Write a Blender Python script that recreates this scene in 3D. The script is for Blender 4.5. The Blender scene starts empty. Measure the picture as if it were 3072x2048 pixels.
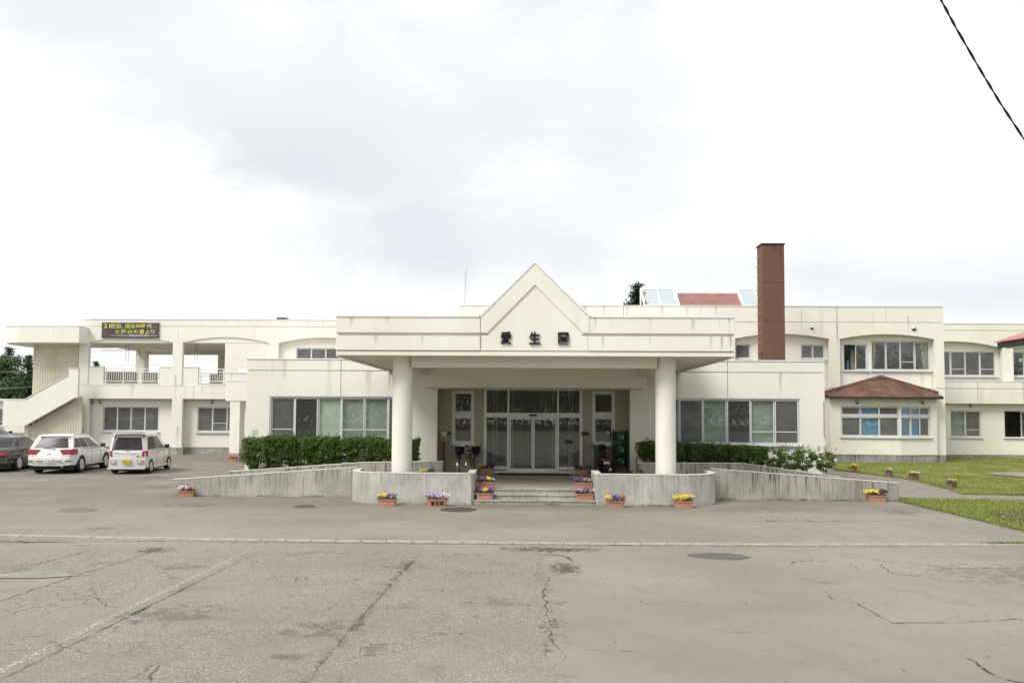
import bpy, bmesh, math, random
import numpy as np
from mathutils import Vector, Matrix
from mathutils.geometry import tessellate_polygon

random.seed(7)
RNG = np.random.default_rng(11)
SC = bpy.context.scene
COL = SC.collection
R = math.radians

# ------------------------------------------------------------------ camera
cam_data = bpy.data.cameras.new('camera')
cam = bpy.data.objects.new('camera', cam_data)
COL.objects.link(cam)
cam_data.sensor_width = 36.0
cam_data.lens = 28.55
cam_data.shift_y = 0.02967
cam_data.clip_start = 0.1
cam_data.clip_end = 3000
cam.matrix_world = (Matrix.Translation((0, 0, 2.58)) @ Matrix.Rotation(R(1.0444), 4, 'Z')
                    @ Matrix.Rotation(R(90 + 2.8), 4, 'X') @ Matrix.Rotation(R(0.30), 4, 'Z'))
SC.camera = cam

# ------------------------------------------------------------------ sky, sun, exposure
SUN_DIR = Vector((-0.62, -0.60, 0.95)).normalized()
SUN_EL = math.asin(SUN_DIR.z)
SUN_ROT = math.atan2(SUN_DIR.x, SUN_DIR.y)
world = bpy.data.worlds.new('World')
SC.world = world
world.use_nodes = True
wt = world.node_tree
wt.nodes.clear()


def wn(kind, **kw):
    n = wt.nodes.new(kind)
    for k, v in kw.items():
        if hasattr(n, k):
            setattr(n, k, v)
        else:
            n.inputs[k.replace('_', ' ')].default_value = v
    return n


def wl(a, b):
    wt.links.new(a, b)


def wmath(op, a, b=None, c=None, clamp=False):
    n = wt.nodes.new('ShaderNodeMath')
    n.operation = op
    n.use_clamp = clamp
    for i, x in enumerate((a, b, c)):
        if x is None:
            continue
        if isinstance(x, (int, float)):
            n.inputs[i].default_value = x
        else:
            wl(x, n.inputs[i])
    return n.outputs[0]


w_out = wn('ShaderNodeOutputWorld')
w_bg = wn('ShaderNodeBackground')
w_tc = wn('ShaderNodeTexCoord')
sky = wn('ShaderNodeTexSky')
sky.sky_type = 'NISHITA'
sky.sun_disc = False
sky.sun_elevation = SUN_EL
sky.sun_rotation = SUN_ROT
w_sep = wn('ShaderNodeSeparateXYZ')
wl(w_tc.outputs['Generated'], w_sep.inputs[0])
zz = wmath('MAXIMUM', w_sep.outputs['Z'], 0.0)
den = wmath('ADD', zz, 0.22)
cx = wmath('DIVIDE', w_sep.outputs['X'], den)
cy = wmath('DIVIDE', w_sep.outputs['Y'], den)
w_cmb = wn('ShaderNodeCombineXYZ')
wl(cx, w_cmb.inputs[0]); wl(cy, w_cmb.inputs[1])
w_map = wn('ShaderNodeMapping')
w_map.inputs['Location'].default_value = (3.35, 1.2, 0.0)
w_map.inputs['Rotation'].default_value = (0, 0, R(-28))
w_map.inputs['Scale'].default_value = (0.75, 1.15, 1)
wl(w_cmb.outputs[0], w_map.inputs[0])
n1 = wn('ShaderNodeTexNoise', Scale=0.85, Detail=7.0, Roughness=0.52, Distortion=0.35)
wl(w_map.outputs[0], n1.inputs['Vector'])
n2 = wn('ShaderNodeTexNoise', Scale=0.42, Detail=2.0, Roughness=0.5)
wl(w_map.outputs[0], n2.inputs['Vector'])
n3 = wn('ShaderNodeTexNoise', Scale=5.5, Detail=6.0, Roughness=0.55, Distortion=0.4)
w_m3 = wn('ShaderNodeMapping')
w_m3.inputs['Scale'].default_value = (1.0, 1.0, 1.9)
wl(w_tc.outputs['Generated'], w_m3.inputs[0])
wl(w_m3.outputs[0], n3.inputs['Vector'])
dens = wmath('ADD', wmath('ADD', wmath('MULTIPLY', n1.outputs['Fac'], 0.34), wmath('MULTIPLY', n3.outputs['Fac'], 0.36)), wmath('MULTIPLY', n2.outputs['Fac'], 0.30))
# the larger cloud bodies and the brighter gaps between them (azimuth, elevation, widths, tilt, weight)
w_az = wmath('ARCTAN2', w_sep.outputs['X'], w_sep.outputs['Y'])
w_el = wmath('ARCSINE', w_sep.outputs['Z'])
wobble = wmath('MULTIPLY', wmath('SUBTRACT', n3.outputs['Fac'], 0.5), 0.16)
for (a0, e0, wa, we, tilt, amt) in ((-0.265, 0.285, 0.10, 0.030, -0.08, 0.12), (-0.44, 0.38, 0.17, 0.060, -0.45, 0.06), (-0.10, 0.33, 0.18, 0.090, 0.0, 0.055), (0.16, 0.30, 0.12, 0.11, 0.25, 0.06),
                                    (0.52, 0.135, 0.22, 0.035, -0.05, 0.05), (-0.12, 0.20, 0.10, 0.030, -0.15, 0.085), (-0.43, 0.185, 0.20, 0.065, -0.25, -0.13), (0.375, 0.33, 0.13, 0.11, 0.0, -0.10), (0.02, 0.45, 0.20, 0.04, 0.0, -0.09), (-0.02, 0.14, 0.25, 0.03, 0.0, -0.04)):
    da = wmath('SUBTRACT', w_az, a0)
    de_ = wmath('ADD', wmath('SUBTRACT', wmath('SUBTRACT', w_el, e0), wmath('MULTIPLY', da, tilt)), wobble)
    q1 = wmath('DIVIDE', da, wa)
    q2 = wmath('DIVIDE', de_, we)
    rr_ = wmath('ADD', wmath('MULTIPLY', q1, q1), wmath('MULTIPLY', q2, q2))
    dens = wmath('ADD', dens, wmath('MULTIPLY', wmath('POWER', 2.7183, wmath('MULTIPLY', rr_, -0.5)), amt))
ramp = wn('ShaderNodeValToRGB')
ramp.color_ramp.interpolation = 'B_SPLINE'
cr = ramp.color_ramp.elements
cr[0].position = 0.34; cr[0].color = (1.0, 1.0, 1.0, 1)
cr[1].position = 0.74; cr[1].color = (0.585, 0.605, 0.62, 1)
for p_, c_ in ((0.445, (0.90, 0.90, 0.905)), (0.53, (0.775, 0.78, 0.79))):
    e = cr.new(p_)
    e.color = (*c_, 1)
wl(dens, ramp.inputs[0])
SKY_GAIN = 0.865
w_gain = wn('ShaderNodeMix', data_type='RGBA', blend_type='MULTIPLY')
w_gain.inputs['Factor'].default_value = 1.0
wl(ramp.outputs[0], w_gain.inputs['A'])
w_gain.inputs['B'].default_value = (SKY_GAIN, SKY_GAIN, SKY_GAIN, 1)
w_air = wn('ShaderNodeMix', data_type='RGBA', blend_type='ADD')
w_air.inputs['Factor'].default_value = 0.015      # a little of the clear sky shines through the cloud
wl(w_gain.outputs['Result'], w_air.inputs['A'])
wl(sky.outputs[0], w_air.inputs['B'])
wl(w_air.outputs['Result'], w_bg.inputs['Color'])
w_bg.inputs['Strength'].default_value = 1.0
wl(w_bg.outputs[0], w_out.inputs['Surface'])

sun_data = bpy.data.lights.new('sun', 'SUN')
sun_data.energy = 2.3
sun_data.angle = R(25)
sun_data.color = (1.0, 0.965, 0.90)
sun = bpy.data.objects.new('sun', sun_data)
COL.objects.link(sun)
sun.rotation_euler = (-SUN_DIR).to_track_quat('-Z', 'Y').to_euler()
sun.location = SUN_DIR * 60

vs = SC.view_settings
vs.view_transform = 'Standard'
vs.look = 'None'
vs.gamma = 1.0
vs.use_curve_mapping = False
vs.exposure = 0.44
SC.render.engine = 'CYCLES'
SC.cycles.use_denoising = True
SC.cycles.denoising_prefilter = 'NONE'
SC.cycles.denoising_input_passes = 'RGB_ALBEDO_NORMAL'
SC.cycles.max_bounces = 8
SC.cycles.sample_clamp_indirect = 6.0
SC.cycles.transparent_max_bounces = 16


# ------------------------------------------------------------------ materials
class NT:
    """Small helper around one material's node tree."""

    def __init__(s, name):
        s.m = bpy.data.materials.new(name)
        s.m.use_nodes = True
        s.t = s.m.node_tree
        s.t.nodes.clear()
        s.out = s.t.nodes.new('ShaderNodeOutputMaterial')
        s._pos = None

    def n(s, kind, inp=None, **kw):
        nd = s.t.nodes.new(kind)
        for k, v in kw.items():
            setattr(nd, k, v)
        for k, v in (inp or {}).items():
            s.set(nd.inputs[k], v)
        return nd

    def set(s, sock, v):
        if hasattr(v, 'links') or isinstance(v, bpy.types.NodeSocket):
            s.t.links.new(v, sock)
        else:
            if isinstance(v, tuple) and len(v) == 3 and sock.type == 'RGBA':
                v = (*v, 1)
            sock.default_value = v

    def pos(s):
        if s._pos is None:
            s._pos = s.n('ShaderNodeNewGeometry').outputs['Position']
        return s._pos

    def scaled(s, vec, sc):
        return s.n('ShaderNodeVectorMath', {0: vec, 1: sc}, operation='MULTIPLY').outputs[0]

    def noise(s, scale=5.0, detail=4.0, rough=0.55, vec=None, stretch=None, dist=0.0):
        v = vec if vec is not None else s.pos()
        if stretch:
            v = s.scaled(v, stretch)
        return s.n('ShaderNodeTexNoise', {'Vector': v, 'Scale': scale, 'Detail': detail, 'Roughness': rough, 'Distortion': dist}).outputs['Fac']

    def math(s, op, a, b=0.0, clamp=False):
        return s.n('ShaderNodeMath', {0: a, 1: b}, operation=op, use_clamp=clamp).outputs[0]

    def ramp(s, fac, lo, hi, a=0.0, b=1.0):
        return s.n('ShaderNodeMapRange', {'Value': fac, 'From Min': lo, 'From Max': hi, 'To Min': a, 'To Max': b}, interpolation_type='SMOOTHSTEP').outputs[0]

    def mix(s, fac, a, b, blend='MIX'):
        nd = s.n('ShaderNodeMix', data_type='RGBA', blend_type=blend)
        s.set(nd.inputs['Factor'], fac)
        s.set(nd.inputs['A'], a)
        s.set(nd.inputs['B'], b)
        return nd.outputs['Result']

    def bsdf(s, col, rough=0.6, metal=0.0, spec=0.4, bump=None, bump_d=0.01, bump_s=0.4, **ext):
        p = s.n('ShaderNodeBsdfPrincipled')
        s.set(p.inputs['Base Color'], col)
        s.set(p.inputs['Roughness'], rough)
        s.set(p.inputs['Metallic'], metal)
        s.set(p.inputs['Specular IOR Level'], spec)
        for k, v in ext.items():
            s.set(p.inputs[k], v)
        if bump is not None:
            b = s.n('ShaderNodeBump', {'Height': bump, 'Strength': bump_s, 'Distance': bump_d})
            s.t.links.new(b.outputs[0], p.inputs['Normal'])
        return p.outputs[0]

    def done(s, sh):
        s.t.links.new(sh, s.out.inputs['Surface'])
        return s.m


MATS = {}


def plain(name, col, rough=0.55, metal=0.0, spec=0.4, var=0.10, scale=7.0, bump=0.0):
    """Painted or moulded surface with slight mottling."""
    if name in MATS:
        return MATS[name]
    t = NT(name)
    f = t.noise(scale, 5.0)
    c = t.mix(t.ramp(f, 0.3, 0.7), tuple(x * (1 - var) for x in col), tuple(min(1, x * (1 + var)) for x in col))
    r = t.ramp(t.noise(scale * 2.3, 3.0), 0.3, 0.7, max(0.02, rough - 0.08), min(1, rough + 0.08))
    MATS[name] = t.done(t.bsdf(c, r, metal, spec, bump=t.noise(scale * 18, 3.0) if bump else None, bump_d=bump or 0.01))
    return MATS[name]


def wall_mat(name, col, streak=0.55):
    """Cream sprayed render: stucco relief, faint weather streaks and blotches."""
    t = NT(name)
    big = t.noise(0.35, 5.0)
    c = t.mix(t.ramp(big, 0.35, 0.68), col, tuple(x * y for x, y in zip(col, (0.925, 0.915, 0.89))))
    st = t.noise(1.0, 4.0, 0.6, stretch=(2.6, 2.6, 0.16))
    st2 = t.noise(1.0, 3.0, 0.6, stretch=(0.5, 0.5, 0.32))
    f = t.math('MULTIPLY', t.ramp(st, 0.56, 0.78), t.ramp(st2, 0.42, 0.62))
    c = t.mix(t.math('MULTIPLY', f, streak), c, (0.40, 0.355, 0.25))
    c = t.mix(t.ramp(t.noise(55.0, 2.0), 0.35, 0.75, 0.0, 0.10), c, (0.45, 0.42, 0.34))
    b = t.noise(70.0, 4.0, 0.65)
    return t.done(t.bsdf(c, 0.85, 0, 0.2, bump=b, bump_d=0.012, bump_s=0.35))


M = {}
M['wall'] = wall_mat('cream_render', (0.82, 0.805, 0.725))
M['wall_r'] = wall_mat('cream_render_warm', (0.82, 0.80, 0.715), 0.65)
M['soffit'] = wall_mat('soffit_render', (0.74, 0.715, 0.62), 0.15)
M['olive_shade'] = wall_mat('shaded_recess_render', (0.43, 0.41, 0.33), 0.25)  # recess shade worked into a darker copy of the cream render
M['coping'] = plain('coping_metal', (0.78, 0.79, 0.80), 0.35, 0.0, 0.5, 0.05, 3)
M['alu'] = plain('window_aluminium', (0.60, 0.615, 0.62), 0.38, 0.0, 0.5, 0.05, 6)
M['white_alu'] = plain('white_door_metal', (0.72, 0.72, 0.69), 0.40, 0.0, 0.5, 0.06, 6)
M['groove'] = plain('joint_shadow_sealant', (0.25, 0.235, 0.19), 0.9, 0, 0.2, 0.15, 9)
M['inside'] = plain('interior_plaster', (0.56, 0.55, 0.51), 0.9, 0, 0.2, 0.10, 2)
M['steel'] = plain('brushed_steel', (0.62, 0.62, 0.62), 0.28, 0.9, 0.5, 0.06, 12)
M['white'] = plain('white_enamel', (0.78, 0.78, 0.76), 0.35, 0, 0.5, 0.04, 6)
M['black'] = plain('black_plastic', (0.014, 0.014, 0.015), 0.45, 0, 0.4, 0.2, 9)
M['rubber'] = plain('tyre_rubber', (0.022, 0.022, 0.023), 0.8, 0, 0.3, 0.2, 14)
M['lack'] = plain('black_lettering', (0.008, 0.008, 0.009), 0.6, 0, 0.2, 0.1, 9)
M['chim'] = wall_mat('brown_render', (0.145, 0.068, 0.046), 0.25)
M['red_roof'] = plain('red_sheet_roof', (0.45, 0.25, 0.23), 0.5, 0, 0.4, 0.12, 2)
M['dark_red'] = plain('dark_red_steel', (0.19, 0.035, 0.028), 0.5, 0, 0.4, 0.12, 8)
M['dark_under'] = plain('dark_timber', (0.045, 0.035, 0.03), 0.7, 0, 0.3, 0.2, 8)
M['terra'] = plain('terracotta_plastic', (0.47, 0.235, 0.165), 0.6, 0, 0.35, 0.10, 16)
M['soil'] = plain('potting_soil', (0.045, 0.032, 0.022), 0.95, 0, 0.1, 0.35, 30, 0.02)
M['green'] = plain('green_plastic', (0.009, 0.115, 0.045), 0.45, 0, 0.45, 0.12, 9)
M['wood'] = plain('weathered_board', (0.27, 0.24, 0.20), 0.7, 0, 0.3, 0.15, 5)
M['grille'] = plain('beige_unit_metal', (0.40, 0.365, 0.29), 0.6, 0, 0.3, 0.12, 5)
M['blue'] = plain('blue_curtain', (0.15, 0.37, 0.60), 0.85, 0, 0.2, 0.12, 5)
M['palegreen'] = plain('pale_green_blind', (0.72, 0.80, 0.69), 0.85, 0, 0.2, 0.06, 2)
M['midgreen'] = plain('sea_green_blind', (0.36, 0.47, 0.38), 0.85, 0, 0.2, 0.08, 2)
M['greygreen'] = plain('grey_green_blind', (0.42, 0.47, 0.42), 0.85, 0, 0.2, 0.08, 2)
M['curtain'] = plain('cream_curtain', (0.58, 0.52, 0.42), 0.9, 0, 0.2, 0.12, 4)
M['greencurtain'] = plain('green_curtain', (0.20, 0.42, 0.34), 0.9, 0, 0.2, 0.15, 4)
M['bark'] = plain('shrub_bark', (0.11, 0.085, 0.06), 0.9, 0, 0.2, 0.3, 20)
M['chrome'] = plain('chrome_trim', (0.75, 0.75, 0.76), 0.12, 1.0, 0.5, 0.03, 8)
M['mat'] = plain('green_door_mat', (0.035, 0.055, 0.032), 0.95, 0, 0.1, 0.25, 30)


def schlick(t, r0=0.055):
    """Reflectance of a pane, the same from both of its sides."""
    fc = t.n('ShaderNodeLayerWeight', {'Blend': 0.5}).outputs['Facing']
    return t.math('ADD', t.math('MULTIPLY', t.math('POWER', fc, 5.0), 1 - r0), r0, True)


def glass_mat(name, tint, refl=1.0, rough=0.01):
    """Thin window glass: a Fresnel reflection over a tinted clear view to the room behind."""
    t = NT(name)
    fr = schlick(t)
    wav = t.noise(1.4, 2.0)
    bump = t.n('ShaderNodeBump', {'Height': wav, 'Strength': 0.012, 'Distance': 0.05}).outputs[0]
    tr = t.n('ShaderNodeBsdfTransparent', {'Color': (*tint, 1)}).outputs[0]
    gl = t.n('ShaderNodeBsdfGlossy', {'Color': (0.95, 0.95, 0.95, 1), 'Roughness': rough, 'Normal': bump}).outputs[0]
    mx = t.n('ShaderNodeMixShader', {0: t.math('MULTIPLY', fr, refl, True), 1: tr, 2: gl}).outputs[0]
    veil = t.n('ShaderNodeBsdfDiffuse')
    t.set(veil.inputs['Color'], (0.50, 0.51, 0.49))
    return t.done(t.n('ShaderNodeMixShader', {0: 0.055, 1: mx, 2: veil.outputs[0]}).outputs[0])      # even pale haze added to lift dark panes, as reflected light would


def screen_mat():
    """Glass with a fine grey insect screen behind it."""
    t = NT('insect_screen_glass')
    fr = schlick(t)
    tr = t.n('ShaderNodeBsdfTransparent', {'Color': (0.8, 0.8, 0.8, 1)}).outputs[0]
    v = t.ramp(t.noise(1.2, 3.0), 0.3, 0.7, 0.15, 0.20)
    df = t.n('ShaderNodeBsdfDiffuse')
    c = t.n('ShaderNodeCombineColor', {0: v, 1: t.math('MULTIPLY', v, 0.97), 2: t.math('MULTIPLY', v, 0.93)}).outputs[0]
    t.set(df.inputs['Color'], c)
    a = t.n('ShaderNodeMixShader', {0: 0.62, 1: tr, 2: df.outputs[0]}).outputs[0]
    gl = t.n('ShaderNodeBsdfGlossy', {'Color': (1, 1, 1, 1), 'Roughness': 0.04}).outputs[0]
    return t.done(t.n('ShaderNodeMixShader', {0: t.math('MULTIPLY', fr, 0.8), 1: a, 2: gl}).outputs[0])


M['glass'] = glass_mat('window_glass', (0.88, 0.91, 0.89))
M['screen'] = screen_mat()
M['skyglass'] = glass_mat('skylight_glass', (0.78, 0.84, 0.83), 1.0)
M['carglass'] = None


def car_glass(name, col):
    t = NT(name)
    return t.done(t.bsdf(t.mix(t.ramp(t.noise(3.0, 3.0), 0.35, 0.7), col, tuple(x * 0.6 for x in col)), 0.22, 0, 0.28))


M['carglass'] = car_glass('tinted_car_glass', (0.045, 0.042, 0.045))
M['carglass2'] = car_glass('clear_car_glass', (0.16, 0.19, 0.17))


def car_paint(name, col, metal=0.0):
    t = NT(name)
    c = t.mix(t.ramp(t.noise(2.0, 4.0), 0.35, 0.7), col, tuple(x * 0.93 for x in col))
    d = t.ramp(t.n('ShaderNodeSeparateXYZ', {0: t.pos()}).outputs[2], 0.1, 0.7, 0.22, 0.0)
    c = t.mix(d, c, (0.30, 0.27, 0.22))
    return t.done(t.bsdf(c, 0.28, metal, 0.5, **{'Coat Weight': 0.7, 'Coat Roughness': 0.06}))


M['car_white'] = car_paint('pearl_white_paint', (0.80, 0.80, 0.785))
M['car_silver'] = car_paint('silver_white_paint', (0.70, 0.69, 0.685), 0.15)
M['car_black'] = car_paint('dark_navy_paint', (0.014, 0.014, 0.022))
M['lamp_red'] = plain('red_lamp_lens', (0.30, 0.022, 0.026), 0.12, 0, 0.6, 0.1, 30)
M['lamp_clear'] = plain('clear_lamp_lens', (0.62, 0.60, 0.60), 0.12, 0, 0.6, 0.1, 30)
M['plate_white'] = plain('white_plate', (0.78, 0.78, 0.74), 0.5, 0, 0.3, 0.04, 20)
M['plate_yellow'] = plain('yellow_plate', (0.72, 0.47, 0.02), 0.5, 0, 0.3, 0.05, 20)
M['plate_ink'] = plain('plate_ink', (0.03, 0.06, 0.04), 0.5, 0, 0.3, 0.1, 20)


def concrete_mat(name, base, streak=1.0):
    """Old shuttered concrete: pale and dark blotches and black run-off streaks from its top edge."""
    t = NT(name)
    c = t.mix(t.ramp(t.noise(1.1, 6.0, 0.62), 0.36, 0.66), tuple(x * 0.80 for x in base), tuple(min(1, x * 1.12) for x in base))
    c = t.mix(t.ramp(t.noise(5.0, 5.0, 0.65), 0.58, 0.74, 0.0, 0.6), c, (0.60, 0.585, 0.55))
    gz = t.n('ShaderNodeSeparateXYZ', {0: t.n('ShaderNodeTexCoord').outputs['Generated']}).outputs[2]
    s1 = t.noise(1.0, 5.0, 0.65, stretch=(15.0, 15.0, 0.8))
    s2 = t.noise(1.0, 3.0, 0.6, stretch=(1.3, 1.3, 0.8))
    grad = t.ramp(gz, 0.0, 0.95, 0.30, 1.0)
    f = t.math('MULTIPLY', t.math('MULTIPLY', t.ramp(s1, 0.49, 0.62), t.ramp(s2, 0.34, 0.58)), grad)
    c = t.mix(t.math('MULTIPLY', f, 0.88 * streak, True), c, (0.070, 0.062, 0.050))
    f2 = t.ramp(t.noise(1.0, 4.0, 0.6, stretch=(3.2, 3.2, 0.5)), 0.50, 0.72, 0.0, 0.55)
    c = t.mix(t.math('MULTIPLY', f2, streak, True), c, (0.20, 0.175, 0.135))
    low = t.ramp(gz, 0.0, 0.22, 0.45, 0.0)
    c = t.mix(t.math('MULTIPLY', low, t.ramp(t.noise(3.0, 4.0), 0.35, 0.65)), c, (0.13, 0.125, 0.075))
    b = t.noise(38.0, 5.0, 0.7)
    return t.done(t.bsdf(c, 0.9, 0, 0.2, bump=b, bump_d=0.012, bump_s=0.5))


M['conc'] = concrete_mat('weathered_concrete', (0.44, 0.42, 0.375), 0.62)
M['conc_pale'] = concrete_mat('pale_weathered_concrete', (0.47, 0.455, 0.42), 0.5)
M['conc_dark'] = concrete_mat('stained_concrete', (0.40, 0.38, 0.335), 0.95)
M['conc_cap'] = plain('mortar_capping', (0.60, 0.585, 0.55), 0.85, 0, 0.2, 0.12, 6, 0.01)
M['found'] = concrete_mat('foundation_concrete', (0.34, 0.335, 0.31), 0.8)
M['paving'] = concrete_mat('step_concrete', (0.40, 0.385, 0.34), 0.5)
M['landing'] = plain('landing_screed', (0.30, 0.272, 0.215), 0.85, 0, 0.25, 0.14, 1.3, 0.008)
M['kerb'] = plain('kerb_concrete', (0.37, 0.345, 0.29), 0.88, 0, 0.2, 0.16, 4.0, 0.012)


def asphalt_mat():
    t = NT('old_asphalt')
    p = t.pos()
    sp = t.n('ShaderNodeSeparateXYZ', {0: p})
    x, y = sp.outputs[0], sp.outputs[1]
    wob = t.math('MULTIPLY', t.math('SUBTRACT', t.noise(1.1, 4.0), 0.5), 1.1)
    xe = t.math('ADD', x, wob)
    ye = t.math('ADD', y, t.math('MULTIPLY', wob, 0.5))
    near = t.ramp(ye, 15.2, 14.9)                     # this side of the kerb
    old = t.math('MULTIPLY', t.ramp(xe, 0.42, 0.22), near)     # older, coarse paving on the left
    strip = t.math('MULTIPLY', t.ramp(xe, -6.9, -7.1), t.math('MULTIPLY', t.ramp(ye, 13.2, 12.9), t.ramp(ye, 10.6, 11.2)))
    old = t.math('MULTIPLY', old, t.math('SUBTRACT', 1.0, strip))
    craz = t.math('MULTIPLY', t.math('MULTIPLY', t.ramp(xe, 4.6, 5.6), near), t.ramp(t.noise(0.8, 2.0), 0.40, 0.55))
    base = t.mix(t.ramp(t.noise(0.22, 6.0, 0.6), 0.36, 0.66), (0.236, 0.214, 0.174), (0.290, 0.266, 0.220))
    base = t.mix(t.ramp(t.noise(1.7, 5.0, 0.65), 0.5, 0.78, 0.0, 0.40), base, (0.172, 0.155, 0.118))
    base = t.mix(t.math('MULTIPLY', old, 0.35), base, (0.215, 0.194, 0.150))
    # aggregate
    v = t.n('ShaderNodeTexVoronoi', {'Vector': p, 'Scale': 58.0, 'Randomness': 1.0})
    cell = t.n('ShaderNodeSeparateColor', {0: v.outputs['Color']}).outputs[0]
    stone = t.math('MULTIPLY', t.ramp(v.outputs['Distance'], 0.62, 0.42), t.ramp(cell, 0.68, 0.90))
    amt = t.math('ADD', t.math('MULTIPLY', old, t.ramp(t.noise(0.9, 4.0), 0.36, 0.62, 0.35, 0.80)), 0.10)
    base = t.mix(t.math('MULTIPLY', stone, amt, True), base, (0.50, 0.46, 0.40))
    pit = t.ramp(t.noise(30.0, 5.0, 0.75), 0.52, 0.68)
    base = t.mix(t.math('MULTIPLY', pit, t.math('ADD', t.math('MULTIPLY', old, 0.45), 0.16), True), base, (0.080, 0.070, 0.052))
    # tar spots
    v2 = t.n('ShaderNodeTexVoronoi', {'Vector': p, 'Scale': 2.1})
    c2 = t.n('ShaderNodeSeparateColor', {0: v2.outputs['Color']}).outputs[1]
    spot = t.math('MULTIPLY', t.ramp(v2.outputs['Distance'], 0.055, 0.035), t.ramp(c2, 0.45, 0.55))
    base = t.mix(t.math('MULTIPLY', spot, 0.85), base, (0.03, 0.027, 0.024))
    # fine map cracking
    wv = t.n('ShaderNodeTexNoise', {'Vector': p, 'Scale': 3.0, 'Detail': 4.0}).outputs['Color']
    pv = t.n('ShaderNodeVectorMath', {0: p, 1: t.scaled(wv, (0.35, 0.35, 0.0))}, operation='ADD').outputs[0]
    e1 = t.n('ShaderNodeTexVoronoi', {'Vector': pv, 'Scale': 1.7}, feature='DISTANCE_TO_EDGE').outputs['Distance']
    e2 = t.n('ShaderNodeTexVoronoi', {'Vector': pv, 'Scale': 4.6}, feature='DISTANCE_TO_EDGE').outputs['Distance']
    k1 = t.math('MULTIPLY', t.ramp(e1, 0.012, 0.003), t.ramp(t.noise(0.9, 3.0), 0.44, 0.62))
    k2 = t.math('MULTIPLY', t.ramp(e2, 0.026, 0.008), t.ramp(t.noise(0.7, 3.0, vec=pv), 0.50, 0.66))
    zone = t.math('ADD', old, craz, True)
    ck = t.math('MULTIPLY', t.math('MAXIMUM', k1, t.math('MULTIPLY', k2, 0.8)), zone)
    rare = t.math('MULTIPLY', t.ramp(e1, 0.012, 0.004), t.ramp(t.noise(0.5, 2.0), 0.60, 0.68))
    ck = t.math('MAXIMUM', ck, t.math('MULTIPLY', rare, 0.6))
    base = t.mix(t.math('MULTIPLY', ck, 0.72, True), base, (0.045, 0.038, 0.028))
    # rusty-brown silt stains
    rs = t.math('MULTIPLY', t.ramp(t.noise(0.75, 5.0, 0.6, stretch=(1.0, 1.5, 1)), 0.56, 0.72, 0.0, 0.55), old)
    base = t.mix(rs, base, (0.185, 0.135, 0.085))
    je = t.math('ABSOLUTE', t.math('SUBTRACT', xe, 0.33))
    jag = t.math('MULTIPLY', t.ramp(je, 0.16, 0.02), t.ramp(t.noise(7.0, 5.0, 0.7), 0.48, 0.62))
    jag = t.math('MULTIPLY', t.math('MULTIPLY', jag, near), t.ramp(t.noise(1.4, 3.0), 0.38, 0.58))
    base = t.mix(t.math('MULTIPLY', jag, 0.75), base, (0.075, 0.062, 0.045))
    # darker, damp strip in front of the retaining walls
    damp = t.math('MULTIPLY', t.ramp(y, 20.9, 22.3), t.ramp(t.noise(0.6, 4.0), 0.30, 0.55, 0.35, 1.0))
    base = t.mix(t.math('MULTIPLY', damp, 0.42), base, (0.12, 0.108, 0.085))
    h = t.math('ADD', t.noise(70.0, 4.0, 0.7), t.math('MULTIPLY', ck, -1.5))
    return t.done(t.bsdf(base, 0.88, 0, 0.25, bump=h, bump_d=0.012, bump_s=0.45))


M['asphalt'] = asphalt_mat()


def decal_mat(name, col, fade='edge', strength=0.8, stretch=(3, 3, 3), lo=0.40, hi=0.62, rough=0.9, power=1.0):
    """Dirt, paint or damp lying on a surface, broken up by noise and thinning out towards its edge."""
    t = NT(name)
    g = t.n('ShaderNodeTexCoord').outputs['Generated']
    sp = t.n('ShaderNodeSeparateXYZ', {0: g})
    n = t.ramp(t.noise(1.0, 5.0, 0.65, stretch=stretch), lo, hi)
    cxx = t.math('ABSOLUTE', t.math('SUBTRACT', t.math('MULTIPLY', sp.outputs[0], 2.0), 1.0))
    if fade == 'run':            # a run-off stain: full at its top, thin at its foot
        a = t.math('MULTIPLY', t.math('POWER', t.ramp(cxx, 1.0, 0.0), 1.6), t.math('POWER', sp.outputs[2], 0.9))
        a = t.math('MULTIPLY', a, t.math('ADD', t.math('MULTIPLY', n, 0.85), 0.15))
    elif fade == 'blot':
        cyy = t.math('ABSOLUTE', t.math('SUBTRACT', t.math('MULTIPLY', sp.outputs[1], 2.0), 1.0))
        r2 = t.math('SQRT', t.math('ADD', t.math('MULTIPLY', cxx, cxx), t.math('MULTIPLY', cyy, cyy)))
        a = t.math('MULTIPLY', t.ramp(t.math('ADD', r2, t.math('MULTIPLY', n, -1.0)), 0.32, -0.30), 1.0)
    else:
        a = n
    a = t.math('MULTIPLY', a, strength, True)
    tr = t.n('ShaderNodeBsdfTransparent').outputs[0]
    b = t.bsdf(col, rough, 0, 0.3)
    return t.done(t.n('ShaderNodeMixShader', {0: a, 1: tr, 2: b}).outputs[0])


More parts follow.
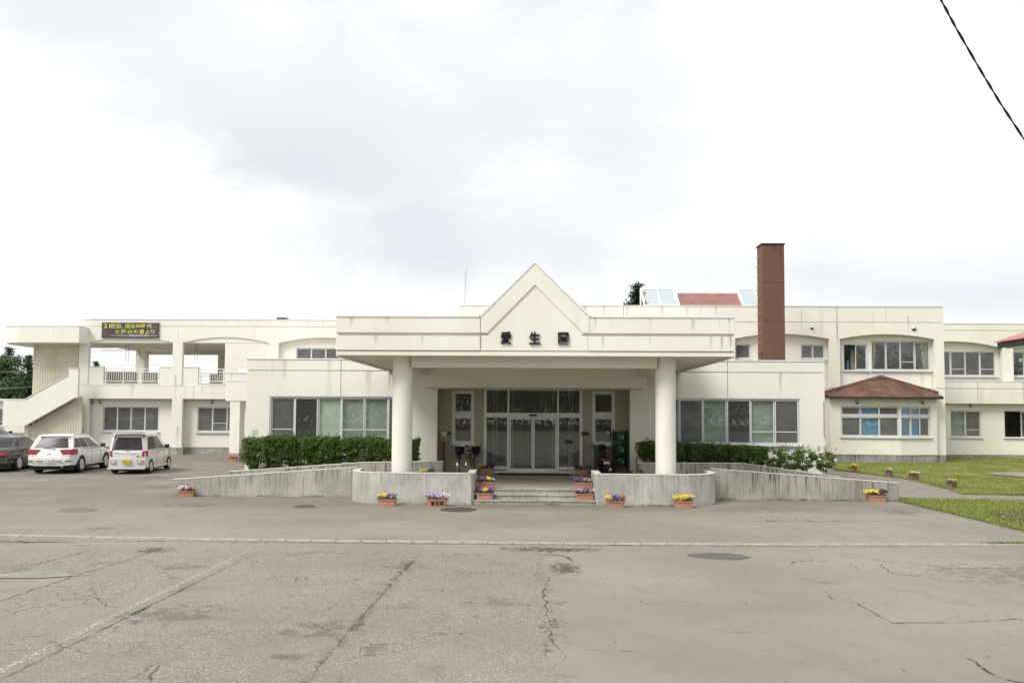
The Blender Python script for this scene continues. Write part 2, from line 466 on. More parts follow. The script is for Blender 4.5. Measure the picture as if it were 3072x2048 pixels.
M['stain'] = decal_mat('run_off_stain', (0.17, 0.145, 0.095), 'run', 0.42, (30, 30, 0.5), 0.40, 0.60)
M['stain_dark'] = decal_mat('dark_run_off_stain', (0.085, 0.072, 0.048), 'run', 0.52, (30, 30, 0.5), 0.40, 0.60)
M['paint'] = decal_mat('worn_white_paint', (0.62, 0.60, 0.56), 'noise', 0.85, (26, 26, 26), 0.50, 0.60)
M['crack'] = decal_mat('dirt_in_crack', (0.060, 0.050, 0.035), 'noise', 0.80, (9, 9, 9), 0.38, 0.54)
M['silt'] = decal_mat('brown_silt', (0.13, 0.102, 0.068), 'noise', 0.42, (4.2, 4.2, 4.2), 0.42, 0.66)
M['tar'] = decal_mat('exposed_tar_base', (0.075, 0.068, 0.060), 'blot', 0.55, (8, 8, 8), 0.36, 0.62)
M['patch'] = decal_mat('grey_patching', (0.135, 0.135, 0.135), 'noise', 0.62, (30, 30, 30), 0.25, 0.5)
M['damp'] = decal_mat('drying_damp', (0.12, 0.103, 0.078), 'blot', 0.22, (4.5, 4.5, 4.5), 0.36, 0.66)


def puddle_mat():
    t = NT('shallow_puddle')
    n = t.ramp(t.noise(1.6, 3.0), 0.3, 0.7, 0.05, 0.12)
    c = t.mix(t.ramp(t.noise(2.6, 4.0), 0.40, 0.62), (0.12, 0.108, 0.095), (0.20, 0.185, 0.165))
    return t.done(t.bsdf(c, n, 0, 0.45))


M['puddle'] = puddle_mat()


def leaf_mat(name, a, b, rough=0.5, trans=0.25):
    """Leaves or petals: every one gets its own tone between two colours."""
    t = NT(name)
    r = t.n('ShaderNodeNewGeometry').outputs['Random Per Island']
    c = t.mix(r, a, b)
    p = t.bsdf(c, rough, 0, 0.35)
    tl = t.n('ShaderNodeBsdfTranslucent')
    t.set(tl.inputs['Color'], c)
    return t.done(t.n('ShaderNodeMixShader', {0: trans, 1: p, 2: tl.outputs[0]}).outputs[0])


M['leaf'] = leaf_mat('azalea_leaf', (0.022, 0.062, 0.010), (0.140, 0.225, 0.030))
M['leaf2'] = leaf_mat('loose_shrub_leaf', (0.055, 0.115, 0.020), (0.20, 0.28, 0.060))
M['conifer'] = leaf_mat('conifer_needles', (0.022, 0.050, 0.020), (0.075, 0.125, 0.048))
M['broad'] = leaf_mat('broadleaf_tree_leaf', (0.036, 0.082, 0.026), (0.105, 0.165, 0.050))
M['pansy_leaf'] = leaf_mat('pansy_leaf', (0.030, 0.080, 0.018), (0.085, 0.150, 0.035))
M['weed'] = leaf_mat('weed_leaf', (0.075, 0.12, 0.022), (0.20, 0.25, 0.055))
M['grass'] = leaf_mat('lawn_blade', (0.13, 0.20, 0.035), (0.40, 0.42, 0.12), 0.6, 0.3)
FLOWER = {
    'yellow': leaf_mat('yellow_petals', (0.78, 0.52, 0.015), (0.85, 0.68, 0.06), 0.6, 0.2),
    'purple': leaf_mat('purple_petals', (0.075, 0.035, 0.20), (0.22, 0.13, 0.42), 0.6, 0.2),
    'violet': leaf_mat('deep_violet_petals', (0.022, 0.010, 0.05), (0.07, 0.02, 0.13), 0.6, 0.15),
    'pink': leaf_mat('pink_petals', (0.55, 0.13, 0.25), (0.72, 0.33, 0.42), 0.6, 0.2),
    'white': leaf_mat('white_petals', (0.62, 0.58, 0.66), (0.80, 0.78, 0.78), 0.6, 0.2),
    'lilac': leaf_mat('lilac_petals', (0.30, 0.20, 0.52), (0.52, 0.40, 0.66), 0.6, 0.2),
    'red': leaf_mat('red_petals', (0.28, 0.02, 0.02), (0.50, 0.07, 0.03), 0.6, 0.2),
    'orange': leaf_mat('orange_petals', (0.75, 0.30, 0.02), (0.82, 0.45, 0.03), 0.6, 0.2),
}


def lawn_mat():
    t = NT('mown_lawn')
    c = t.mix(t.ramp(t.noise(0.55, 6.0, 0.62), 0.36, 0.64), (0.12, 0.16, 0.035), (0.30, 0.285, 0.11))
    c = t.mix(t.ramp(t.noise(3.2, 5.0, 0.65), 0.52, 0.72, 0.0, 0.6), c, (0.36, 0.32, 0.16))
    c = t.mix(t.ramp(t.noise(30.0, 4.0, 0.7), 0.45, 0.7, 0.0, 0.6), c, (0.075, 0.10, 0.022))
    return t.done(t.bsdf(c, 0.95, 0, 0.1, bump=t.noise(30.0, 5.0, 0.7), bump_d=0.05, bump_s=0.8))


M['lawn'] = lawn_mat()
M['earth'] = plain('bare_earth', (0.085, 0.062, 0.040), 0.95, 0, 0.1, 0.3, 6, 0.03)
M['slab'] = plain('old_concrete_slab', (0.27, 0.235, 0.20), 0.9, 0, 0.2, 0.2, 3, 0.01)
M['path'] = plain('path_asphalt', (0.245, 0.220, 0.185), 0.9, 0, 0.2, 0.14, 2.2, 0.012)
M['iron'] = plain('cast_iron_cover', (0.10, 0.092, 0.080), 0.7, 0.2, 0.4, 0.25, 12, 0.01)


def sign_mat():
    t = NT('dark_sign_board')
    c = t.mix(t.ramp(t.noise(1.2, 3.0), 0.35, 0.65), (0.062, 0.048, 0.052), (0.105, 0.085, 0.088))
    return t.done(t.bsdf(c, 0.4, 0, 0.4))


M['sign'] = sign_mat()
M['sign_yellow'] = plain('yellow_lettering', (0.72, 0.62, 0.13), 0.5, 0, 0.3, 0.08, 5)
M['sign_lime'] = plain('lime_lettering', (0.40, 0.55, 0.06), 0.5, 0, 0.3, 0.08, 5)
M['sign_white'] = plain('white_lettering', (0.72, 0.72, 0.74), 0.5, 0, 0.3, 0.05, 5)


# ------------------------------------------------------------------ mesh building
class MB:
    """Collects shapes and links them as ONE mesh object."""

    def __init__(s):
        s.v, s.f, s.mi = [], [], []

    def add(s, vs, fs, m=0):
        b = len(s.v)
        s.v += [tuple(map(float, p)) for p in vs]
        for f in fs:
            s.f.append([b + i for i in f])
            s.mi.append(m)
        return s

    def box(s, x0, x1, y0, y1, z0, z1, m=0):
        vs = [(x, y, z) for z in (z0, z1) for y in (y0, y1) for x in (x0, x1)]
        return s.add(vs, [(0, 1, 3, 2)[::-1], (4, 5, 7, 6), (0, 1, 5, 4), (1, 3, 7, 5), (3, 2, 6, 7), (2, 0, 4, 6)], m)

    def obox(s, c, ax, ay, az, m=0):
        """Oriented box: centre and three half-extent vectors."""
        c, ax, ay, az = map(Vector, (c, ax, ay, az))
        vs = [c + ax * i + ay * j + az * k for k in (-1, 1) for j in (-1, 1) for i in (-1, 1)]
        return s.add(vs, [(0, 2, 3, 1), (4, 5, 7, 6), (0, 1, 5, 4), (1, 3, 7, 5), (3, 2, 6, 7), (2, 0, 4, 6)], m)

    def plate(s, outer, holes=(), y0=0.0, y1=0.1, m=0):
        """Upright plate in XZ between two depths, with holes."""
        loops = [[Vector((p[0], p[1], 0)) for p in lp] for lp in [outer, *holes]]
        flat = [p for lp in loops for p in lp]
        tris = tessellate_polygon(loops)
        n = len(flat)
        vs = [(p.x, y0, p.y) for p in flat] + [(p.x, y1, p.y) for p in flat]
        fs = [tuple(t) for t in tris] + [tuple(i + n for i in reversed(t)) for t in tris]
        k = 0
        for lp in loops:
            c = len(lp)
            for i in range(c):
                a, b = k + i, k + (i + 1) % c
                fs.append((a, b, b + n, a + n))
            k += c
        return s.add(vs, fs, m)

    def slab(s, outer, z0, z1, m=0, holes=()):
        """Flat slab: plan polygon between two heights (z1 may be a function of x, y)."""
        loops = [[Vector((p[0], p[1], 0)) for p in lp] for lp in [outer, *holes]]
        flat = [p for lp in loops for p in lp]
        tris = tessellate_polygon(loops)
        n = len(flat)
        zt = z1 if callable(z1) else (lambda x, y: z1)
        zb = z0 if callable(z0) else (lambda x, y: z0)
        vs = [(p.x, p.y, zb(p.x, p.y)) for p in flat] + [(p.x, p.y, zt(p.x, p.y)) for p in flat]
        fs = [tuple(t) for t in tris] + [tuple(i + n for i in reversed(t)) for t in tris]
        k = 0
        for lp in loops:
            c = len(lp)
            for i in range(c):
                a, b = k + i, k + (i + 1) % c
                fs.append((a, b, b + n, a + n))
            k += c
        return s.add(vs, fs, m)

    def sheet(s, poly, z, m=0):
        loops = [[Vector((p[0], p[1], 0)) for p in poly]]
        tris = tessellate_polygon(loops)
        zf = z if callable(z) else (lambda x, y: z)
        return s.add([(p[0], p[1], zf(p[0], p[1])) for p in poly], [tuple(t) for t in tris], m)

    def tube(s, p0, p1, r0, r1=None, n=8, m=0, cap=True):
        p0, p1 = Vector(p0), Vector(p1)
        r1 = r0 if r1 is None else r1
        d = (p1 - p0)
        if d.length < 1e-6:
            return s
        d.normalize()
        a = d.cross(Vector((0, 0, 1)) if abs(d.z) < 0.9 else Vector((1, 0, 0))).normalized()
        b = d.cross(a)
        vs = []
        for p, r in ((p0, r0), (p1, r1)):
            for i in range(n):
                t = 2 * math.pi * i / n
                vs.append(p + a * (r * math.cos(t)) + b * (r * math.sin(t)))
        fs = [(i, (i + 1) % n, n + (i + 1) % n, n + i) for i in range(n)]
        if cap:
            fs += [tuple(range(n))[::-1], tuple(range(n, 2 * n))]
        return s.add(vs, fs, m)

    def path(s, pts, r, n=6, m=0):
        for a, b in zip(pts, pts[1:]):
            s.tube(a, b, r, r, n, m)
        return s

    def lathe(s, prof, c=(0, 0, 0), axis='Z', n=20, m=0, closed=False):
        """Revolve (radius, height) points."""
        vs = []
        for r, h in prof:
            for i in range(n):
                t = 2 * math.pi * i / n
                a, b = r * math.cos(t), r * math.sin(t)
                vs.append({'Z': (c[0] + a, c[1] + b, c[2] + h), 'X': (c[0] + h, c[1] + a, c[2] + b), 'Y': (c[0] + a, c[1] + h, c[2] + b)}[axis])
        fs = []
        k = len(prof)
        for j in range(k - 1 + (1 if closed else 0)):
            for i in range(n):
                a, b = j * n + i, j * n + (i + 1) % n
                c2, d = ((j + 1) % k) * n + (i + 1) % n, ((j + 1) % k) * n + i
                fs.append((a, b, c2, d))
        if not closed:
            if prof[0][0] > 1e-6:
                fs.append(tuple(range(n))[::-1])
            if prof[-1][0] > 1e-6:
                fs.append(tuple((k - 1) * n + i for i in range(n)))
        return s.add(vs, fs, m)

    def loft(s, rings, m=0, caps=True):
        n = len(rings[0])
        vs = [p for r in rings for p in r]
        fs = []
        for j in range(len(rings) - 1):
            for i in range(n):
                fs.append((j * n + i, j * n + (i + 1) % n, (j + 1) * n + (i + 1) % n, (j + 1) * n + i))
        if caps:
            fs += [tuple(range(n))[::-1], tuple((len(rings) - 1) * n + i for i in range(n))]
        return s.add(vs, fs, m)

    def build(s, name, mat, parent=None, smooth=False, bevel=0.0, recalc=True):
        me = bpy.data.meshes.new(name)
        me.from_pydata(s.v, [], s.f)
        mats = mat if isinstance(mat, (list, tuple)) else [mat]
        for q in mats:
            me.materials.append(q)
        if len(mats) > 1:
            me.polygons.foreach_set('material_index', s.mi)
        if recalc:
            bm = bmesh.new()
            bm.from_mesh(me)
            bmesh.ops.remove_doubles(bm, verts=bm.verts, dist=1e-5)
            bmesh.ops.recalc_face_normals(bm, faces=bm.faces)
            bm.to_mesh(me)
            bm.free()
        o = link(name, me, parent)
        if smooth:
            me.shade_smooth() if hasattr(me, 'shade_smooth') else None
            try:
                me.set_sharp_from_angle(angle=R(40))
            except Exception:
                pass
        if bevel:
            b = o.modifiers.new('edge', 'BEVEL')
            b.width = bevel
            b.segments = 2
            b.limit_method = 'ANGLE'
            b.angle_limit = R(50)
        return o


KIDS = {}


def link(name, data, parent=None):
    o = bpy.data.objects.new(name, data)
    COL.objects.link(o)
    if parent is not None:
        adopt(o, parent)
    return o


def adopt(o, parent):
    o.parent = parent
    if parent.type == 'EMPTY':
        o.matrix_parent_inverse = Matrix.Translation(-Vector(parent.location))
    KIDS.setdefault(parent.name, []).append(o)


def tag(o, label=None, cat=None, group=None, kind=None):
    if label:
        o['label'] = label
    if cat:
        o['category'] = cat
    if group:
        o['group'] = group
    if kind:
        o['kind'] = kind
    return o


def thing(name, label, cat, loc=(0, 0, 0), group=None):
    o = bpy.data.objects.new(name, None)
    o.empty_display_size = 0.3
    COL.objects.link(o)
    o.location = loc
    return tag(o, label, cat, group)


def dup(o, parent=None):
    """Copy a thing with copies of its parts and sub-parts; mesh data stays shared."""
    c = o.copy()
    COL.objects.link(c)
    if parent is not None:
        c.parent = parent
        KIDS.setdefault(parent.name, []).append(c)
    for ch in KIDS.get(o.name, []):
        dup(ch, c)
    return c


def place(o, loc, rz=0.0, sc=1.0):
    o.location = loc
    o.rotation_euler = (0, 0, rz)
    o.scale = (sc, sc, sc)
    return o


def text_mesh(body, size, bold=0.0, depth=0.0, spacing=1.0):
    """Lettering as a mesh in XZ facing -Y, lower left corner at the origin; returns verts, faces, width, height."""
    cu = bpy.data.curves.new('lettering', 'FONT')
    cu.body = body
    cu.size = size
    cu.offset = bold
    cu.extrude = depth / 2
    cu.resolution_u = 3
    cu.space_character = spacing
    ob = bpy.data.objects.new('lettering', cu)
    COL.objects.link(ob)
    dg = bpy.context.evaluated_depsgraph_get()
    me = bpy.data.meshes.new_from_object(ob.evaluated_get(dg))
    co = [v.co.copy() for v in me.vertices]
    fs = [tuple(p.vertices) for p in me.polygons]
    bpy.data.objects.remove(ob)
    bpy.data.meshes.remove(me)
    bpy.data.curves.remove(cu)
    x0 = min(p.x for p in co); y0 = min(p.y for p in co)
    w = max(p.x for p in co) - x0; h = max(p.y for p in co) - y0
    return [(p.x - x0, -p.z, p.y - y0) for p in co], fs, w, h


def lettering(body, x0, x1, y, z0, z1, mat, parent, name='lettering', bold=0.0, depth=0.01):
    """Fit lettering into a rectangle of the upright plane at depth y."""
    vs, fs, w, h = text_mesh(body, 1.0, bold, 0.02)
    sx, sz = (x1 - x0) / w, (z1 - z0) / h
    m = MB()
    m.add([(x0 + a * sx, y + b * depth / 0.02, z0 + c * sz) for a, b, c in vs], fs)
    return m.build(name, mat, parent, recalc=False)


# ------------------------------------------------------------------ building helpers
def arc(x0, x1, zs, za, n=18):
    """Shallow arch from (x0, zs) over its crown za to (x1, zs)."""
    h = za - zs
    c = (x1 - x0) / 2
    r = (c * c + h * h) / (2 * h)
    xm, zc = (x0 + x1) / 2, za - r
    a = math.asin(c / r)
    return [(xm + r * math.sin(-a + 2 * a * i / n), zc + r * math.cos(-a + 2 * a * i / n)) for i in range(n + 1)]


def rect(x0, x1, z0, z1):
    return [(x0, z0), (x1, z0), (x1, z1), (x0, z1)]


def panel(parent, outer, holes, y0, y1, mat=None, name='wall_panel', bevel=0.008):
    return MB().plate(outer, holes, y0, y1).build(name, mat or M['wall'], parent, bevel=bevel)


def stain(parent, x, z0, z1, w, y, dark=False):
    w *= 0.75
    m = MB().add([(x - w / 2, y, z0), (x + w / 2, y, z0), (x + w / 2, y, z1), (x - w / 2, y, z1)], [(0, 1, 2, 3)])
    return m.build('stain', M['stain_dark' if dark else 'stain'], parent, recalc=False)


BLIND = {'b': 'palegreen', 'B': 'midgreen', 'h': 'greygreen', 'u': 'blue'}


def window(parent, x0, x1, z0, z1, y, panes, sill=True, rail=0.27, frame='alu', widths=None, name='window', fr=0.045):
    """Aluminium window: outer frame (the part), then a sash and a pane for each light, and what hangs behind.
    Codes: g clear, m clear with a low rail, s insect screen, n screen with a low rail, k open, b/B/h/u blinds, c curtain right, d curtain left, e green curtain."""
    m = MB()
    m.box(x0, x0 + fr, y - 0.02, y + 0.09, z0, z1)
    m.box(x1 - fr, x1, y - 0.02, y + 0.09, z0, z1)
    m.box(x0 + fr, x1 - fr, y - 0.02, y + 0.09, z0, z0 + fr)
    m.box(x0 + fr, x1 - fr, y - 0.02, y + 0.09, z1 - fr, z1)
    w = m.build(name, M[frame], parent)
    if sill:
        MB().box(x0 - 0.05, x1 + 0.05, y - 0.14, y + 0.02, z0 - 0.05, z0 - 0.003).build('sill', M[frame], w)
    n = len(panes)
    xa, xb = x0 + fr, x1 - fr
    ws = widths or [1.0] * n
    tot = sum(ws)
    px = xa
    for i, code in enumerate(panes):
        pw = (xb - xa) * ws[i] / tot
        a, b = px + 0.004, px + pw - 0.004
        px += pw
        za, zb = z0 + fr + 0.004, z1 - fr - 0.004
        yy = y + (0.012 if i % 2 else 0.040)
        if code == 'k':
            continue
        st = 0.040
        s = MB()
        s.box(a, a + st, yy, yy + 0.028, za, zb)
        s.box(b - st, b, yy, yy + 0.028, za, zb)
        s.box(a + st, b - st, yy, yy + 0.028, za, za + st)
        s.box(a + st, b - st, yy, yy + 0.028, zb - st, zb)
        if code in 'mnHN':
            zr = za + (zb - za) * rail
            s.box(a + st, b - st, yy + 0.001, yy + 0.027, zr - 0.018, zr + 0.018)
        s.build('sash', M[frame], w)
        g = MB().box(a + st - 0.006, b - st + 0.006, yy + 0.011, yy + 0.017, za + st - 0.006, zb - st + 0.006)
        g.build('pane', M['screen' if code in 'sn' else 'glass'], w)
        bl = {'H': 'h', 'N': 'B'}.get(code, code)
        if bl in BLIND:
            MB().box(a + 0.01, b - 0.01, y + 0.13, y + 0.136, za, zb).build('blind', M[BLIND[bl]], w)
        if code in 'cde':
            curtain(w, a + (0.45 * pw if code in 'ce' else 0.0), b - (0.55 * pw if code == 'd' else 0.0), za, zb, y + 0.16, M['greencurtain' if code == 'e' else 'curtain'], code != 'd')
    return w


def curtain(parent, x0, x1, z0, z1, y, mat, right=True):
    """A drawn-back curtain with folds, gathered towards one side."""
    m = MB()
    n = 28
    rows = 5
    vs, fs = [], []
    for j in range(rows):
        k = j / (rows - 1)
        pull = 0.45 * math.sin(k * math.pi * 0.5) if True else 0
        for i in range(n):
            t = i / (n - 1)
            xa = x0 + (x1 - x0) * (1 - k) * 0 + (x1 - x0) * (0.42 * (1 - k)) if right else x0
            xb = x1 if right else x1 - (x1 - x0) * (0.42 * (1 - k))
            vs.append((xa + (xb - xa) * t, y + 0.03 * math.sin(t * 22), z0 + (z1 - z0) * k))
    for j in range(rows - 1):
        for i in range(n - 1):
            fs.append((j * n + i, j * n + i + 1, (j + 1) * n + i + 1, (j + 1) * n + i))
    m.add(vs, fs)
    return m.build('curtain', mat, parent, smooth=True, recalc=False)


def vent(parent, x, y, z, r=0.11):
    """Round stainless hood over a wall vent: a ring and a half dome."""
    m = MB()
    n, k = 16, 6
    rings = []
    for j in range(k + 1):
        a = math.pi / 2 * j / k
        rings.append([(x + r * math.cos(a) * math.cos(2 * math.pi * i / n), y - 0.13 * math.sin(a), z + r * math.cos(a) * max(-0.35, math.sin(2 * math.pi * i / n))) for i in range(n)])
    m.loft(rings, caps=False)
    o = m.build('vent_hood', M['steel'], parent, smooth=True)
    MB().lathe([(r * 0.9, 0), (r * 0.9, 0.02)], (x, y - 0.025, z - 0.01), 'Y', 16).build('vent_opening', M['black'], o)
    return o


def shell(parent, x0, x1, y0, y1, z0, z1, floors=(), back=None):
    """Roof, side walls, back wall and floors behind a facade, so that its rooms are dark by themselves."""
    MB().box(x0, x1, y0, y1, z1 - 0.22, z1).build('roof_slab', M['wall'], parent)
    MB().box(x0, x0 + 0.18, y0, y1, z0, z1 - 0.223).build('side_wall', M['wall'], parent)
    MB().box(x1 - 0.18, x1, y0, y1, z0, z1 - 0.223).build('side_wall', M['wall'], parent)
    MB().box(x0 + 0.183, x1 - 0.183, y1 - 0.2, y1, z0, z1 - 0.223).build('back_wall', M['wall'], parent)
    for z in floors:
        MB().box(x0 + 0.183, x1 - 0.183, y0 + 0.003, y1 - 0.203, z - 0.2, z).build('floor_slab', M['inside'], parent)
    if back:
        MB().box(x0 + 0.183, x1 - 0.183, back, back + 0.1, z0, z1 - 0.223).build('inner_wall', M['inside'], parent)


# ------------------------------------------------------------------ ground, road edge, lawn, path
g = MB().sheet([(-400, -120), (400, -120), (400, 600), (-400, 600)], 0.0).build('ground', M['asphalt'], recalc=False)
tag(g, 'worn pale asphalt forecourt with cracks and patches', kind='structure')


def kerb_y(x):
    return 16.09 + 0.0036 * (x - 0.4) ** 2


kerb = thing('kerb', 'flush line of pale concrete gutter stones crossing the asphalt', None, (0, 16.1, 0))
kerb['kind'] = 'structure'
kx = -12.25
i = 0
while kx < 10.6:
    xa, xb = kx + 0.010, kx + 0.490
    dz = random.uniform(-0.003, 0.004)
    dy = random.uniform(-0.008, 0.008)
    ya, yb = kerb_y(xa) + dy, kerb_y(xb) + dy + random.uniform(-0.004, 0.004)
    vs = []
    for (xx, yy) in ((xa, ya), (xb, yb)):
        vs += [(xx, yy - 0.085, -0.1), (xx, yy - 0.085, 0.014 + dz), (xx, yy - 0.075, 0.022 + dz), (xx, yy + 0.072, 0.020 + dz), (xx, yy + 0.085, 0.008 + dz), (xx, yy + 0.085, -0.1)]
    fs = [(k, (k + 1) % 6, 6 + (k + 1) % 6, 6 + k) for k in range(6)] + [tuple(range(6)), tuple(range(6, 12))[::-1]]
    MB().add(vs, fs).build('kerb_stone', M['kerb'], kerb)
    kx += 0.5


def ribbon(pts, w, z, wob=0.0, taper=False):
    """A narrow strip following points on the ground."""
    P = []
    for (ax, ay), (bx, by) in zip(pts, pts[1:]):
        n = max(1, int(math.hypot(bx - ax, by - ay) / 0.10))
        for q in range(n):
            t = q / n
            P.append((ax + (bx - ax) * t, ay + (by - ay) * t))
    P.append(pts[-1])
    vs, fs = [], []
    N = len(P)
    for q, (x, y) in enumerate(P):
        a = P[max(0, q - 1)]
        b = P[min(N - 1, q + 1)]
        d = Vector((b[0] - a[0], b[1] - a[1], 0)).normalized()
        nrm = Vector((-d.y, d.x, 0))
        ww = w * random.uniform(0.45, 1.3)
        if taper:
            ww *= max(0.15, 1 - abs(2 * q / max(1, N - 1) - 1) ** 3)
        c = Vector((x, y, z)) + nrm * random.uniform(-wob, wob)
        vs += [c + nrm * ww / 2, c - nrm * ww / 2]
        if q:
            fs.append((2 * q - 2, 2 * q - 1, 2 * q + 1, 2 * q))
    return MB().add(vs, fs)


def ground_part(mb, name, mat):
    return mb.build(name, mat, g, recalc=False)


# parking lines and the dirty seams beside them
ground_part(MB().sheet([(-5.23, 7.0), (-5.13, 7.0), (-5.07, 15.3), (-5.15, 15.3)], 0.004), 'parking_line', M['paint'])
SEAMS = [
    ([(-5.02, 7.2), (-4.98, 9.0), (-4.95, 11.0), (-4.92, 13.2), (-4.86, 14.9)], 0.07, 'silt', 0.02),
    ([(-5.02, 7.2), (-4.98, 9.0), (-4.95, 11.0), (-4.92, 13.2), (-4.86, 14.9)], 0.014, 'crack', 0.01),
    ([(-2.10, 7.4), (-2.07, 9.5), (-2.03, 11.5), (-2.0, 13.0), (-1.93, 14.7)], 0.14, 'silt', 0.05),
    ([(-2.10, 7.4), (-2.07, 9.5), (-2.03, 11.5), (-2.0, 13.0), (-1.93, 14.7)], 0.014, 'crack', 0.016),
    ([(-7.25, 9.4), (-7.07, 10.9), (-7.0, 12.5), (-6.86, 13.8), (-6.80, 15.05)], 0.03, 'crack', 0.03),
    ([(-8.66, 13.35), (-8.15, 13.5), (-8.07, 14.45), (-8.0, 15.4)], 0.03, 'crack', 0.02),
    ([(-8.75, 15.43), (-8.05, 15.40)], 0.035, 'crack', 0.01),
    ([(-11.6, 15.9), (-10.2, 15.78), (-8.7, 15.75)], 0.16, 'crack', 0.05),
    ([(0.04, 14.78), (0.39, 14.88), (0.60, 14.80), (0.75, 14.6), (0.80, 14.1)], 0.06, 'crack', 0.02),
    ([(0.79, 13.64), (0.70, 13.2), (0.36, 12.8), (0.27, 12.3), (0.25, 11.7), (0.28, 10.9), (0.28, 10.4), (0.31, 10.0), (0.28, 9.5), (0.34, 9.0), (0.44, 8.74), (0.35, 8.5), (0.23, 8.2)], 0.02, 'crack', 0.03),
    ([(4.35, 12.22), (4.27, 11.55), (4.48, 11.46), (4.52, 10.8), (4.52, 10.25), (5.2, 10.27), (5.8, 10.4), (6.9, 10.66)], 0.026, 'crack', 0.015),
    ([(4.60, 8.90), (4.71, 8.72), (4.64, 8.40), (4.66, 8.13), (4.95, 7.95)], 0.05, 'crack', 0.02),
    ([(4.48, 14.02), (4.70, 14.43), (5.33, 14.40)], 0.045, 'crack', 0.01),
    ([(4.25, 12.84), (4.45, 12.66), (4.91, 12.47)], 0.025, 'crack', 0.02),
    ([(5.6, 14.9), (6.4, 14.4), (7.2, 13.9), (8.4, 13.9), (9.6, 14.0)], 0.03, 'crack', 0.04),
    ([(6.1, 14.3), (5.9, 13.4), (6.6, 12.9)], 0.022, 'crack', 0.03),
    ([(2.2, 9.9), (2.5, 9.75), (2.9, 9.72)], 0.014, 'crack', 0.02),
    ([(0.6, 9.0), (1.0, 8.95), (1.3, 8.9)], 0.014, 'crack', 0.02),
    ([(4.2, 19.47), (6.95, 19.7), (10.1, 20.0)], 0.035, 'crack', 0.01),
    ([(-9.0, 19.0), (-3.0, 19.3), (3.0, 19.42), (4.2, 19.47)], 0.018, 'crack', 0.008),
    ([(-12.0, 15.98), (-6.0, 15.98), (0.0, 15.92), (6.0, 15.98), (10.2, 16.2)], 0.05, 'crack', 0.012),
    ([(-4.8, 14.75), (-3.2, 14.85), (-1.8, 14.95)], 0.02, 'crack', 0.04),
    ([(-4.0, 11.9), (-3.1, 12.1), (-2.5, 12.6)], 0.014, 'crack', 0.03),
    ([(-6.4, 11.5), (-5.9, 11.2), (-5.5, 10.7), (-5.1, 10.6)], 0.02, 'crack', 0.02),
]
zc = 0.003
for pts, w_, mt, wob in SEAMS:
    zc += 0.00012
    ground_part(ribbon(pts, w_, zc, wob, True), 'crack', M[mt])


def blot(x0, x1, y0, y1, mt, name, z):
    ground_part(MB().add([(x0, y0, z), (x1, y0, z), (x1, y1, z), (x0, y1, z)], [(0, 1, 2, 3)]), name, M[mt])


for q, (x0, x1, y0, y1, mt) in enumerate([
        (0.35, 0.95, 13.0, 14.1, 'tar'), (-0.6, 1.5, 15.05, 15.75, 'tar'), (-7.2, -6.5, 14.6, 15.3, 'tar'),
        (-5.3, -3.6, 9.7, 11.0, 'damp'), (-1.9, -1.4, 8.6, 9.2, 'damp'), (-2.4, -1.6, 13.0, 14.2, 'damp'),
        (-6.2, -5.2, 13.0, 13.8, 'damp'), (-0.9, 0.1, 10.9, 11.5, 'damp'), (-9.8, -8.8, 17.2, 17.9, 'damp'),
        (-15.5, -13.2, 30.2, 31.6, 'damp'), (-12.2, -9.9, 26.6, 27.6, 'damp'), (-20.2, -16.2, 31.6, 33.4, 'damp'),
        (-10.4, -8.0, 21.6, 22.6, 'damp'), (9.0, 10.6, 20.6, 22.4, 'damp'), (6.0, 10.2, 12.2, 14.4, 'damp'),
        (-3.0, -1.7, 9.2, 10.2, 'damp'), (-2.8, -2.3, 8.4, 8.8, 'damp')]):
    blot(x0, x1, y0, y1, mt, 'patch', 0.0072 + 0.0002 * q)
ground_part(MB().sheet([(2.95, 15.03), (3.28, 15.17), (3.65, 15.16), (3.93, 15.02), (4.04, 14.74), (3.74, 14.45), (3.34, 14.5), (3.08, 14.64), (2.9, 14.8)], 0.0115), 'patch', M['patch'])
pud = [(-8.5, 12.62), (-8.2, 12.66), (-8.03, 12.82), (-7.78, 12.98), (-7.46, 12.95), (-7.2, 12.80), (-7.01, 12.58), (-7.19, 12.5), (-7.47, 12.39), (-8.02, 12.38), (-8.4, 12.40)]
blot(-9.2, -6.6, 12.1, 13.2, 'damp', 'patch', 0.0109)
ground_part(MB().sheet(pud, 0.0112), 'puddle', M['puddle'])

lawn = MB()
lawn.sheet([(14.0, 26.45), (15.8, 26.25), (40, 26.1), (40, 33), (15.0, 33.0), (15.05, 32.4), (14.55, 28.7)], 0.012)
lawn.sheet([(15.0, 33.0), (40, 33.0), (40, 35.0), (14.6, 35.0)], lambda x, y: 0.012 + 0.028 * (y > 34))
lawn.sheet([(14.6, 35.0), (40, 35.0), (40, 42.0), (15.36, 42.0), (14.0, 37.3)], lambda x, y: 0.04 + 0.08 * (y - 35) / 7)
lawn.sheet([(15.36, 42.0), (40, 42.0), (40, 48), (15.36, 48)], 0.12)
lawn.sheet([(11.02, 17.1), (40, 16.9), (40, 24.0), (14.7, 24.35), (11.2, 24.95), (11.0, 24.7)], 0.014)
lo = lawn.build('lawn', M['lawn'], recalc=False)
tag(lo, 'patchy mown lawn beside the right wing', kind='structure')
pth = MB().sheet([(10.4, 26.6), (11.3, 25.0), (14.7, 24.4), (40, 24.05), (40, 26.05), (15.8, 26.2), (13.95, 26.5), (14.5, 28.7), (15.0, 32.4), (14.75, 34.0), (13.95, 37.3), (15.3, 42.1), (10.4, 42.1)], 0.006).build('path', M['path'], recalc=False)
tag(pth, 'narrow asphalt path curving round the lawn', kind='structure')
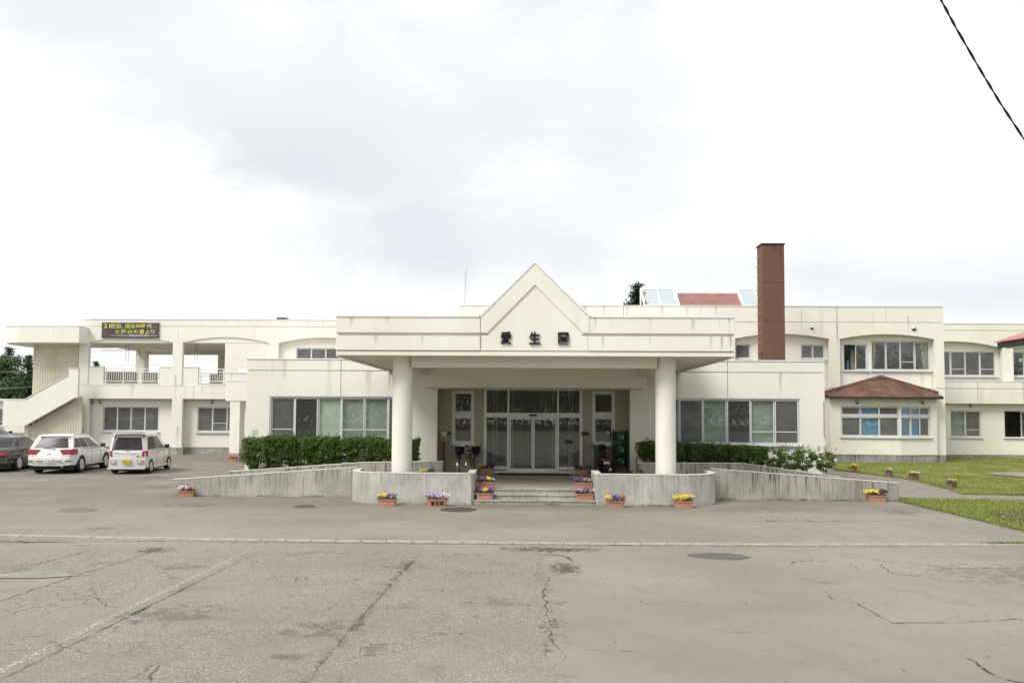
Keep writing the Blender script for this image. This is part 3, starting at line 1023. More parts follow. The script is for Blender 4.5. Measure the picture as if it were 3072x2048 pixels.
ea = MB().sheet([(11.35, 18.5), (12.5, 18.1), (15.2, 18.4), (15.6, 21.4), (13.3, 22.3), (12.0, 21.7), (11.5, 20.2)], 0.020).build('bare_earth', decal_mat('bare_earth_decal', (0.095, 0.070, 0.045), 'noise', 0.9, (2.2, 2.2, 2.2), 0.34, 0.56), recalc=False)
tag(ea, 'brown bare earth patch in the lower lawn', kind='structure')
sl = MB().sheet([(20.0, 33.6), (27, 33.3), (28, 36.0), (21.0, 36.2), (19.4, 35.2)], 0.058).build('concrete_slab', M['slab'], recalc=False)
tag(sl, 'old flat concrete slab sunk in the upper lawn', kind='structure')

# manhole covers
M['cover'] = plain('worn_cover', (0.20, 0.185, 0.16), 0.75, 0.1, 0.4, 0.25, 12, 0.01)
for q, (x, y, r, lab) in enumerate([
        (-1.79, 21.45, 0.40, 'dark round manhole cover in front of the lettered planter'),
        (-11.5, 20.75, 0.42, 'round manhole cover nearest the left edge of the forecourt'),
        (-9.15, 22.1, 0.40, 'pale round manhole cover out from the left ramp end'),
        (-5.95, 21.9, 0.30, 'small manhole cover near the curved wall'),
        (-12.4, 27.2, 0.42, 'manhole cover between the silver minivan and the ramp')]):
    c = thing('manhole_cover', lab, 'manhole cover', (x, y, 0), 'manhole covers in the forecourt')
    MB().lathe([(r + 0.07, 0.0), (r + 0.07, 0.014), (r + 0.012, 0.016), (r + 0.01, 0.004)], (x, y, 0), 'Z', 28).build('rim', M['iron'] if q == 0 else M['path'], c)
    lid = MB().lathe([(r, 0.002), (r, 0.0125), (0.0, 0.0135)], (x, y, 0), 'Z', 28)
    for a in range(-3, 4):
        hw = math.sqrt(max(0.0, (r * 0.88) ** 2 - (a * r * 0.25) ** 2))
        lid.box(x - hw, x + hw, y + a * r * 0.25 - 0.012, y + a * r * 0.25 + 0.012, 0.013, 0.0165)
    lid.build('lid', M['iron'] if q in (0, 3) else M['cover'], c)

# ------------------------------------------------------------------ entrance steps, landing, ramps, retaining walls
steps = thing('steps', 'three low concrete entrance steps between the curved walls', None, (0.22, 22.7, 0))
steps['kind'] = 'structure'
for (ya, z0, z1) in ((22.72, -0.1, 0.125), (23.03, 0.0, 0.252), (23.34, 0.0, 0.380)):
    m = MB().box(-1.46, 1.91, ya, ya + (0.315 if z1 < 0.3 else 0.35), z0, z1 - 0.045)
    m.box(-1.46, 1.91, ya - 0.02, ya + (0.315 if z1 < 0.3 else 0.35), z1 - 0.043, z1)
    m.build('step', M['paving'], steps, bevel=0.008)
ld = MB().slab([(-5.0, 23.7), (-1.47, 23.7), (1.92, 23.7), (5.4, 23.7), (5.4, 26.24), (3.64, 26.24), (3.64, 29.36), (-3.16, 29.36), (-3.16, 26.24), (-5.0, 26.24)], 0.0, 0.379)
ld.slab([(-4.4, 22.85), (-1.67, 22.85), (-1.67, 23.70), (-4.9, 23.70)], 0.0, 0.378)
ld.slab([(2.14, 22.85), (4.8, 22.85), (5.3, 23.70), (2.14, 23.70)], 0.0, 0.378)
ldo = ld.build('landing_floor', M['landing'])
tag(ldo, 'tan floor of the entrance landing under the canopy', kind='structure')
rmp = MB().slab([(-10.7, 24.6), (-5.0, 24.6), (-5.0, 26.22), (-10.7, 26.22)], -0.05, lambda x, y: 0.376 if x > -5.2 else 0.01)
rmp.slab([(5.4, 24.6), (11.2, 24.6), (11.2, 26.22), (5.4, 26.22)], -0.05, lambda x, y: 0.376 if x < 5.6 else 0.01)
rmo = rmp.build('ramp_floor', M['landing'])
tag(rmo, 'sloping floors of the two wheelchair ramps', kind='structure')
beds = MB().slab([(-10.1, 26.42), (-3.16, 26.42), (-3.16, 28.58), (-10.1, 28.58)], -0.05, lambda x, y: 0.30 if x < -9.5 else 0.52)
beds.slab([(3.64, 26.42), (10.5, 26.42), (10.5, 28.58), (3.64, 28.58)], -0.05, lambda x, y: 0.44 if x > 9.5 else 0.52)
bo = beds.build('planting_bed', M['earth'])
tag(bo, 'raised beds of dark soil under the hedges', kind='structure')


def wall_run(name, label, pts, ya, yb, mat, cap=True):
    """Straight concrete wall: polygon in XZ between two depths with a thin pale mortar capping on its top."""
    o = thing(name, label, 'wall', (pts[0][0], (ya + yb) / 2, 0), 'concrete ramp walls')
    b = MB()
    n = len(pts)
    b.plate(pts + [(pts[-1][0], -0.1), (pts[0][0], -0.1)], (), ya, yb)
    b.build('wall_body', mat, o, bevel=0.012)
    if cap:
        cpts = [(x, z + 0.002) for x, z in pts] + [(x, z + 0.026) for x, z in reversed(pts)]
        MB().plate(cpts, (), ya - 0.008, yb + 0.008).build('capping', M['conc_cap'], o, bevel=0.006)
    return o


wall_run('ramp_wall', 'stained sloping concrete wall of the left ramp, nearest the parked cars', [(-10.66, 0.47), (-5.10, 0.87)], 24.4, 24.58, M['conc'])
wall_run('ramp_wall', 'black-streaked sloping concrete wall of the right ramp beside the lawn', [(5.50, 0.90), (11.05, 0.51)], 24.4, 24.58, M['conc_dark'])
wall_run('ramp_wall', 'low concrete wall behind the left ramp in front of the left hedge', [(-9.62, 0.58), (-5.3, 0.90), (-2.69, 0.95)], 26.24, 26.42, M['conc_dark'])
wall_run('ramp_wall', 'low concrete wall behind the right ramp in front of the right hedge', [(3.56, 0.94), (6.9, 0.95), (10.05, 0.53)], 26.24, 26.42, M['conc_dark'])


def curved_wall(label, sgn, xin, xout):
    """Front retaining wall: return along the steps, straight front, quarter round end. Plan swept with a constant section."""
    r = 1.15
    c0 = xout - sgn * r
    P = [(xin, 24.1), (xin, 23.6), (xin, 22.76)]
    P += [(xin + (c0 - xin) * t, 22.66) for t in (0.03, 0.35, 0.7, 1.0)]
    for k in range(1, 13):
        a = math.pi / 2 * k / 12
        P.append((c0 + sgn * r * math.sin(a), 22.66 + r - r * math.cos(a)))
    P += [(xout, 24.1), (xout, 24.39)]
    w = 0.19

    def sweep(z0, z1, grow):
        inner, outer = [], []
        for q, (x, y) in enumerate(P):
            a = Vector(P[max(0, q - 1)]); b = Vector(P[min(len(P) - 1, q + 1)])
            d = (b - a).normalized()
            nrm = Vector((-d.y, d.x)) * (-sgn)      # outwards: steps, road, then the end
            outer.append(Vector((x, y)) + nrm * grow)
            inner.append(Vector((x, y)) - nrm * (w + grow))
        vs = []
        for o_, i_ in zip(outer, inner):
            vs += [(o_.x, o_.y, z0), (o_.x, o_.y, z1), (i_.x, i_.y, z1), (i_.x, i_.y, z0)]
        fs = []
        for q in range(len(P) - 1):
            for k in range(4):
                fs.append((q * 4 + k, q * 4 + (k + 1) % 4, q * 4 + 4 + (k + 1) % 4, q * 4 + 4 + k))
        fs += [(0, 1, 2, 3), tuple(len(vs) - 4 + k for k in (3, 2, 1, 0))]
        return MB().add(vs, fs)
    o = thing('curved_wall', label, 'wall', ((xin + xout) / 2, 22.8, 0), 'curved walls beside the steps')
    sweep(-0.1, 0.842, 0.0).build('wall_body', M['conc_pale'], o, smooth=True)
    sweep(0.844, 0.868, 0.008).build('capping', M['conc_cap'], o, smooth=True)


curved_wall('pale concrete wall with a rounded end left of the steps', -1, -1.46, -5.06)
curved_wall('pale concrete wall with a rounded end right of the steps', 1, 1.91, 5.46)

# ------------------------------------------------------------------ entrance block (single storey, behind the canopy)
eb = thing('entrance_block', 'low cream entrance block with long window rows behind the canopy', 'building', (0.24, 28.6, 0))
FY = 28.6
holeL = rect(-9.09, -4.02, 1.46, 3.08)
holeR = rect(4.48, 9.57, 1.46, 3.08)
X0, X1 = -9.94, 10.42
# lower facade panels either side of their joint, then the parapet course above the groove
panel(eb, [(X0, -0.1), (-6.585, -0.1), (-6.585, 1.46), (-9.09, 1.46), (-9.09, 3.08), (-6.585, 3.08), (-6.585, 3.985), (X0, 3.985)], [], FY, FY + 0.2)
panel(eb, [(-6.565, -0.1), (-3.15, -0.1), (-3.15, 3.985), (-6.565, 3.985), (-6.565, 3.08), (-4.02, 3.08), (-4.02, 1.46), (-6.565, 1.46)], [], FY, FY + 0.2)
panel(eb, [(3.63, -0.1), (7.04, -0.1), (7.04, 1.46), (4.48, 1.46), (4.48, 3.08), (7.04, 3.08), (7.04, 3.985), (3.63, 3.985)], [], FY, FY + 0.2)
panel(eb, [(7.06, -0.1), (X1, -0.1), (X1, 3.985), (7.06, 3.985), (7.06, 3.08), (9.57, 3.08), (9.57, 1.46), (7.06, 1.46)], [], FY, FY + 0.2)
panel(eb, rect(-3.148, 3.628, 3.37, 3.985), [], FY, FY + 0.2)
for xa, xb in ((X0, -6.585), (-6.565, 7.04), (7.06, X1)):
    panel(eb, rect(xa, xb, 4.008, 4.385), [], FY, FY + 0.2)
for xa, xb in ((X0 + 0.01, -9.1), (-4.0, -3.16), (3.64, 4.46), (9.58, X1 - 0.01)):
    MB().box(xa, xb, FY + 0.203, FY + 0.25, 0.0, 4.36).build('backing_wall', M['groove'], eb)
for xa, xb in ((-9.1, -4.0), (4.46, 9.58)):
    MB().box(xa, xb, FY + 0.203, FY + 0.25, 3.09, 4.36).build('backing_wall', M['groove'], eb)
    MB().box(xa, xb, FY + 0.203, FY + 0.25, 0.0, 1.45).build('backing_wall', M['groove'], eb)
for xa, xb in ((X0, -6.9), (-6.9, -4.9), (5.4, 8.0), (8.0, X1)):
    MB().box(xa - 0.02 if xa == X0 else xa + 0.004, xb + 0.02 if xb == X1 else xb - 0.004, FY - 0.025, FY + 0.30, 4.388, 4.43).build('coping', M['coping'], eb)
MB().box(X0, X1, FY + 0.31, 42.0, 4.05, 4.20).build('roof_slab', M['inside'], eb)
MB().box(X0, X0 + 0.2, FY + 0.26, 42.0, -0.1, 4.385).build('side_wall', M['wall'], eb)
MB().box(X1 - 0.2, X1, FY + 0.26, 42.0, -0.1, 4.385).build('side_wall', M['wall_r'], eb)
MB().box(X0 + 0.21, -3.4, 32.4, 32.5, 0.3, 4.05).build('inner_wall', M['inside'], eb)
MB().box(3.9, X1 - 0.21, 32.4, 32.5, 0.3, 4.05).build('inner_wall', M['inside'], eb)
MB().box(-3.36, -3.16, FY + 0.203, 33, 0.3, 4.04).build('recess_wall', M['olive_shade'], eb)
MB().box(3.64, 3.84, FY + 0.203, 33, 0.3, 4.04).build('recess_wall', M['olive_shade'], eb)
for xa, xb in ((X0 + 0.21, -3.37), (3.85, X1 - 0.21)):
    MB().box(xa, xb, FY + 0.26, 32.4, 0.60, 0.68).build('floor_slab', M['inside'], eb)
window(eb, -9.09, -4.02, 1.46, 3.08, FY + 0.05, 'ngbHHs', widths=[1, 1, 1, 1, 1, 1])
window(eb, 4.48, 9.57, 1.46, 3.08, FY + 0.05, 'ssBgHn', widths=[1, 1, 1, 1, 1, 1])
MB().box(-8.1, -7.3, FY + 1.2, FY + 1.9, 0.68, 2.5).build('cabinet', M['dark_under'], eb)
MB().box(-7.35, -6.75, FY + 0.9, FY + 1.2, 0.68, 1.9).build('cabinet', M['wood'], eb)
MB().box(6.4, 8.6, FY + 1.6, FY + 2.2, 0.68, 1.5).build('cabinet', M['wood'], eb)
MB().box(8.75, 8.95, FY + 2.4, FY + 2.6, 0.68, 4.0).build('inner_post', M['white'], eb)
# recess wall with two small windows each side of the entrance doors
DY = 29.36
H = [rect(-2.69, -1.90, 1.40, 3.33), rect(2.37, 3.18, 1.40, 3.33), rect(-1.56, 2.03, 0.36, 3.42)]
panel(eb, rect(-3.158, 3.638, 0.30, 4.03), H, DY, DY + 0.15, M['olive_shade'], 'recess_wall', 0)
MB().box(-3.15, 3.63, FY + 0.26, DY - 0.003, 3.42, 3.50).build('recess_ceiling', M['olive_shade'], eb)
for xa, xb in ((-2.69, -1.90), (2.37, 3.18)):
    window(eb, xa, xb, 2.47, 3.33, DY + 0.02, 'g', sill=False, frame='white_alu', fr=0.07)
    window(eb, xa, xb, 1.40, 2.44, DY + 0.02, 'g', frame='white_alu', fr=0.07)
    MB().box(xa, xb, DY + 0.02, DY + 0.1, 2.443, 2.467).build('transom', M['white_alu'], eb)
MB().box(2.36, 3.2, DY - 0.012, DY - 0.001, 0.42, 1.30).build('kick_panel', M['wood'], eb)
# lobby behind the doors
MB().box(-3.14, 3.62, 33.0, 33.1, 0.3, 4.03).build('inner_wall', M['inside'], eb)
MB().box(-3.14, 3.62, DY + 0.17, 32.99, 3.55, 3.65).build('ceiling', M['inside'], eb)
MB().box(-3.14, 3.62, DY + 0.17, 32.99, 0.30, 0.376).build('floor_slab', M['landing'], eb)

# entrance doors: frame with transom lights and sliding leaves
dr = MB()
fy0, fy1 = DY - 0.05, DY + 0.10
dx0, dx1 = -1.55, 2.02
dr.box(dx0, dx0 + 0.11, fy0, fy1, 0.38, 3.41)
dr.box(dx1 - 0.11, dx1, fy0, fy1, 0.38, 3.41)
dr.box(dx0 + 0.11, dx1 - 0.11, fy0, fy1, 3.35, 3.41)
dr.box(dx0 + 0.11, dx1 - 0.11, fy0 - 0.04, fy1, 2.37, 2.54)
dr.box(dx0 + 0.11, dx1 - 0.11, fy0, fy1, 0.38, 0.47)
for x in (-0.66, 1.13):
    dr.box(x - 0.035, x + 0.035, fy0, fy1, 2.543, 3.347)
    dr.box(x - 0.04, x + 0.04, fy0, fy1, 0.473, 2.367)
de = dr.build('entrance_door', M['white_alu'], eb, bevel=0.006)
for xa, xb in ((dx0 + 0.11, -0.70), (1.17, dx1 - 0.11)):
    MB().box(xa, xb, DY + 0.02, DY + 0.028, 0.47, 2.367).build('side_pane', M['glass'], de)
    MB().box(xa, xb, fy0 - 0.01, fy0 + 0.03, 0.50, 0.62).build('bottom_rail', M['white_alu'], de)
for xa, xb in ((dx0 + 0.11, -0.695), (-0.625, 1.095), (1.165, dx1 - 0.11)):
    MB().box(xa, xb, DY + 0.02, DY + 0.028, 2.543, 3.347).build('transom_pane', M['glass'], de)
for xa, xb in ((-0.615, 0.228), (0.242, 1.085)):
    lf = MB()
    yy = DY - 0.02
    lf.box(xa, xa + 0.055, yy, yy + 0.045, 0.40, 2.365)
    lf.box(xb - 0.055, xb, yy, yy + 0.045, 0.40, 2.365)
    lf.box(xa + 0.055, xb - 0.055, yy, yy + 0.045, 0.40, 0.55)
    lf.box(xa + 0.055, xb - 0.055, yy, yy + 0.045, 2.30, 2.365)
    lo_ = lf.build('door_leaf', M['white_alu'], de)
    # glass belongs to the door; it is a sub-part beside its leaf
    MB().box(xa + 0.05, xb - 0.05, yy + 0.018, yy + 0.026, 0.54, 2.31).build('leaf_pane', M['glass'], de)
MB().box(0.10, 0.37, fy0 - 0.075, fy0 - 0.043, 2.42, 2.49).build('door_sensor', M['black'], de)
for x in (-1.25, -1.12, -0.52, 1.00, 1.62, 1.74):
    MB().box(x - 0.025, x + 0.025, DY + 1.55, DY + 1.60, 0.38, 3.5).build('inner_frame_post', M['white_alu'], eb)
MB().box(-1.3, 1.8, DY + 1.55, DY + 1.60, 2.35, 2.45).build('inner_frame_rail', M['white_alu'], eb)
# corner conduit
MB().box(X1 - 0.05, X1 - 0.03, FY - 0.02, FY - 0.003, 1.75, 3.0).build('conduit', M['groove'], eb)
for x, z0, z1, w_ in ((-4.85, 3.2, 3.98, 0.25), (-5.6, 2.9, 3.98, 0.5), (5.3, 2.6, 3.98, 0.55), (8.9, 3.1, 3.98, 0.3), (-8.6, 3.5, 4.38, 0.4), (-9.6, 0.5, 1.9, 0.6)):
    stain(eb, x, z0, z1, w_, FY - 0.003)

# ------------------------------------------------------------------ canopy
cn = thing('entrance_canopy', 'cream entrance canopy with pointed gable, black characters and two round columns', 'canopy', (0.21, 23.3, 0))
CY = 22.5
cl, crt = -5.33, 5.74
# slab: tapers a little towards the building
den_ = lambda x, y: 4.135 - 0.11 * (y - 22.56) / 6.0
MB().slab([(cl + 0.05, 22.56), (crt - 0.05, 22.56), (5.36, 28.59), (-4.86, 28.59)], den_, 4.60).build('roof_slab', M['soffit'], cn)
for xa, xb, xc, xd in ((cl, cl + 0.10, -4.78, -4.88), (crt - 0.10, crt, 5.38, 5.28)):
    e0, e1 = (xa, xb) if xa < 0 else (xb, xa)
    f0, f1 = (xd, xc) if xa < 0 else (xc, xd)
    m = MB()
    lo_z = lambda y: 4.09 - 0.12 * (y - 22.5) / 6
    vs = []
    for (x, y) in ((e0, 22.56), (e1, 22.56), (f1, 28.58), (f0, 28.58)):
        vs.append((x, y, lo_z(y)))
    for (x, y) in ((e0, 22.56), (e1, 22.56), (f1, 28.58), (f0, 28.58)):
        vs.append((x, y, 5.18))
    m.add(vs, [(0, 1, 2, 3), (4, 5, 6, 7), (0, 1, 5, 4), (1, 2, 6, 5), (2, 3, 7, 6), (3, 0, 4, 7)])
    m.build('edge_beam', M['wall'], cn)
MB().box(cl + 0.11, crt - 0.11, 22.565, 22.64, 4.132, 5.19).build('fascia_backing', M['wall'], cn)
MB().box(cl + 0.002, crt - 0.002, 22.522, 22.563, 4.128, 4.248).build('drip_course', M['wall'], cn, bevel=0.006)
upL = rect(cl, -1.30, 4.762, 5.195)
panel(cn, upL, [], CY - 0.02, 22.562)
panel(cn, rect(cl, -1.30, 4.272, 4.672), [], CY - 0.01, 22.562)
panel(cn, rect(1.70, crt, 4.272, 4.672), [], CY - 0.01, 22.562)
panel(cn, [(1.73, 4.762), (crt, 4.762), (crt, 5.195), (1.73, 5.195)], [], CY - 0.02, 22.562)
ap = 0.215
# chevron band of the gable
panel(cn, [(-1.285, 4.762), (-1.10, 4.762), (ap, 6.105), (1.565, 4.762), (1.725, 4.762), (1.725, 5.195), (ap, 6.70), (-1.285, 5.205)], [], CY - 0.03, 22.80, name='gable_band')
panel(cn, [(-1.285, 4.272), (1.69, 4.272), (1.69, 4.672), (1.50, 4.70), (1.62, 4.78), (ap, 6.20), (-1.16, 4.78), (-1.05, 4.70), (-1.285, 4.672)], [], CY + 0.005, 22.70, name='gable_field')
# gable roof running back, and metal copings
m = MB()
m.add([(-1.285, 22.802, 5.19), (ap, 22.802, 6.69), (1.725, 22.802, 5.19), (-1.285, 26.0, 5.19), (ap, 26.0, 6.69), (1.725, 26.0, 5.19)], [(0, 1, 4, 3), (1, 2, 5, 4), (0, 2, 1), (3, 4, 5), (0, 3, 5, 2)])
m.build('gable_roof', M['coping'], cn)
for (xa, za, xb, zb) in ((-1.31, 5.19, ap, 6.716), (ap, 6.716, 1.75, 5.19)):
    d = Vector((xb - xa, 0, zb - za)); L = d.length; d.normalize()
    nz = Vector((-d.z, 0, d.x))
    nz = nz if nz.z > 0 else -nz
    MB().obox(Vector(((xa + xb) / 2, 22.62, (za + zb) / 2)) + nz * 0.020, d * (L / 2), Vector((0, 0.165, 0)), nz * 0.026).build('coping', M['coping'], cn)
for xa, xb in ((cl - 0.02, -3.3), (-3.29, -1.31), (1.75, 3.4), (3.41, crt + 0.02)):
    MB().box(xa, xb, CY - 0.045, 22.9, 5.198, 5.238).build('coping', M['coping'], cn)
for x in (-4.87, -2.95, 3.41, 5.55):
    MB().box(x - 0.02, x + 0.02, CY - 0.05, 22.9, 5.19, 5.245).build('coping_clip', M['coping'], cn)
for x in (-3.58, 3.98):
    MB().lathe([(0.29, 0.36), (0.29, 4.128)], (x, 23.37, 0), 'Z', 48).build('column', M['wall'], cn, smooth=True)
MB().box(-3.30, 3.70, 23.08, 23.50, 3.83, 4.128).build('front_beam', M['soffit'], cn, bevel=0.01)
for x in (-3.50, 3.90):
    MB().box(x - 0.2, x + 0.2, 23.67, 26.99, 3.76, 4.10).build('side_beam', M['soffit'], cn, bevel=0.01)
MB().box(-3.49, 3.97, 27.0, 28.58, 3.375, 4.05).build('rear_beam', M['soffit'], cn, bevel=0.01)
for ch, xa, xb, za, zb in (('愛', -0.735, -0.430, 4.455, 4.800), ('生', 0.060, 0.370, 4.450, 4.795), ('園', 0.862, 1.155, 4.450, 4.785)):
    lettering(ch, xa, xb, CY - 0.03, za, zb, M['lack'], cn, 'letter', 0.020, 0.035)
for x, z0, z1, w_, dk in ((-1.30, 4.76, 5.19, 0.07, True), (-1.31, 4.27, 4.67, 0.16, True), (-1.29, 4.27, 4.67, 0.10, True), (5.60, 4.76, 5.19, 0.12, True), (5.32, 4.8, 5.19, 0.10, False), (5.62, 4.27, 4.67, 0.22, True), (5.38, 4.27, 4.67, 0.20, True), (5.1, 4.3, 4.67, 0.25, False),
                       (3.42, 4.76, 5.19, 0.18, False), (3.40, 4.30, 4.67, 0.14, False), (1.9, 4.80, 5.19, 0.2, False), (2.1, 4.30, 4.67, 0.2, False), (4.6, 4.80, 5.15, 0.3, False), (-2.9, 4.4, 4.67, 0.2, False), (-4.2, 4.45, 4.67, 0.3, False), (-4.9, 4.9, 5.19, 0.3, False), (-3.9, 4.95, 5.19, 0.3, False)):
    stain(cn, x, z0, z1, w_, CY - 0.0235 if z0 > 4.7 else CY - 0.0135, dk)

# ------------------------------------------------------------------ upper block (two storeys, right)
ub = thing('upper_block', 'two storey cream block with shallow arches and a brown roofed bay', 'building', (9.0, 42.1, 0))
UY = 42.1
ux0, ux1 = -3.54, 21.48
archR = arc(16.15, 21.0, 6.41, 6.665)
archM = arc(10.77, 15.62, 6.41, 6.665)
archL = arc(5.40, 10.24, 6.41, 6.665)
for xa, xb in ((ux0, 5.0), (5.02, 13.30), (13.32, 18.54), (18.56, ux1)):
    panel(ub, rect(xa, xb, 7.290, 8.085), [], UY, UY + 0.25, M['wall_r'])
panel(ub, [(ux0, 3.90), (5.40, 3.90)] + archL + [(10.24, 3.90), (10.77, 3.90)] + archM + [(15.62, 3.90), (16.15, 3.90)] + archR + [(21.0, 3.90), (ux1, 3.90), (ux1, 7.268), (ux0, 7.268)], [], UY, UY + 0.25, M['wall_r'])
panel(ub, rect(ux0, ux1, 0.475, 3.875), [], UY, UY + 0.25, M['wall_r'])
MB().box(ux0 + 0.02, ux1 - 0.02, UY + 0.02, UY + 0.24, -0.15, 0.455).build('foundation', M['found'], ub)
MB().box(ux0 + 0.05, ux1 - 0.05, UY + 0.253, UY + 0.30, 6.70, 8.05).build('backing_wall', M['groove'], ub)
MB().box(ux0 + 0.05, ux1 - 0.05, UY + 0.253, UY + 0.30, 0.0, 3.95).build('backing_wall', M['groove'], ub)
RY = UY + 0.36
rh = [rect(16.46, 17.72, 4.80, 6.19), rect(17.89, 20.95, 4.80, 6.37), rect(14.26, 15.52, 5.385, 6.17), rect(10.85, 11.68, 5.385, 6.17)]
panel(ub, rect(ux0 + 0.1, ux1 - 0.1, 3.90, 6.78), rh, RY, RY + 0.15, M['wall_r'], 'recess_wall', 0)
for xa, xb in ((16.15, 21.0), (10.77, 15.62), (5.40, 10.24)):
    MB().box(xa, xb, UY + 0.06, RY - 0.002, 3.895, 3.94).build('ledge', M['wall_r'], ub)
window(ub, 16.46, 17.72, 4.80, 6.19, RY + 0.03, 'kg')
window(ub, 17.89, 20.95, 4.80, 6.37, RY + 0.03, 'dgmc', rail=0.28)
window(ub, 14.26, 15.52, 5.385, 6.17, RY + 0.03, 'ss')
window(ub, 10.85, 11.68, 5.385, 6.17, RY + 0.03, 's')
MB().box(17.15, 17.42, RY + 0.8, RY + 1.0, 4.0, 5.75).build('cupboard', M['curtain'], ub)
MB().box(17.12, 17.45, RY + 0.7, RY + 0.95, 5.75, 6.0).build('storage_box', M['greencurtain'], ub)
MB().box(16.85, 16.93, RY + 0.5, RY + 0.55, 4.3, 5.35).build('hung_cloth', M['blue'], ub)
shell(ub, ux0, ux1, UY + 0.31, 52.0, 0.0, 7.9, (3.75, 0.45), 46.5)
for xa, xb in ((ux0 - 0.02, 5.0), (5.01, 12.0), (12.01, ux1 + 0.02)):
    MB().box(xa, xb, UY - 0.03, UY + 0.34, 8.088, 8.13).build('coping', M['coping'], ub)
for x in (12.6, 14.72, 19.95):
    vent(ub, x, UY, 7.0 if x != 19.95 else 6.97, 0.10 if x < 19 else 0.13)
for x, z0, z1, w_, dk in ((14.2, 6.55, 7.95, 0.13, True), (16.02, 6.2, 8.08, 0.22, True), (16.03, 5.0, 7.2, 0.2, False), (18.53, 6.3, 8.08, 0.0, False), (17.85, 6.7, 7.75, 0.12, True), (19.68, 6.6, 7.6, 0.16, True), (9.8, 7.3, 8.08, 0.18, True), (8.3, 7.35, 8.08, 0.35, False), (7.0, 7.4, 8.08, 0.5, False), (5.2, 7.4, 8.08, 0.3, False), (4.0, 7.35, 8.08, 0.12, True), (9.0, 7.35, 8.08, 0.15, False), (3.0, 7.5, 8.08, 0.5, False), (15.35, 0.5, 3.5, 0.10, True), (20.9, 3.9, 4.8, 0.25, False), (15.85, 2.0, 3.87, 0.2, False)):
    if w_:
        stain(ub, x, z0, z1, w_, UY - 0.004, dk)

# the bay at its foot: shallow two-faced projection with a brown hipped roof
BY = 41.25
bx0, bx1, bxm = 15.45, 20.85, 18.80


def bay_face(a, b, holes, name, mat, z0, z1, th=0.16):
    """Upright plate between two plan points; holes are (t0, t1, z0, z1) in metres along it."""
    a, b = Vector(a), Vector(b)
    L = (b - a).length
    d = (b - a) / L
    nrm = Vector((d.y, -d.x))
    tmp = MB().plate(rect(0, L, z0, z1), [rect(t0, t1, q0, q1) for t0, t1, q0, q1 in holes], 0, th)
    tmp.v = [(a.x + d.x * x - nrm.x * y, a.y + d.y * x - nrm.y * y, z) for x, y, z in tmp.v]
    return tmp.build(name, mat, ub, bevel=0.006)


def turned_window(x0, a, b, t0, t1, z0, z1, panes, **kw):
    """Window built square to the axes, then turned onto a slanting bay face."""
    a, b = Vector(a), Vector(b)
    d = (b - a).normalized()
    w = window(ub, t0, t1, z0, z1, 0.05, panes, **kw)
    ang = math.atan2(d.y, d.x)
    mt = Matrix.Translation((a.x, a.y, 0)) @ Matrix.Rotation(ang, 4, 'Z')
    for o in [w] + KIDS.get(w.name, []):
        o.data.transform(mt)
    return w


pa, pb, pc = (bx0, 41.72), (bxm, BY), (bx1, 41.72)
La = math.hypot(pb[0] - pa[0], pb[1] - pa[1])
Lb = math.hypot(pc[0] - pb[0], pc[1] - pb[1])
bay_face(pa, pb, [(0.52, La - 0.03, 1.39, 2.97)], 'bay_wall', M['wall_r'], 0.50, 3.36)
bay_face(pb, pc, [(0.03, Lb - 0.34, 1.39, 2.97)], 'bay_wall', M['wall_r'], 0.50, 3.36)
bay_face((bx0, UY), pa, [], 'bay_wall', M['wall_r'], 0.50, 3.36)
bay_face(pc, (bx1, UY), [], 'bay_wall', M['wall_r'], 0.50, 3.36)
bay_face((pa[0] + 0.03, pa[1] + 0.03), (pb[0], pb[1] + 0.03), [], 'bay_foundation', M['found'], -0.1, 0.485)
bay_face((pb[0], pb[1] + 0.03), (pc[0] - 0.03, pc[1] + 0.03), [], 'bay_foundation', M['found'], -0.1, 0.485)
MB().slab([pa, pb, pc, (bx1, UY - 0.003), (bx0, UY - 0.003)], 3.362, 3.40).build('bay_ceiling', M['dark_under'], ub)
turned_window(0, pa, pb, 0.52, La - 0.03, 2.45, 2.97, 'sus', sill=False, fr=0.06)
turned_window(0, pa, pb, 0.52, La - 0.03, 1.39, 2.44, 'sus', fr=0.06)
turned_window(0, pb, pc, 0.03, Lb - 0.34, 2.45, 2.97, 'uus', sill=False, fr=0.06)
turned_window(0, pb, pc, 0.03, Lb - 0.34, 1.39, 2.44, 'uus', fr=0.06)
# roof courses
apx = (18.17, UY - 0.01, 4.42)
Lc, Rc = (15.30, UY - 0.012, 3.60), (21.05, UY - 0.012, 3.60)
L2, Mc, R2 = (15.32, 41.35, 3.42), (18.85, 40.78, 3.40), (21.02, 41.35, 3.42)
NC = 9
M['shingle'] = plain('brown_roof_course', (0.155, 0.085, 0.062), 0.75, 0, 0.3, 0.28, 1.6)


def lerp3(a, b, t):
    return tuple(a[i] + (b[i] - a[i]) * t for i in range(3))


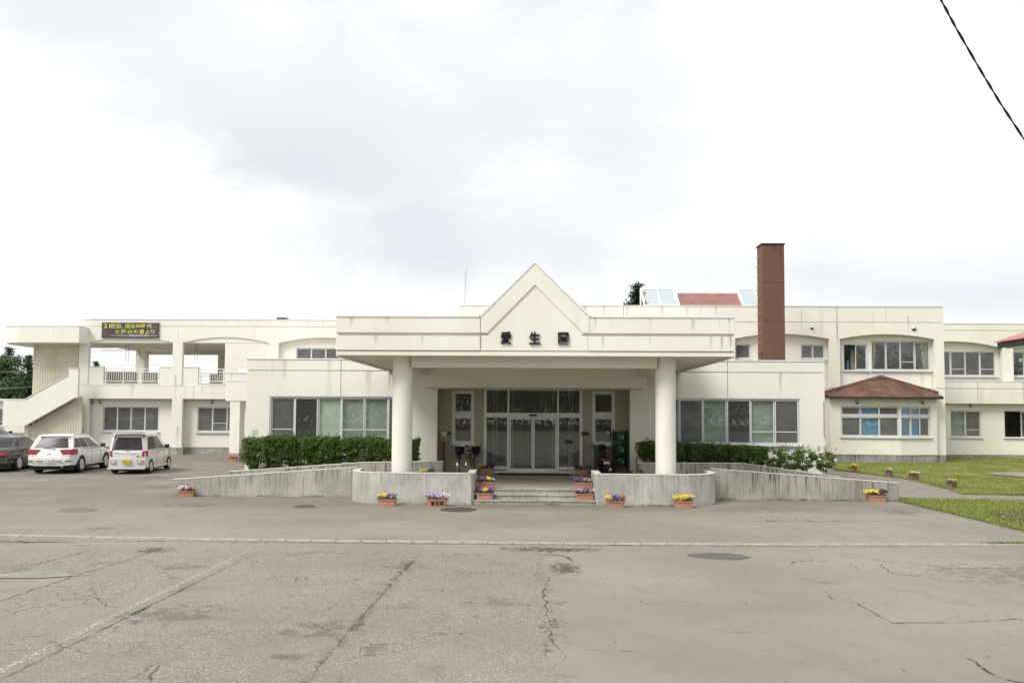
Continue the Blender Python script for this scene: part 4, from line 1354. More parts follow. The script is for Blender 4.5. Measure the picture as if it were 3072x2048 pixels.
for k in range(NC):
    t0, t1 = k / NC, min(1.0, (k + 1.18) / NC)
    m = MB()
    eave = [Lc, L2, Mc, R2, Rc]
    top = [lerp3(e_, apx, t1) for e_ in eave]
    bot = [lerp3(e_, apx, t0) for e_ in eave]
    up = 0.012 + 0.0008 * k
    vs = [(x, y, z + up * 0.2) for x, y, z in top] + [(x, y, z + up + 0.022) for x, y, z in bot] + [(x, y, z) for x, y, z in bot]
    fs = [(i_, i_ + 1, 6 + i_, 5 + i_) for i_ in range(4)] + [(5 + i_, 6 + i_, 11 + i_, 10 + i_) for i_ in range(4)]
    m.add(vs, fs).build('roof_course', M['shingle'], ub, recalc=False)
m = MB()
for a_, b_ in ((Lc, L2), (L2, Mc), (Mc, R2), (R2, Rc)):
    m.add([(a_[0], a_[1] - 0.004, a_[2] - 0.10), (b_[0], b_[1] - 0.004, b_[2] - 0.10), (b_[0], b_[1] - 0.004, b_[2] + 0.01), (a_[0], a_[1] - 0.004, a_[2] + 0.01),
           (a_[0], a_[1] + 0.09, a_[2] - 0.10), (b_[0], b_[1] + 0.09, b_[2] - 0.10), (b_[0], b_[1] + 0.09, b_[2] + 0.01), (a_[0], a_[1] + 0.09, a_[2] + 0.01)],
          [(0, 1, 2, 3), (4, 5, 6, 7), (0, 1, 5, 4), (3, 2, 6, 7), (0, 3, 7, 4), (1, 2, 6, 5)])
m.build('bay_fascia', M['dark_under'], ub)
for a_, b_ in ((Lc, apx), (apx, Rc)):
    m = MB()
    d = Vector(b_) - Vector(a_); Ln = d.length; d.normalize()
    nz = Vector((-d.z, 0, d.x)); nz = nz if nz.z > 0 else -nz
    m.obox(Vector(lerp3(a_, b_, 0.5)) + nz * 0.05 + Vector((0, -0.09, 0)), d * Ln / 2, Vector((0, 0.08, 0)), nz * 0.075)
    m.build('roof_flashing', M['shingle'], ub)
vent(ub, 16.75, 41.5, 3.16, 0.10)
vent(ub, 20.05, 41.5, 3.15, 0.09)

# ------------------------------------------------------------------ far right wing
fr_ = thing('right_wing', 'lower cream wing with a long balcony band at the right edge', 'building', (28.0, 46.9, 0))
WY = 46.9
wx0, wx1 = 21.0, 40.0
ar1 = arc(21.3, 27.25, 6.36, 6.74)
ar2 = arc(27.85, 33.8, 6.36, 6.74)
panel(fr_, rect(wx0, wx1, 7.375, 7.74), [], WY, WY + 0.25, M['wall_r'])
panel(fr_, [(wx0, 4.2), (21.3, 4.2)] + ar1 + [(27.25, 4.2), (27.85, 4.2)] + ar2 + [(33.8, 4.2), (wx1, 4.2), (wx1, 7.355), (wx0, 7.355)], [], WY, WY + 0.25, M['wall_r'])
panel(fr_, rect(wx0, wx1, 0.26, 4.19), [rect(24.2, 25.97, 1.245, 2.79), rect(27.25, 29.2, 1.245, 2.79)], WY + 0.02, WY + 0.25, M['wall_r'])
for xa, xb in ((wx0, 25.55), (25.565, 28.1), (28.115, wx1)):
    panel(fr_, rect(xa, xb, 4.03, 4.42), [], WY - 0.42, WY - 0.2, M['wall_r'], 'balcony_panel')
    panel(fr_, rect(xa, xb, 3.17, 4.01), [], WY - 0.42, WY - 0.2, M['wall_r'], 'balcony_panel')
MB().box(wx0, wx1, WY - 0.19, WY - 0.02, 3.19, 4.40).build('balcony_backing', M['groove'], fr_)
MB().box(wx0, wx1, WY - 0.44, WY - 0.02, 4.423, 4.45).build('coping', M['coping'], fr_)
MB().box(wx0, wx1, WY + 0.04, WY + 0.25, -0.2, 0.245).build('foundation', M['found'], fr_)
MB().box(wx0, wx1, WY - 0.03, WY + 0.3, 7.743, 7.78).build('coping', M['coping'], fr_)
MB().box(wx0 + 0.1, wx1 - 0.1, WY + 0.253, WY + 0.29, 6.8, 7.7).build('backing_wall', M['groove'], fr_)
panel(fr_, rect(wx0 + 0.1, wx1 - 0.1, 4.2, 6.79), [rect(23.62, 27.07, 4.75, 6.21), rect(27.83, 31.3, 4.75, 6.21)], WY + 0.4, WY + 0.52, M['wall_r'], 'recess_wall', 0)
window(fr_, 23.62, 27.07, 4.75, 6.21, WY + 0.43, 'snsn')
window(fr_, 27.83, 31.3, 4.75, 6.21, WY + 0.43, 'gnsn')
window(fr_, 24.2, 25.97, 1.245, 2.79, WY + 0.07, 'hn', widths=[1, 1])
window(fr_, 27.25, 29.2, 1.245, 2.79, WY + 0.07, 'ke')
shell(fr_, wx0, wx1, WY + 0.30, 56.0, 0.0, 7.6, (3.9, 0.3), 51.5)
vent(fr_, 25.35, WY, 3.05, 0.10)
for x, z0, z1, w_, dk in ((25.56, 3.2, 4.4, 0.16, True), (28.1, 3.2, 4.4, 0.16, True)):
    stain(fr_, x, z0, z1, w_, WY - 0.424 if z0 > 3 else WY + 0.016, dk)

# ------------------------------------------------------------------ left wing with open verandas
lw = thing('left_wing', 'two storey cream wing with open upper verandas and a dark sign', 'building', (-16.0, 47.0, 0))
LY = 47.0
lx0, lx1 = -26.22, -3.60
a1 = arc(-25.67, -20.71, 6.50, 6.81)
a2 = arc(-20.13, -15.05, 6.50, 6.83)
a3 = arc(-14.49, -9.40, 6.50, 6.83)
for xa, xb in ((lx0, -23.2), (-23.19, -17.63), (-17.62, -11.9), (-11.89, lx1)):
    panel(lw, rect(xa, xb, 7.465, 7.845), [], LY, LY + 0.25)
panel(lw, [(lx0, 3.985), (-25.67, 3.985)] + a1 + [(-20.71, 3.985), (-20.13, 3.985)] + a2 + [(-15.05, 3.985), (-14.49, 3.985)] + a3 + [(-9.4, 3.985), (lx1, 3.985), (lx1, 7.445), (lx0, 7.445)], [], LY, LY + 0.25)
panel(lw, [(lx0, -0.1), (-25.60, -0.1), (-25.60, 3.22), (-20.68, 3.22), (-20.68, -0.1), (-20.06, -0.1), (-20.06, 3.22), (lx1, 3.22), (lx1, 3.965), (lx0, 3.965)], [], LY, LY + 0.25)
MB().box(lx0 + 0.03, lx1 - 0.03, LY + 0.253, LY + 0.29, 6.9, 7.8).build('backing_wall', M['groove'], lw)
MB().box(lx0 + 0.03, lx1 - 0.03, LY + 0.253, LY + 0.29, 3.3, 3.98).build('backing_wall', M['groove'], lw)
# infill above the lintels, veranda parapets with their notches, blind bays
panel(lw, [(-25.7, 6.49), (-20.65, 6.49), (-20.65, 6.9), (-25.7, 6.9)], [], LY + 0.07, LY + 0.2, bevel=0.004)
panel(lw, [(-20.16, 6.50), (-15.0, 6.50), (-15.0, 6.9), (-20.16, 6.9)], [], LY + 0.07, LY + 0.2, bevel=0.004)
panel(lw, [(-25.7, 3.99), (-20.65, 3.99), (-20.65, 5.06), (-21.46, 5.06), (-21.46, 4.09), (-24.78, 4.09), (-24.78, 5.06), (-25.7, 5.06)], [], LY + 0.06, LY + 0.23, name='veranda_parapet')
panel(lw, [(-20.16, 3.99), (-17.62, 3.99), (-17.62, 4.10), (-19.20, 4.10), (-19.20, 5.06), (-20.16, 5.06)], [], LY + 0.06, LY + 0.23, name='veranda_parapet')
panel(lw, rect(-17.66, -15.0, 3.99, 6.495), [], LY + 0.09, LY + 0.24, name='blind_bay')
panel(lw, rect(-14.55, -9.3, 3.99, 6.9), [rect(-13.55, -10.05, 5.0, 6.26)], LY + 0.30, LY + 0.45, name='recess_wall', bevel=0)
window(lw, -13.55, -10.05, 5.0, 6.26, LY + 0.33, 'snsn')
for xa, xb, z in ((-25.69, -24.76, 5.063), (-21.48, -20.67, 5.063), (-20.15, -19.18, 5.063), (-24.79, -21.45, 4.093), (-19.21, -17.63, 4.103)):
    MB().box(xa, xb, LY + 0.03, LY + 0.25, z, z + 0.03).build('parapet_cap', M['wall'], lw)


def railing(parent, x0, x1, y, z0, z1, step, posts):
    """White metal balustrade: rails, posts and one baluster each."""
    r = MB().box(x0, x1, y - 0.025, y + 0.025, z1 - 0.045, z1)
    r.box(x0, x1, y - 0.018, y + 0.018, z1 - 0.20, z1 - 0.165)
    r.box(x0, x1, y - 0.018, y + 0.018, z0 + 0.10, z0 + 0.14)
    o = r.build('railing', M['white'], parent)
    for x in posts:
        MB().box(x - 0.025, x + 0.025, y - 0.027, y + 0.027, z0, z1 - 0.047).build('post', M['white'], o)
    x = x0 + step
    while x < x1 - step * 0.5:
        if min(abs(x - p) for p in posts) > 0.05:
            MB().box(x - 0.011, x + 0.011, y - 0.011, y + 0.011, z0 + 0.142, z1 - 0.202).build('baluster', M['white'], o)
        x += step
    return o


railing(lw, -24.74, -21.49, LY + 0.14, 4.125, 4.99, 0.135, (-24.68, -23.64, -22.6, -21.55))
railing(lw, -19.17, -17.66, LY + 0.14, 4.135, 5.0, 0.135, (-19.1, -17.72))
for xa, xb in ((-26.0, -20.6), (-20.2, -17.7)):
    railing(lw, xa, xb, 54.2, 4.0, 5.05, 0.26, (xa + 0.06, (xa + xb) / 2, xb - 0.06))
MB().box(lx0 + 0.1, -17.64, LY + 0.30, 54.5, 6.49, 6.62).build('veranda_ceiling', M['soffit'], lw)
MB().box(lx0 + 0.1, lx1 - 0.1, LY + 0.30, 54.5, 3.7, 3.98).build('veranda_floor', M['wall'], lw)
MB().box(lx0 + 0.1, -17.64, 54.1, 54.5, 6.30, 6.487).build('rear_beam', M['soffit'], lw)
MB().box(-17.64, -17.42, LY + 0.25, 54.5, 3.99, 7.8).build('veranda_end_wall', M['wall'], lw)
MB().box(-26.12, -25.52, 53.7, 54.3, 3.99, 6.487).build('veranda_column', M['soffit'], lw)
MB().box(-20.6, -20.0, 53.7, 54.3, 3.99, 6.487).build('veranda_column', M['soffit'], lw)
MB().box(lx0, lx1, LY + 0.30, 55.0, 7.5, 7.7).build('roof_slab', M['wall'], lw)
MB().box(lx0, lx0 + 0.2, LY + 0.26, 54.9, -0.1, 3.69).build('side_wall', M['wall'], lw)
MB().box(lx1 - 0.2, lx1, LY + 0.26, 54.9, -0.1, 7.49).build('side_wall', M['wall'], lw)
MB().box(lx0 + 0.21, lx1 - 0.21, 51.5, 51.6, -0.1, 3.69).build('inner_wall', M['inside'], lw)
MB().box(-17.4, lx1 - 0.21, 50.5, 50.6, 3.99, 7.49).build('inner_wall', M['inside'], lw)
panel(lw, rect(lx0 + 0.1, lx1 - 0.1, 0.40, 3.30), [rect(-25.0, -21.62, 1.295, 2.78), rect(-19.39, -16.7, 1.285, 2.78)], LY + 0.5, LY + 0.62, name='recess_wall', bevel=0)
MB().box(lx0 + 0.1, lx1 - 0.1, LY + 0.52, LY + 0.62, -0.2, 0.385).build('foundation', M['found'], lw)
MB().box(-26.2, -25.62, LY - 0.03, LY - 0.003, -0.1, 0.38).build('pilaster_foot', M['found'], lw)
MB().box(-20.68, -20.06, LY - 0.03, LY - 0.003, -0.1, 0.40).build('pilaster_foot', M['found'], lw)
MB().box(lx0 + 0.21, lx1 - 0.21, LY + 0.63, 51.5, 0.1, 0.2).build('floor_slab', M['inside'], lw)
window(lw, -25.0, -21.62, 1.295, 2.78, LY + 0.53, 'ssss')
window(lw, -19.39, -16.7, 1.285, 2.78, LY + 0.53, 'sns', rail=0.34)
for xa, xb in ((lx0 - 0.02, -20.0), (-19.99, -12.0), (-11.99, lx1)):
    MB().box(xa, xb, LY - 0.03, LY + 0.34, 7.848, 7.89).build('coping', M['coping'], lw)
for x, z in ((-25.62, 3.03), (-25.14, 3.03), (-18.5, 3.05)):
    vent(lw, x, LY + 0.5, z, 0.115)
for x, z0, z1, w_, dk in ((-16.9, 7.5, 7.84, 0.15, False), (-16.2, 7.5, 7.84, 0.1, True), (-20.5, 3.3, 4.6, 0.3, False), (-20.3, 0.4, 1.6, 0.4, False), (-25.9, 0.4, 1.4, 0.5, False), (-23.0, 3.3, 3.96, 0.3, False), (-18.9, 3.3, 3.96, 0.2, False), (-20.4, 6.6, 7.2, 0.1, False)):
    stain(lw, x, z0, z1, w_, LY - 0.004, dk)
# link passage with its pillar, between the wing and the entrance block
lk = thing('link_porch', 'small cream porch on a square pillar beside the left hedge', 'porch', (-14.8, 41.0, 0))
MB().box(-15.3, X0 - 0.02, 41.0, 46.98, 3.045, 4.015).build('porch_beam', M['wall'], lk, bevel=0.01)
MB().box(-15.3, X0 - 0.02, 41.0, 46.98, 4.035, 4.455).build('porch_parapet', M['wall'], lk, bevel=0.01)
MB().box(-15.28, X0 - 0.04, 41.02, 46.9, 4.013, 4.037).build('joint', M['groove'], lk)
MB().box(-15.33, X0 - 0.02, 40.97, 41.3, 4.458, 4.50).build('coping', M['coping'], lk)
MB().box(-15.1, X0 - 0.02, 42.2, 46.9, 4.50, 4.83).build('upper_parapet', M['wall'], lk, bevel=0.01)
MB().box(-15.12, X0 - 0.02, 42.17, 42.5, 4.833, 4.87).build('coping', M['coping'], lk)
MB().box(-15.07, -14.56, 41.03, 41.75, 0.40, 3.042).build('pillar', M['wall'], lk, bevel=0.01)
MB().box(-15.10, -14.53, 41.0, 41.78, -0.05, 0.397).build('pillar_foot', M['found'], lk, bevel=0.01)
MB().box(-14.4, X0 - 0.02, 43.5, 43.7, -0.05, 3.04).build('rear_wall', M['wall'], lk)
stain(lk, -15.0, 4.05, 4.45, 0.2, 40.997, True)


# ------------------------------------------------------------------ outside staircase at the left end
st = thing('outside_stair', 'cream outside staircase with rounded roof band and ribbed end wall', 'staircase', (-27.8, 46.0, 0))
SY = 46.0
panel(st, [(-29.97, 1.61), (-28.71, 1.61), (-25.86, 3.24), (-25.68, 3.24), (-25.68, 4.90), (-26.25, 4.90), (-26.21, 4.52), (-28.74, 3.11), (-29.97, 3.11)], [], SY, SY + 0.18, name='stair_parapet')
cap = MB()
for (xa, za), (xb, zb) in zip([(-29.99, 3.125), (-28.73, 3.125), (-26.22, 4.535)], [(-28.73, 3.125), (-26.22, 4.535), (-26.23, 4.90)]):
    d = Vector((xb - xa, 0, zb - za)); L_ = d.length; d.normalize()
    nz = Vector((-d.z, 0, d.x)); nz = nz if nz.z >= 0 else -nz
    if abs(d.x) > 0.3:
        cap.obox(Vector(((xa + xb) / 2, SY + 0.09, (za + zb) / 2)) + nz * 0.02, d * (L_ / 2), Vector((0, 0.12, 0)), nz * 0.018)
cap.box(-26.30, -25.66, SY - 0.03, SY + 0.21, 4.903, 4.94)
cap.build('parapet_cap', M['wall'], st)
for k in range(9):
    x = -28.6 + 0.27 * k
    MB().box(x, x + 0.30, SY + 0.19, SY + 1.4, 1.83 + 0.155 * k, 2.00 + 0.155 * k).build('stair_tread', M['found'], st)
MB().box(-29.95, -28.62, SY + 0.19, SY + 1.4, 1.62, 1.83).build('stair_landing', M['found'], st)
ring = [(-25.70, SY), (-29.0, SY)]
for k in range(1, 13):
    a = math.pi / 2 * k / 12
    ring.append((-29.0 - 1.75 * math.sin(a), SY + 1.9 - 1.9 * math.cos(a)))
ring += [(-30.75, 50.0), (-25.70, 50.0)]
MB().slab(ring, 6.40, 7.33).build('roof_band', M['wall'], st, bevel=0.01)
MB().slab([(x * 1.0 - (0.02 if x < -26 else 0), y - 0.02) for x, y in ring], 7.333, 7.37).build('coping', M['coping'], st)


def ribbed(parent, x0, x1, z0f, z1f, y):
    """Folded metal siding: a zig-zag sheet with real ribs."""
    vs, fs = [], []
    x, k = x0, 0
    prof = [(0.0, 0.0), (0.06, 0.0), (0.075, 0.02), (0.135, 0.02), (0.15, 0.0)]
    P = []
    while x < x1:
        for dx, dy in prof[:-1]:
            P.append((min(x1, x + dx), y - dy))
        x += 0.15
    for px, py in P:
        vs += [(px, py, z0f(px)), (px, py, z1f(px))]
    for q in range(len(P) - 1):
        fs.append((2 * q, 2 * q + 2, 2 * q + 3, 2 * q + 1))
    return MB().add(vs, fs).build('ribbed_siding', M['siding'], parent, recalc=False)


M['siding'] = plain('beige_metal_siding', (0.66, 0.62, 0.50), 0.6, 0, 0.35, 0.08, 1.2)
ribbed(st, -29.2, -26.25, lambda x: 1.8 + max(0, (x + 28.7) * 0.55), lambda x: 6.42, SY + 1.45)
ribbed(st, -28.75, -25.7, lambda x: -0.05, lambda x: min(3.3, 1.75 + max(0, (x + 28.9) * 0.54)), SY + 0.6)
MB().box(-29.0, -28.77, SY + 0.5, SY + 1.2, 0, 1.62).build('panel_door', M['wall'], st)
stain(st, -27.2, 6.42, 7.3, 0.06, SY - 0.004, True)
stain(st, -26.3, 6.9, 7.3, 0.06, SY - 0.004)

# ------------------------------------------------------------------ dark sign on the wing
sg = thing('banner_sign', 'dark sign board with yellow and green characters on the left wing', 'sign', (-23.2, 46.9, 6.8))
MB().box(-24.88, -21.54, 46.90, 46.985, 6.80, 7.64).build('board', M['sign'], sg)
MB().box(-24.91, -21.51, 46.92, 46.99, 6.775, 6.797).build('board_edge', M['black'], sg)
MB().box(-24.91, -21.51, 46.92, 46.99, 7.643, 7.66).build('board_edge', M['black'], sg)
yy = 46.895
for body, xa, xb, za, zb, mt in (
        ('21', -24.77, -24.38, 7.345, 7.575, 'sign_yellow'), ('世', -24.36, -24.06, 7.34, 7.59, 'sign_yellow'), ('紀', -24.03, -23.74, 7.34, 7.59, 'sign_yellow'),
        ('、', -23.71, -23.62, 7.34, 7.42, 'sign_yellow'), ('福', -23.53, -23.22, 7.33, 7.59, 'sign_lime'), ('祉', -23.19, -22.91, 7.33, 7.59, 'sign_lime'),
        ('の', -22.88, -22.62, 7.36, 7.56, 'sign_yellow'), ('時', -22.58, -22.30, 7.34, 7.59, 'sign_yellow'), ('代', -22.22, -21.92, 7.34, 7.59, 'sign_yellow'),
        ('大', -24.10, -23.82, 7.00, 7.25, 'sign_lime'), ('野', -23.74, -23.43, 7.00, 7.25, 'sign_lime'), ('台', -23.36, -23.05, 7.00, 7.25, 'sign_lime'),
        ('の', -22.99, -22.73, 7.03, 7.22, 'sign_yellow'), ('里', -22.66, -22.36, 7.00, 7.25, 'sign_yellow'), ('よ', -22.29, -22.05, 7.00, 7.23, 'sign_yellow'), ('り', -21.98, -21.76, 7.00, 7.24, 'sign_yellow'),
        ('秋田県民生協会', -23.25, -22.03, 6.845, 6.955, 'sign_white')):
    lettering(body, xa, xb, yy, za, zb, M[mt], sg, 'lettering', 0.014 if len(body) < 4 else 0.010, 0.008)
MB().box(-24.37, -23.30, 46.892, 46.899, 6.89, 6.91).build('line', M['sign_white'], sg)
MB().box(-21.98, -21.60, 46.892, 46.899, 6.885, 6.905).build('line', M['sign_white'], sg)

# ------------------------------------------------------------------ on the verandas: units, hanging frames
for q, (x0, x1, z1, y, lab) in enumerate(((-25.5, -23.75, 4.86, 48.6, 'long beige slatted cabinet at the left of the large veranda'), (-23.35, -22.55, 4.83, 48.9, 'short beige slatted cabinet at the right of the large veranda'), (-19.25, -17.85, 4.76, 48.9, 'beige slatted cabinet on the small veranda'))):
    c = thing('slatted_cabinet', lab, 'cabinet', ((x0 + x1) / 2, y, 3.98), 'cabinets on the verandas')
    MB().box(x0, x1, y, y + 0.5, 3.985, z1).build('body', M['grille'], c)
    n = int((x1 - x0) / 0.16)
    for k in range(n):
        xx = x0 + (k + 0.5) * (x1 - x0) / n
        MB().box(xx - 0.045, xx + 0.045, y - 0.02, y - 0.002, 4.03, z1 - 0.04).build('slat', M['grille'], c)
HB = MB()
base = thing('hanging_frame', 'metal drying frame hanging left of the column in the large veranda', 'drying frame', (0, 0, 0), 'drying frames hanging in the verandas')
for sx in (-0.09, 0.09):
    HB.tube((sx, 0, 0), (sx, 0, -0.42), 0.012, n=6)
HB.tube((-0.09, 0, -0.05), (0.09, 0, -0.05), 0.012, n=6).tube((-0.09, 0, -0.40), (0.09, 0, -0.40), 0.014, n=6)
HB.build('upper_frame', M['black'], base)
HB = MB()
for sx in (-0.075, 0.075):
    HB.tube((sx, 0, -0.40), (sx, 0, -1.05), 0.010, n=6)
    HB.tube((sx * 1.9, 0, -0.42), (sx * 1.35, 0, -0.75), 0.007, n=6)
HB.tube((-0.075, 0, -0.85), (0.075, 0, -0.85), 0.010, n=6)
HB.build('lower_frame', M['white'], base)
for q, (x, y, z, lab) in enumerate(((-23.97, 48.2, 6.48, None), (-24.9, 51.5, 6.48, 'metal drying frame hanging in front of the veranda column'), (-21.15, 48.2, 6.48, 'metal drying frame hanging beside the right pillar of the large veranda'), (-19.8, 48.2, 6.48, 'metal drying frame hanging in the small veranda'))):
    o = base if q == 0 else dup(base)
    place(o, (x, y, z))
    if lab:
        o['label'] = lab
for q, (xa, xb) in enumerate(((-26.0, -20.75), (-20.1, -17.7))):
    p_ = MB().tube((xa, 49.0, 6.20), (xb, 49.0, 6.20), 0.016, n=6).build('drying_pole', M['steel'])
    tag(p_, ('thin drying pole under the ceiling of the large veranda', 'thin drying pole under the ceiling of the small veranda')[q], 'pole')

# ------------------------------------------------------------------ on the roofs
ch = thing('chimney', 'tall square brown chimney rising behind the entrance block roof', 'chimney', (11.7, 39.0, 4.2))
MB().box(11.16, 12.21, 38.5, 39.35, 4.2, 10.58).build('shaft', M['chim'], ch, bevel=0.012)
MB().box(11.11, 12.26, 38.45, 39.40, 10.583, 10.63).build('cap', M['lack'], ch, bevel=0.01)
for k in range(13):
    z = 4.55 + 0.455 * k
    r_ = MB()
    r_.tube((11.16, 38.62, z), (10.98, 38.62, z), 0.011, n=6).tube((11.16, 38.98, z), (10.98, 38.98, z), 0.011, n=6).tube((10.98, 38.62, z), (10.98, 38.98, z), 0.011, n=6)
    r_.build('rung', M['steel'], ch)
MB().lathe([(0.0, -0.09), (0.06, -0.07), (0.09, 0), (0.06, 0.07), (0, 0.09)], (11.05, 38.55, 5.42), 'Y', 12).build('lamp', M['chim'], ch, smooth=True)
for x, w_, z0 in ((11.75, 0.55, 10.05), (11.95, 0.30, 9.7), (11.45, 0.25, 10.2), (12.05, 0.22, 9.0)):
    stain(ch, x, z0, 10.57, w_, 38.496, True)
for z in (6.9, 8.75):
    MB().box(11.157, 12.213, 38.492, 38.4995, z, z + 0.012).build('joint', M['dark_under'], ch)

sk = thing('roof_lantern', 'red ribbed roof with glazed ends standing on the upper block roof', 'roof lantern', (10.3, 50, 8.0))
ya, yb_, zt, zb_ = 49.0, 50.5, 10.05, 8.0
for (xa, xb, zt2, tag_) in ((7.02, 9.22, 10.2, 'l'), (12.98, 15.2, 10.2, 'r')):
    fr2 = MB()
    yt, yb2 = 50.3, 48.9
    def slope(x, t, off=0.0):
        return (x, yb2 + (yt - yb2) * t, 9.0 + (zt2 - 9.0) * t + off)
    for x, w_ in ((xa, 0.10), (xb - 0.22, 0.22), ((xa + xb - 0.2) / 2, 0.07)):
        fr2.add([slope(x, 0), slope(x + w_, 0), slope(x + w_, 1), slope(x, 1), slope(x, 0, 0.09), slope(x + w_, 0, 0.09), slope(x + w_, 1, 0.09), slope(x, 1, 0.09)],
                [(0, 1, 2, 3), (4, 5, 6, 7), (0, 1, 5, 4), (1, 2, 6, 5), (2, 3, 7, 6), (3, 0, 4, 7)])
    fr2.box(xa, xb, 48.84, 48.93, 8.95, 9.08)
    fr2.box(xa, xb, 50.28, 50.40, zt2 - 0.03, zt2 + 0.07)
    for x in (xa, xb - 0.08):
        fr2.tube((x + 0.04, 48.9, 9.0), (x + 0.04, 50.35, 9.0), 0.05, n=4).tube((x + 0.04, 50.35, 8.0), (x + 0.04, 50.35, zt2), 0.05, n=4)
    f_ = fr2.build('glazing_frame', M['white'], sk)
    xm = (xa + xb - 0.2) / 2
    for x0, x1 in ((xa + 0.10, xm), (xm + 0.07, xb - 0.22)):
        MB().add([slope(x0, 0.04, 0.04), slope(x1, 0.04, 0.04), slope(x1, 0.98, 0.04), slope(x0, 0.98, 0.04)], [(0, 1, 2, 3)]).build('pane', M['skyglass'], f_, recalc=False)
    MB().box(xa, xb, 48.95, 50.3, 7.9, 8.93).build('upstand', M['wall_r'], sk)
for k in range(11):
    t0, t1 = k / 11, (k + 0.86) / 11
    y0, y1 = 48.9 + 1.3 * t0, 48.9 + 1.3 * t1
    z0, z1 = 8.95 + 0.98 * t0, 8.95 + 0.98 * t1
    MB().add([(9.24, y0 - 0.03, z0), (12.96, y0 - 0.03, z0), (12.96, y0 - 0.03, z0 + 0.05), (9.24, y0 - 0.03, z0 + 0.05), (9.24, y1, z1), (12.96, y1, z1)],
             [(0, 1, 2, 3), (3, 2, 5, 4)]).build('roof_rib', M['red_roof'], sk, recalc=False)
MB().add([(9.24, 48.9, 8.94), (12.96, 48.9, 8.94), (12.96, 50.2, 9.92), (9.24, 50.2, 9.92)], [(0, 1, 2, 3)]).build('roof_sheet', M['red_roof'], sk, recalc=False)
MB().box(9.23, 12.97, 50.15, 50.3, 9.88, 9.96).build('ridge_cap', M['red_roof'], sk)

an = thing('antenna', 'thin radio antenna mast on the upper block roof left of the gable', 'antenna', (-3.3, 43, 8))
am = MB().tube((-3.31, 43, 7.9), (-3.31, 43, 10.0), 0.03, n=8)
am.build('mast', M['steel'], an)
am = MB().tube((-3.31, 43, 9.9), (-3.21, 43, 9.9), 0.012, n=6).tube((-3.21, 43, 9.6), (-3.21, 43, 10.55), 0.010, n=6)
am.tube((-3.75, 43, 10.22), (-2.7, 43, 10.22), 0.007, n=6).tube((-3.31, 43, 9.8), (-3.21, 43, 9.8), 0.012, n=6)
am.build('aerial', M['steel'], an)
pts = [(-3.1 + 0.13 * math.cos(a * math.pi / 8), 43, 9.22 + 0.13 * math.sin(a * math.pi / 8)) for a in range(17)]
MB().path(pts, 0.008, 5).build('loop_aerial', M['steel'], an)
rv = thing('roof_vent', 'small dark box with a wire guard on the left wing roof', 'roof vent', (-14.5, 48, 7.9))
MB().box(-14.85, -14.25, 47.6, 48.2, 7.9, 8.08).build('vent_box', M['dark_under'], rv, bevel=0.05)
gm = MB()
for x in (-14.78, -14.58, -14.42):
    gm.tube((x, 47.7, 8.08), (x, 47.7, 8.38), 0.011, n=6)
gm.tube((-14.78, 47.7, 8.38), (-14.42, 47.7, 8.38), 0.011, n=6).tube((-14.78, 47.7, 8.2), (-14.42, 47.7, 8.2), 0.009, n=6)
gm.build('guard', M['white'], rv)

# ------------------------------------------------------------------ house at the far left, shelter at the right edge, cables
hs = thing('small_house', 'small cream building behind the stairs at the left edge', 'building', (-43, 62, 0))
hy = 62.0
panel(hs, rect(-52, -38.3, 0.75, 3.2), [rect(-41.6, -40.35, 1.25, 2.6)], hy, hy + 0.2, M['wall_r'])
MB().box(-52, -38.3, hy + 0.01, hy + 0.2, -0.1, 0.745).build('foundation', M['found'], hs)
MB().box(-52.2, -38.0, hy - 0.35, hy + 6, 3.205, 3.36).build('roof', M['coping'], hs)
MB().box(-38.5, -38.3, hy + 0.21, hy + 6, -0.1, 3.2).build('side_wall', M['wall_r'], hs)
MB().box(-52, -38.6, hy + 3, hy + 3.1, 0, 3.2).build('inner_wall', M['inside'], hs)
window(hs, -41.6, -40.35, 1.25, 2.6, hy + 0.05, 'gn')

sh = thing('shelter', 'low shelter with a faded red roof cut by the right edge', 'shelter', (17.5, 27.5, 0))
slope_z = lambda x: 4.93 + 0.335 * (x - 15.42)
m = MB()
m.add([(x, y, slope_z(x) + dz) for dz in (0.0, 0.035) for x, y in ((15.42, 27.0), (15.42, 19.5), (19.4, 19.5), (19.4, 27.0))], [(0, 1, 2, 3), (4, 5, 6, 7), (0, 1, 5, 4), (1, 2, 6, 5), (2, 3, 7, 6), (3, 0, 4, 7)])
m.build('roof', plain('faded_red_roof', (0.42, 0.19, 0.17), 0.6, 0, 0.3, 0.10, 2), sh)
MB().box(15.47, 15.55, 19.6, 26.92, 4.74, 4.93).build('eave_board', M['dark_under'], sh)
MB().box(15.56, 15.64, 19.6, 26.6, 4.70, 4.80).build('gutter', M['coping'], sh)
for k in range(9):
    y = 19.7 + 0.89 * k
    m = MB()
    m.add([(x, y + dy, slope_z(x) - 0.02 - dz) for dy in (0, 0.08) for x, dz in ((15.56, 0), (19.3, 0), (19.3, 0.14), (15.56, 0.14))], [(0, 1, 2, 3), (4, 5, 6, 7), (0, 1, 5, 4), (1, 2, 6, 5), (2, 3, 7, 6), (3, 0, 4, 7)])
    m.build('rafter', M['dark_under'], sh)
for x in (16.9, 19.1):
    for y in (20.2, 23.2):
        MB().tube((x, y, 0), (x, y, slope_z(x) - 0.15), 0.06, n=10).build('post', M['white'], sh)
MB().tube((16.0, 26.6, 4.33), (16.9, 23.2, 4.40), 0.05, n=10).build('arm', M['white'], sh)

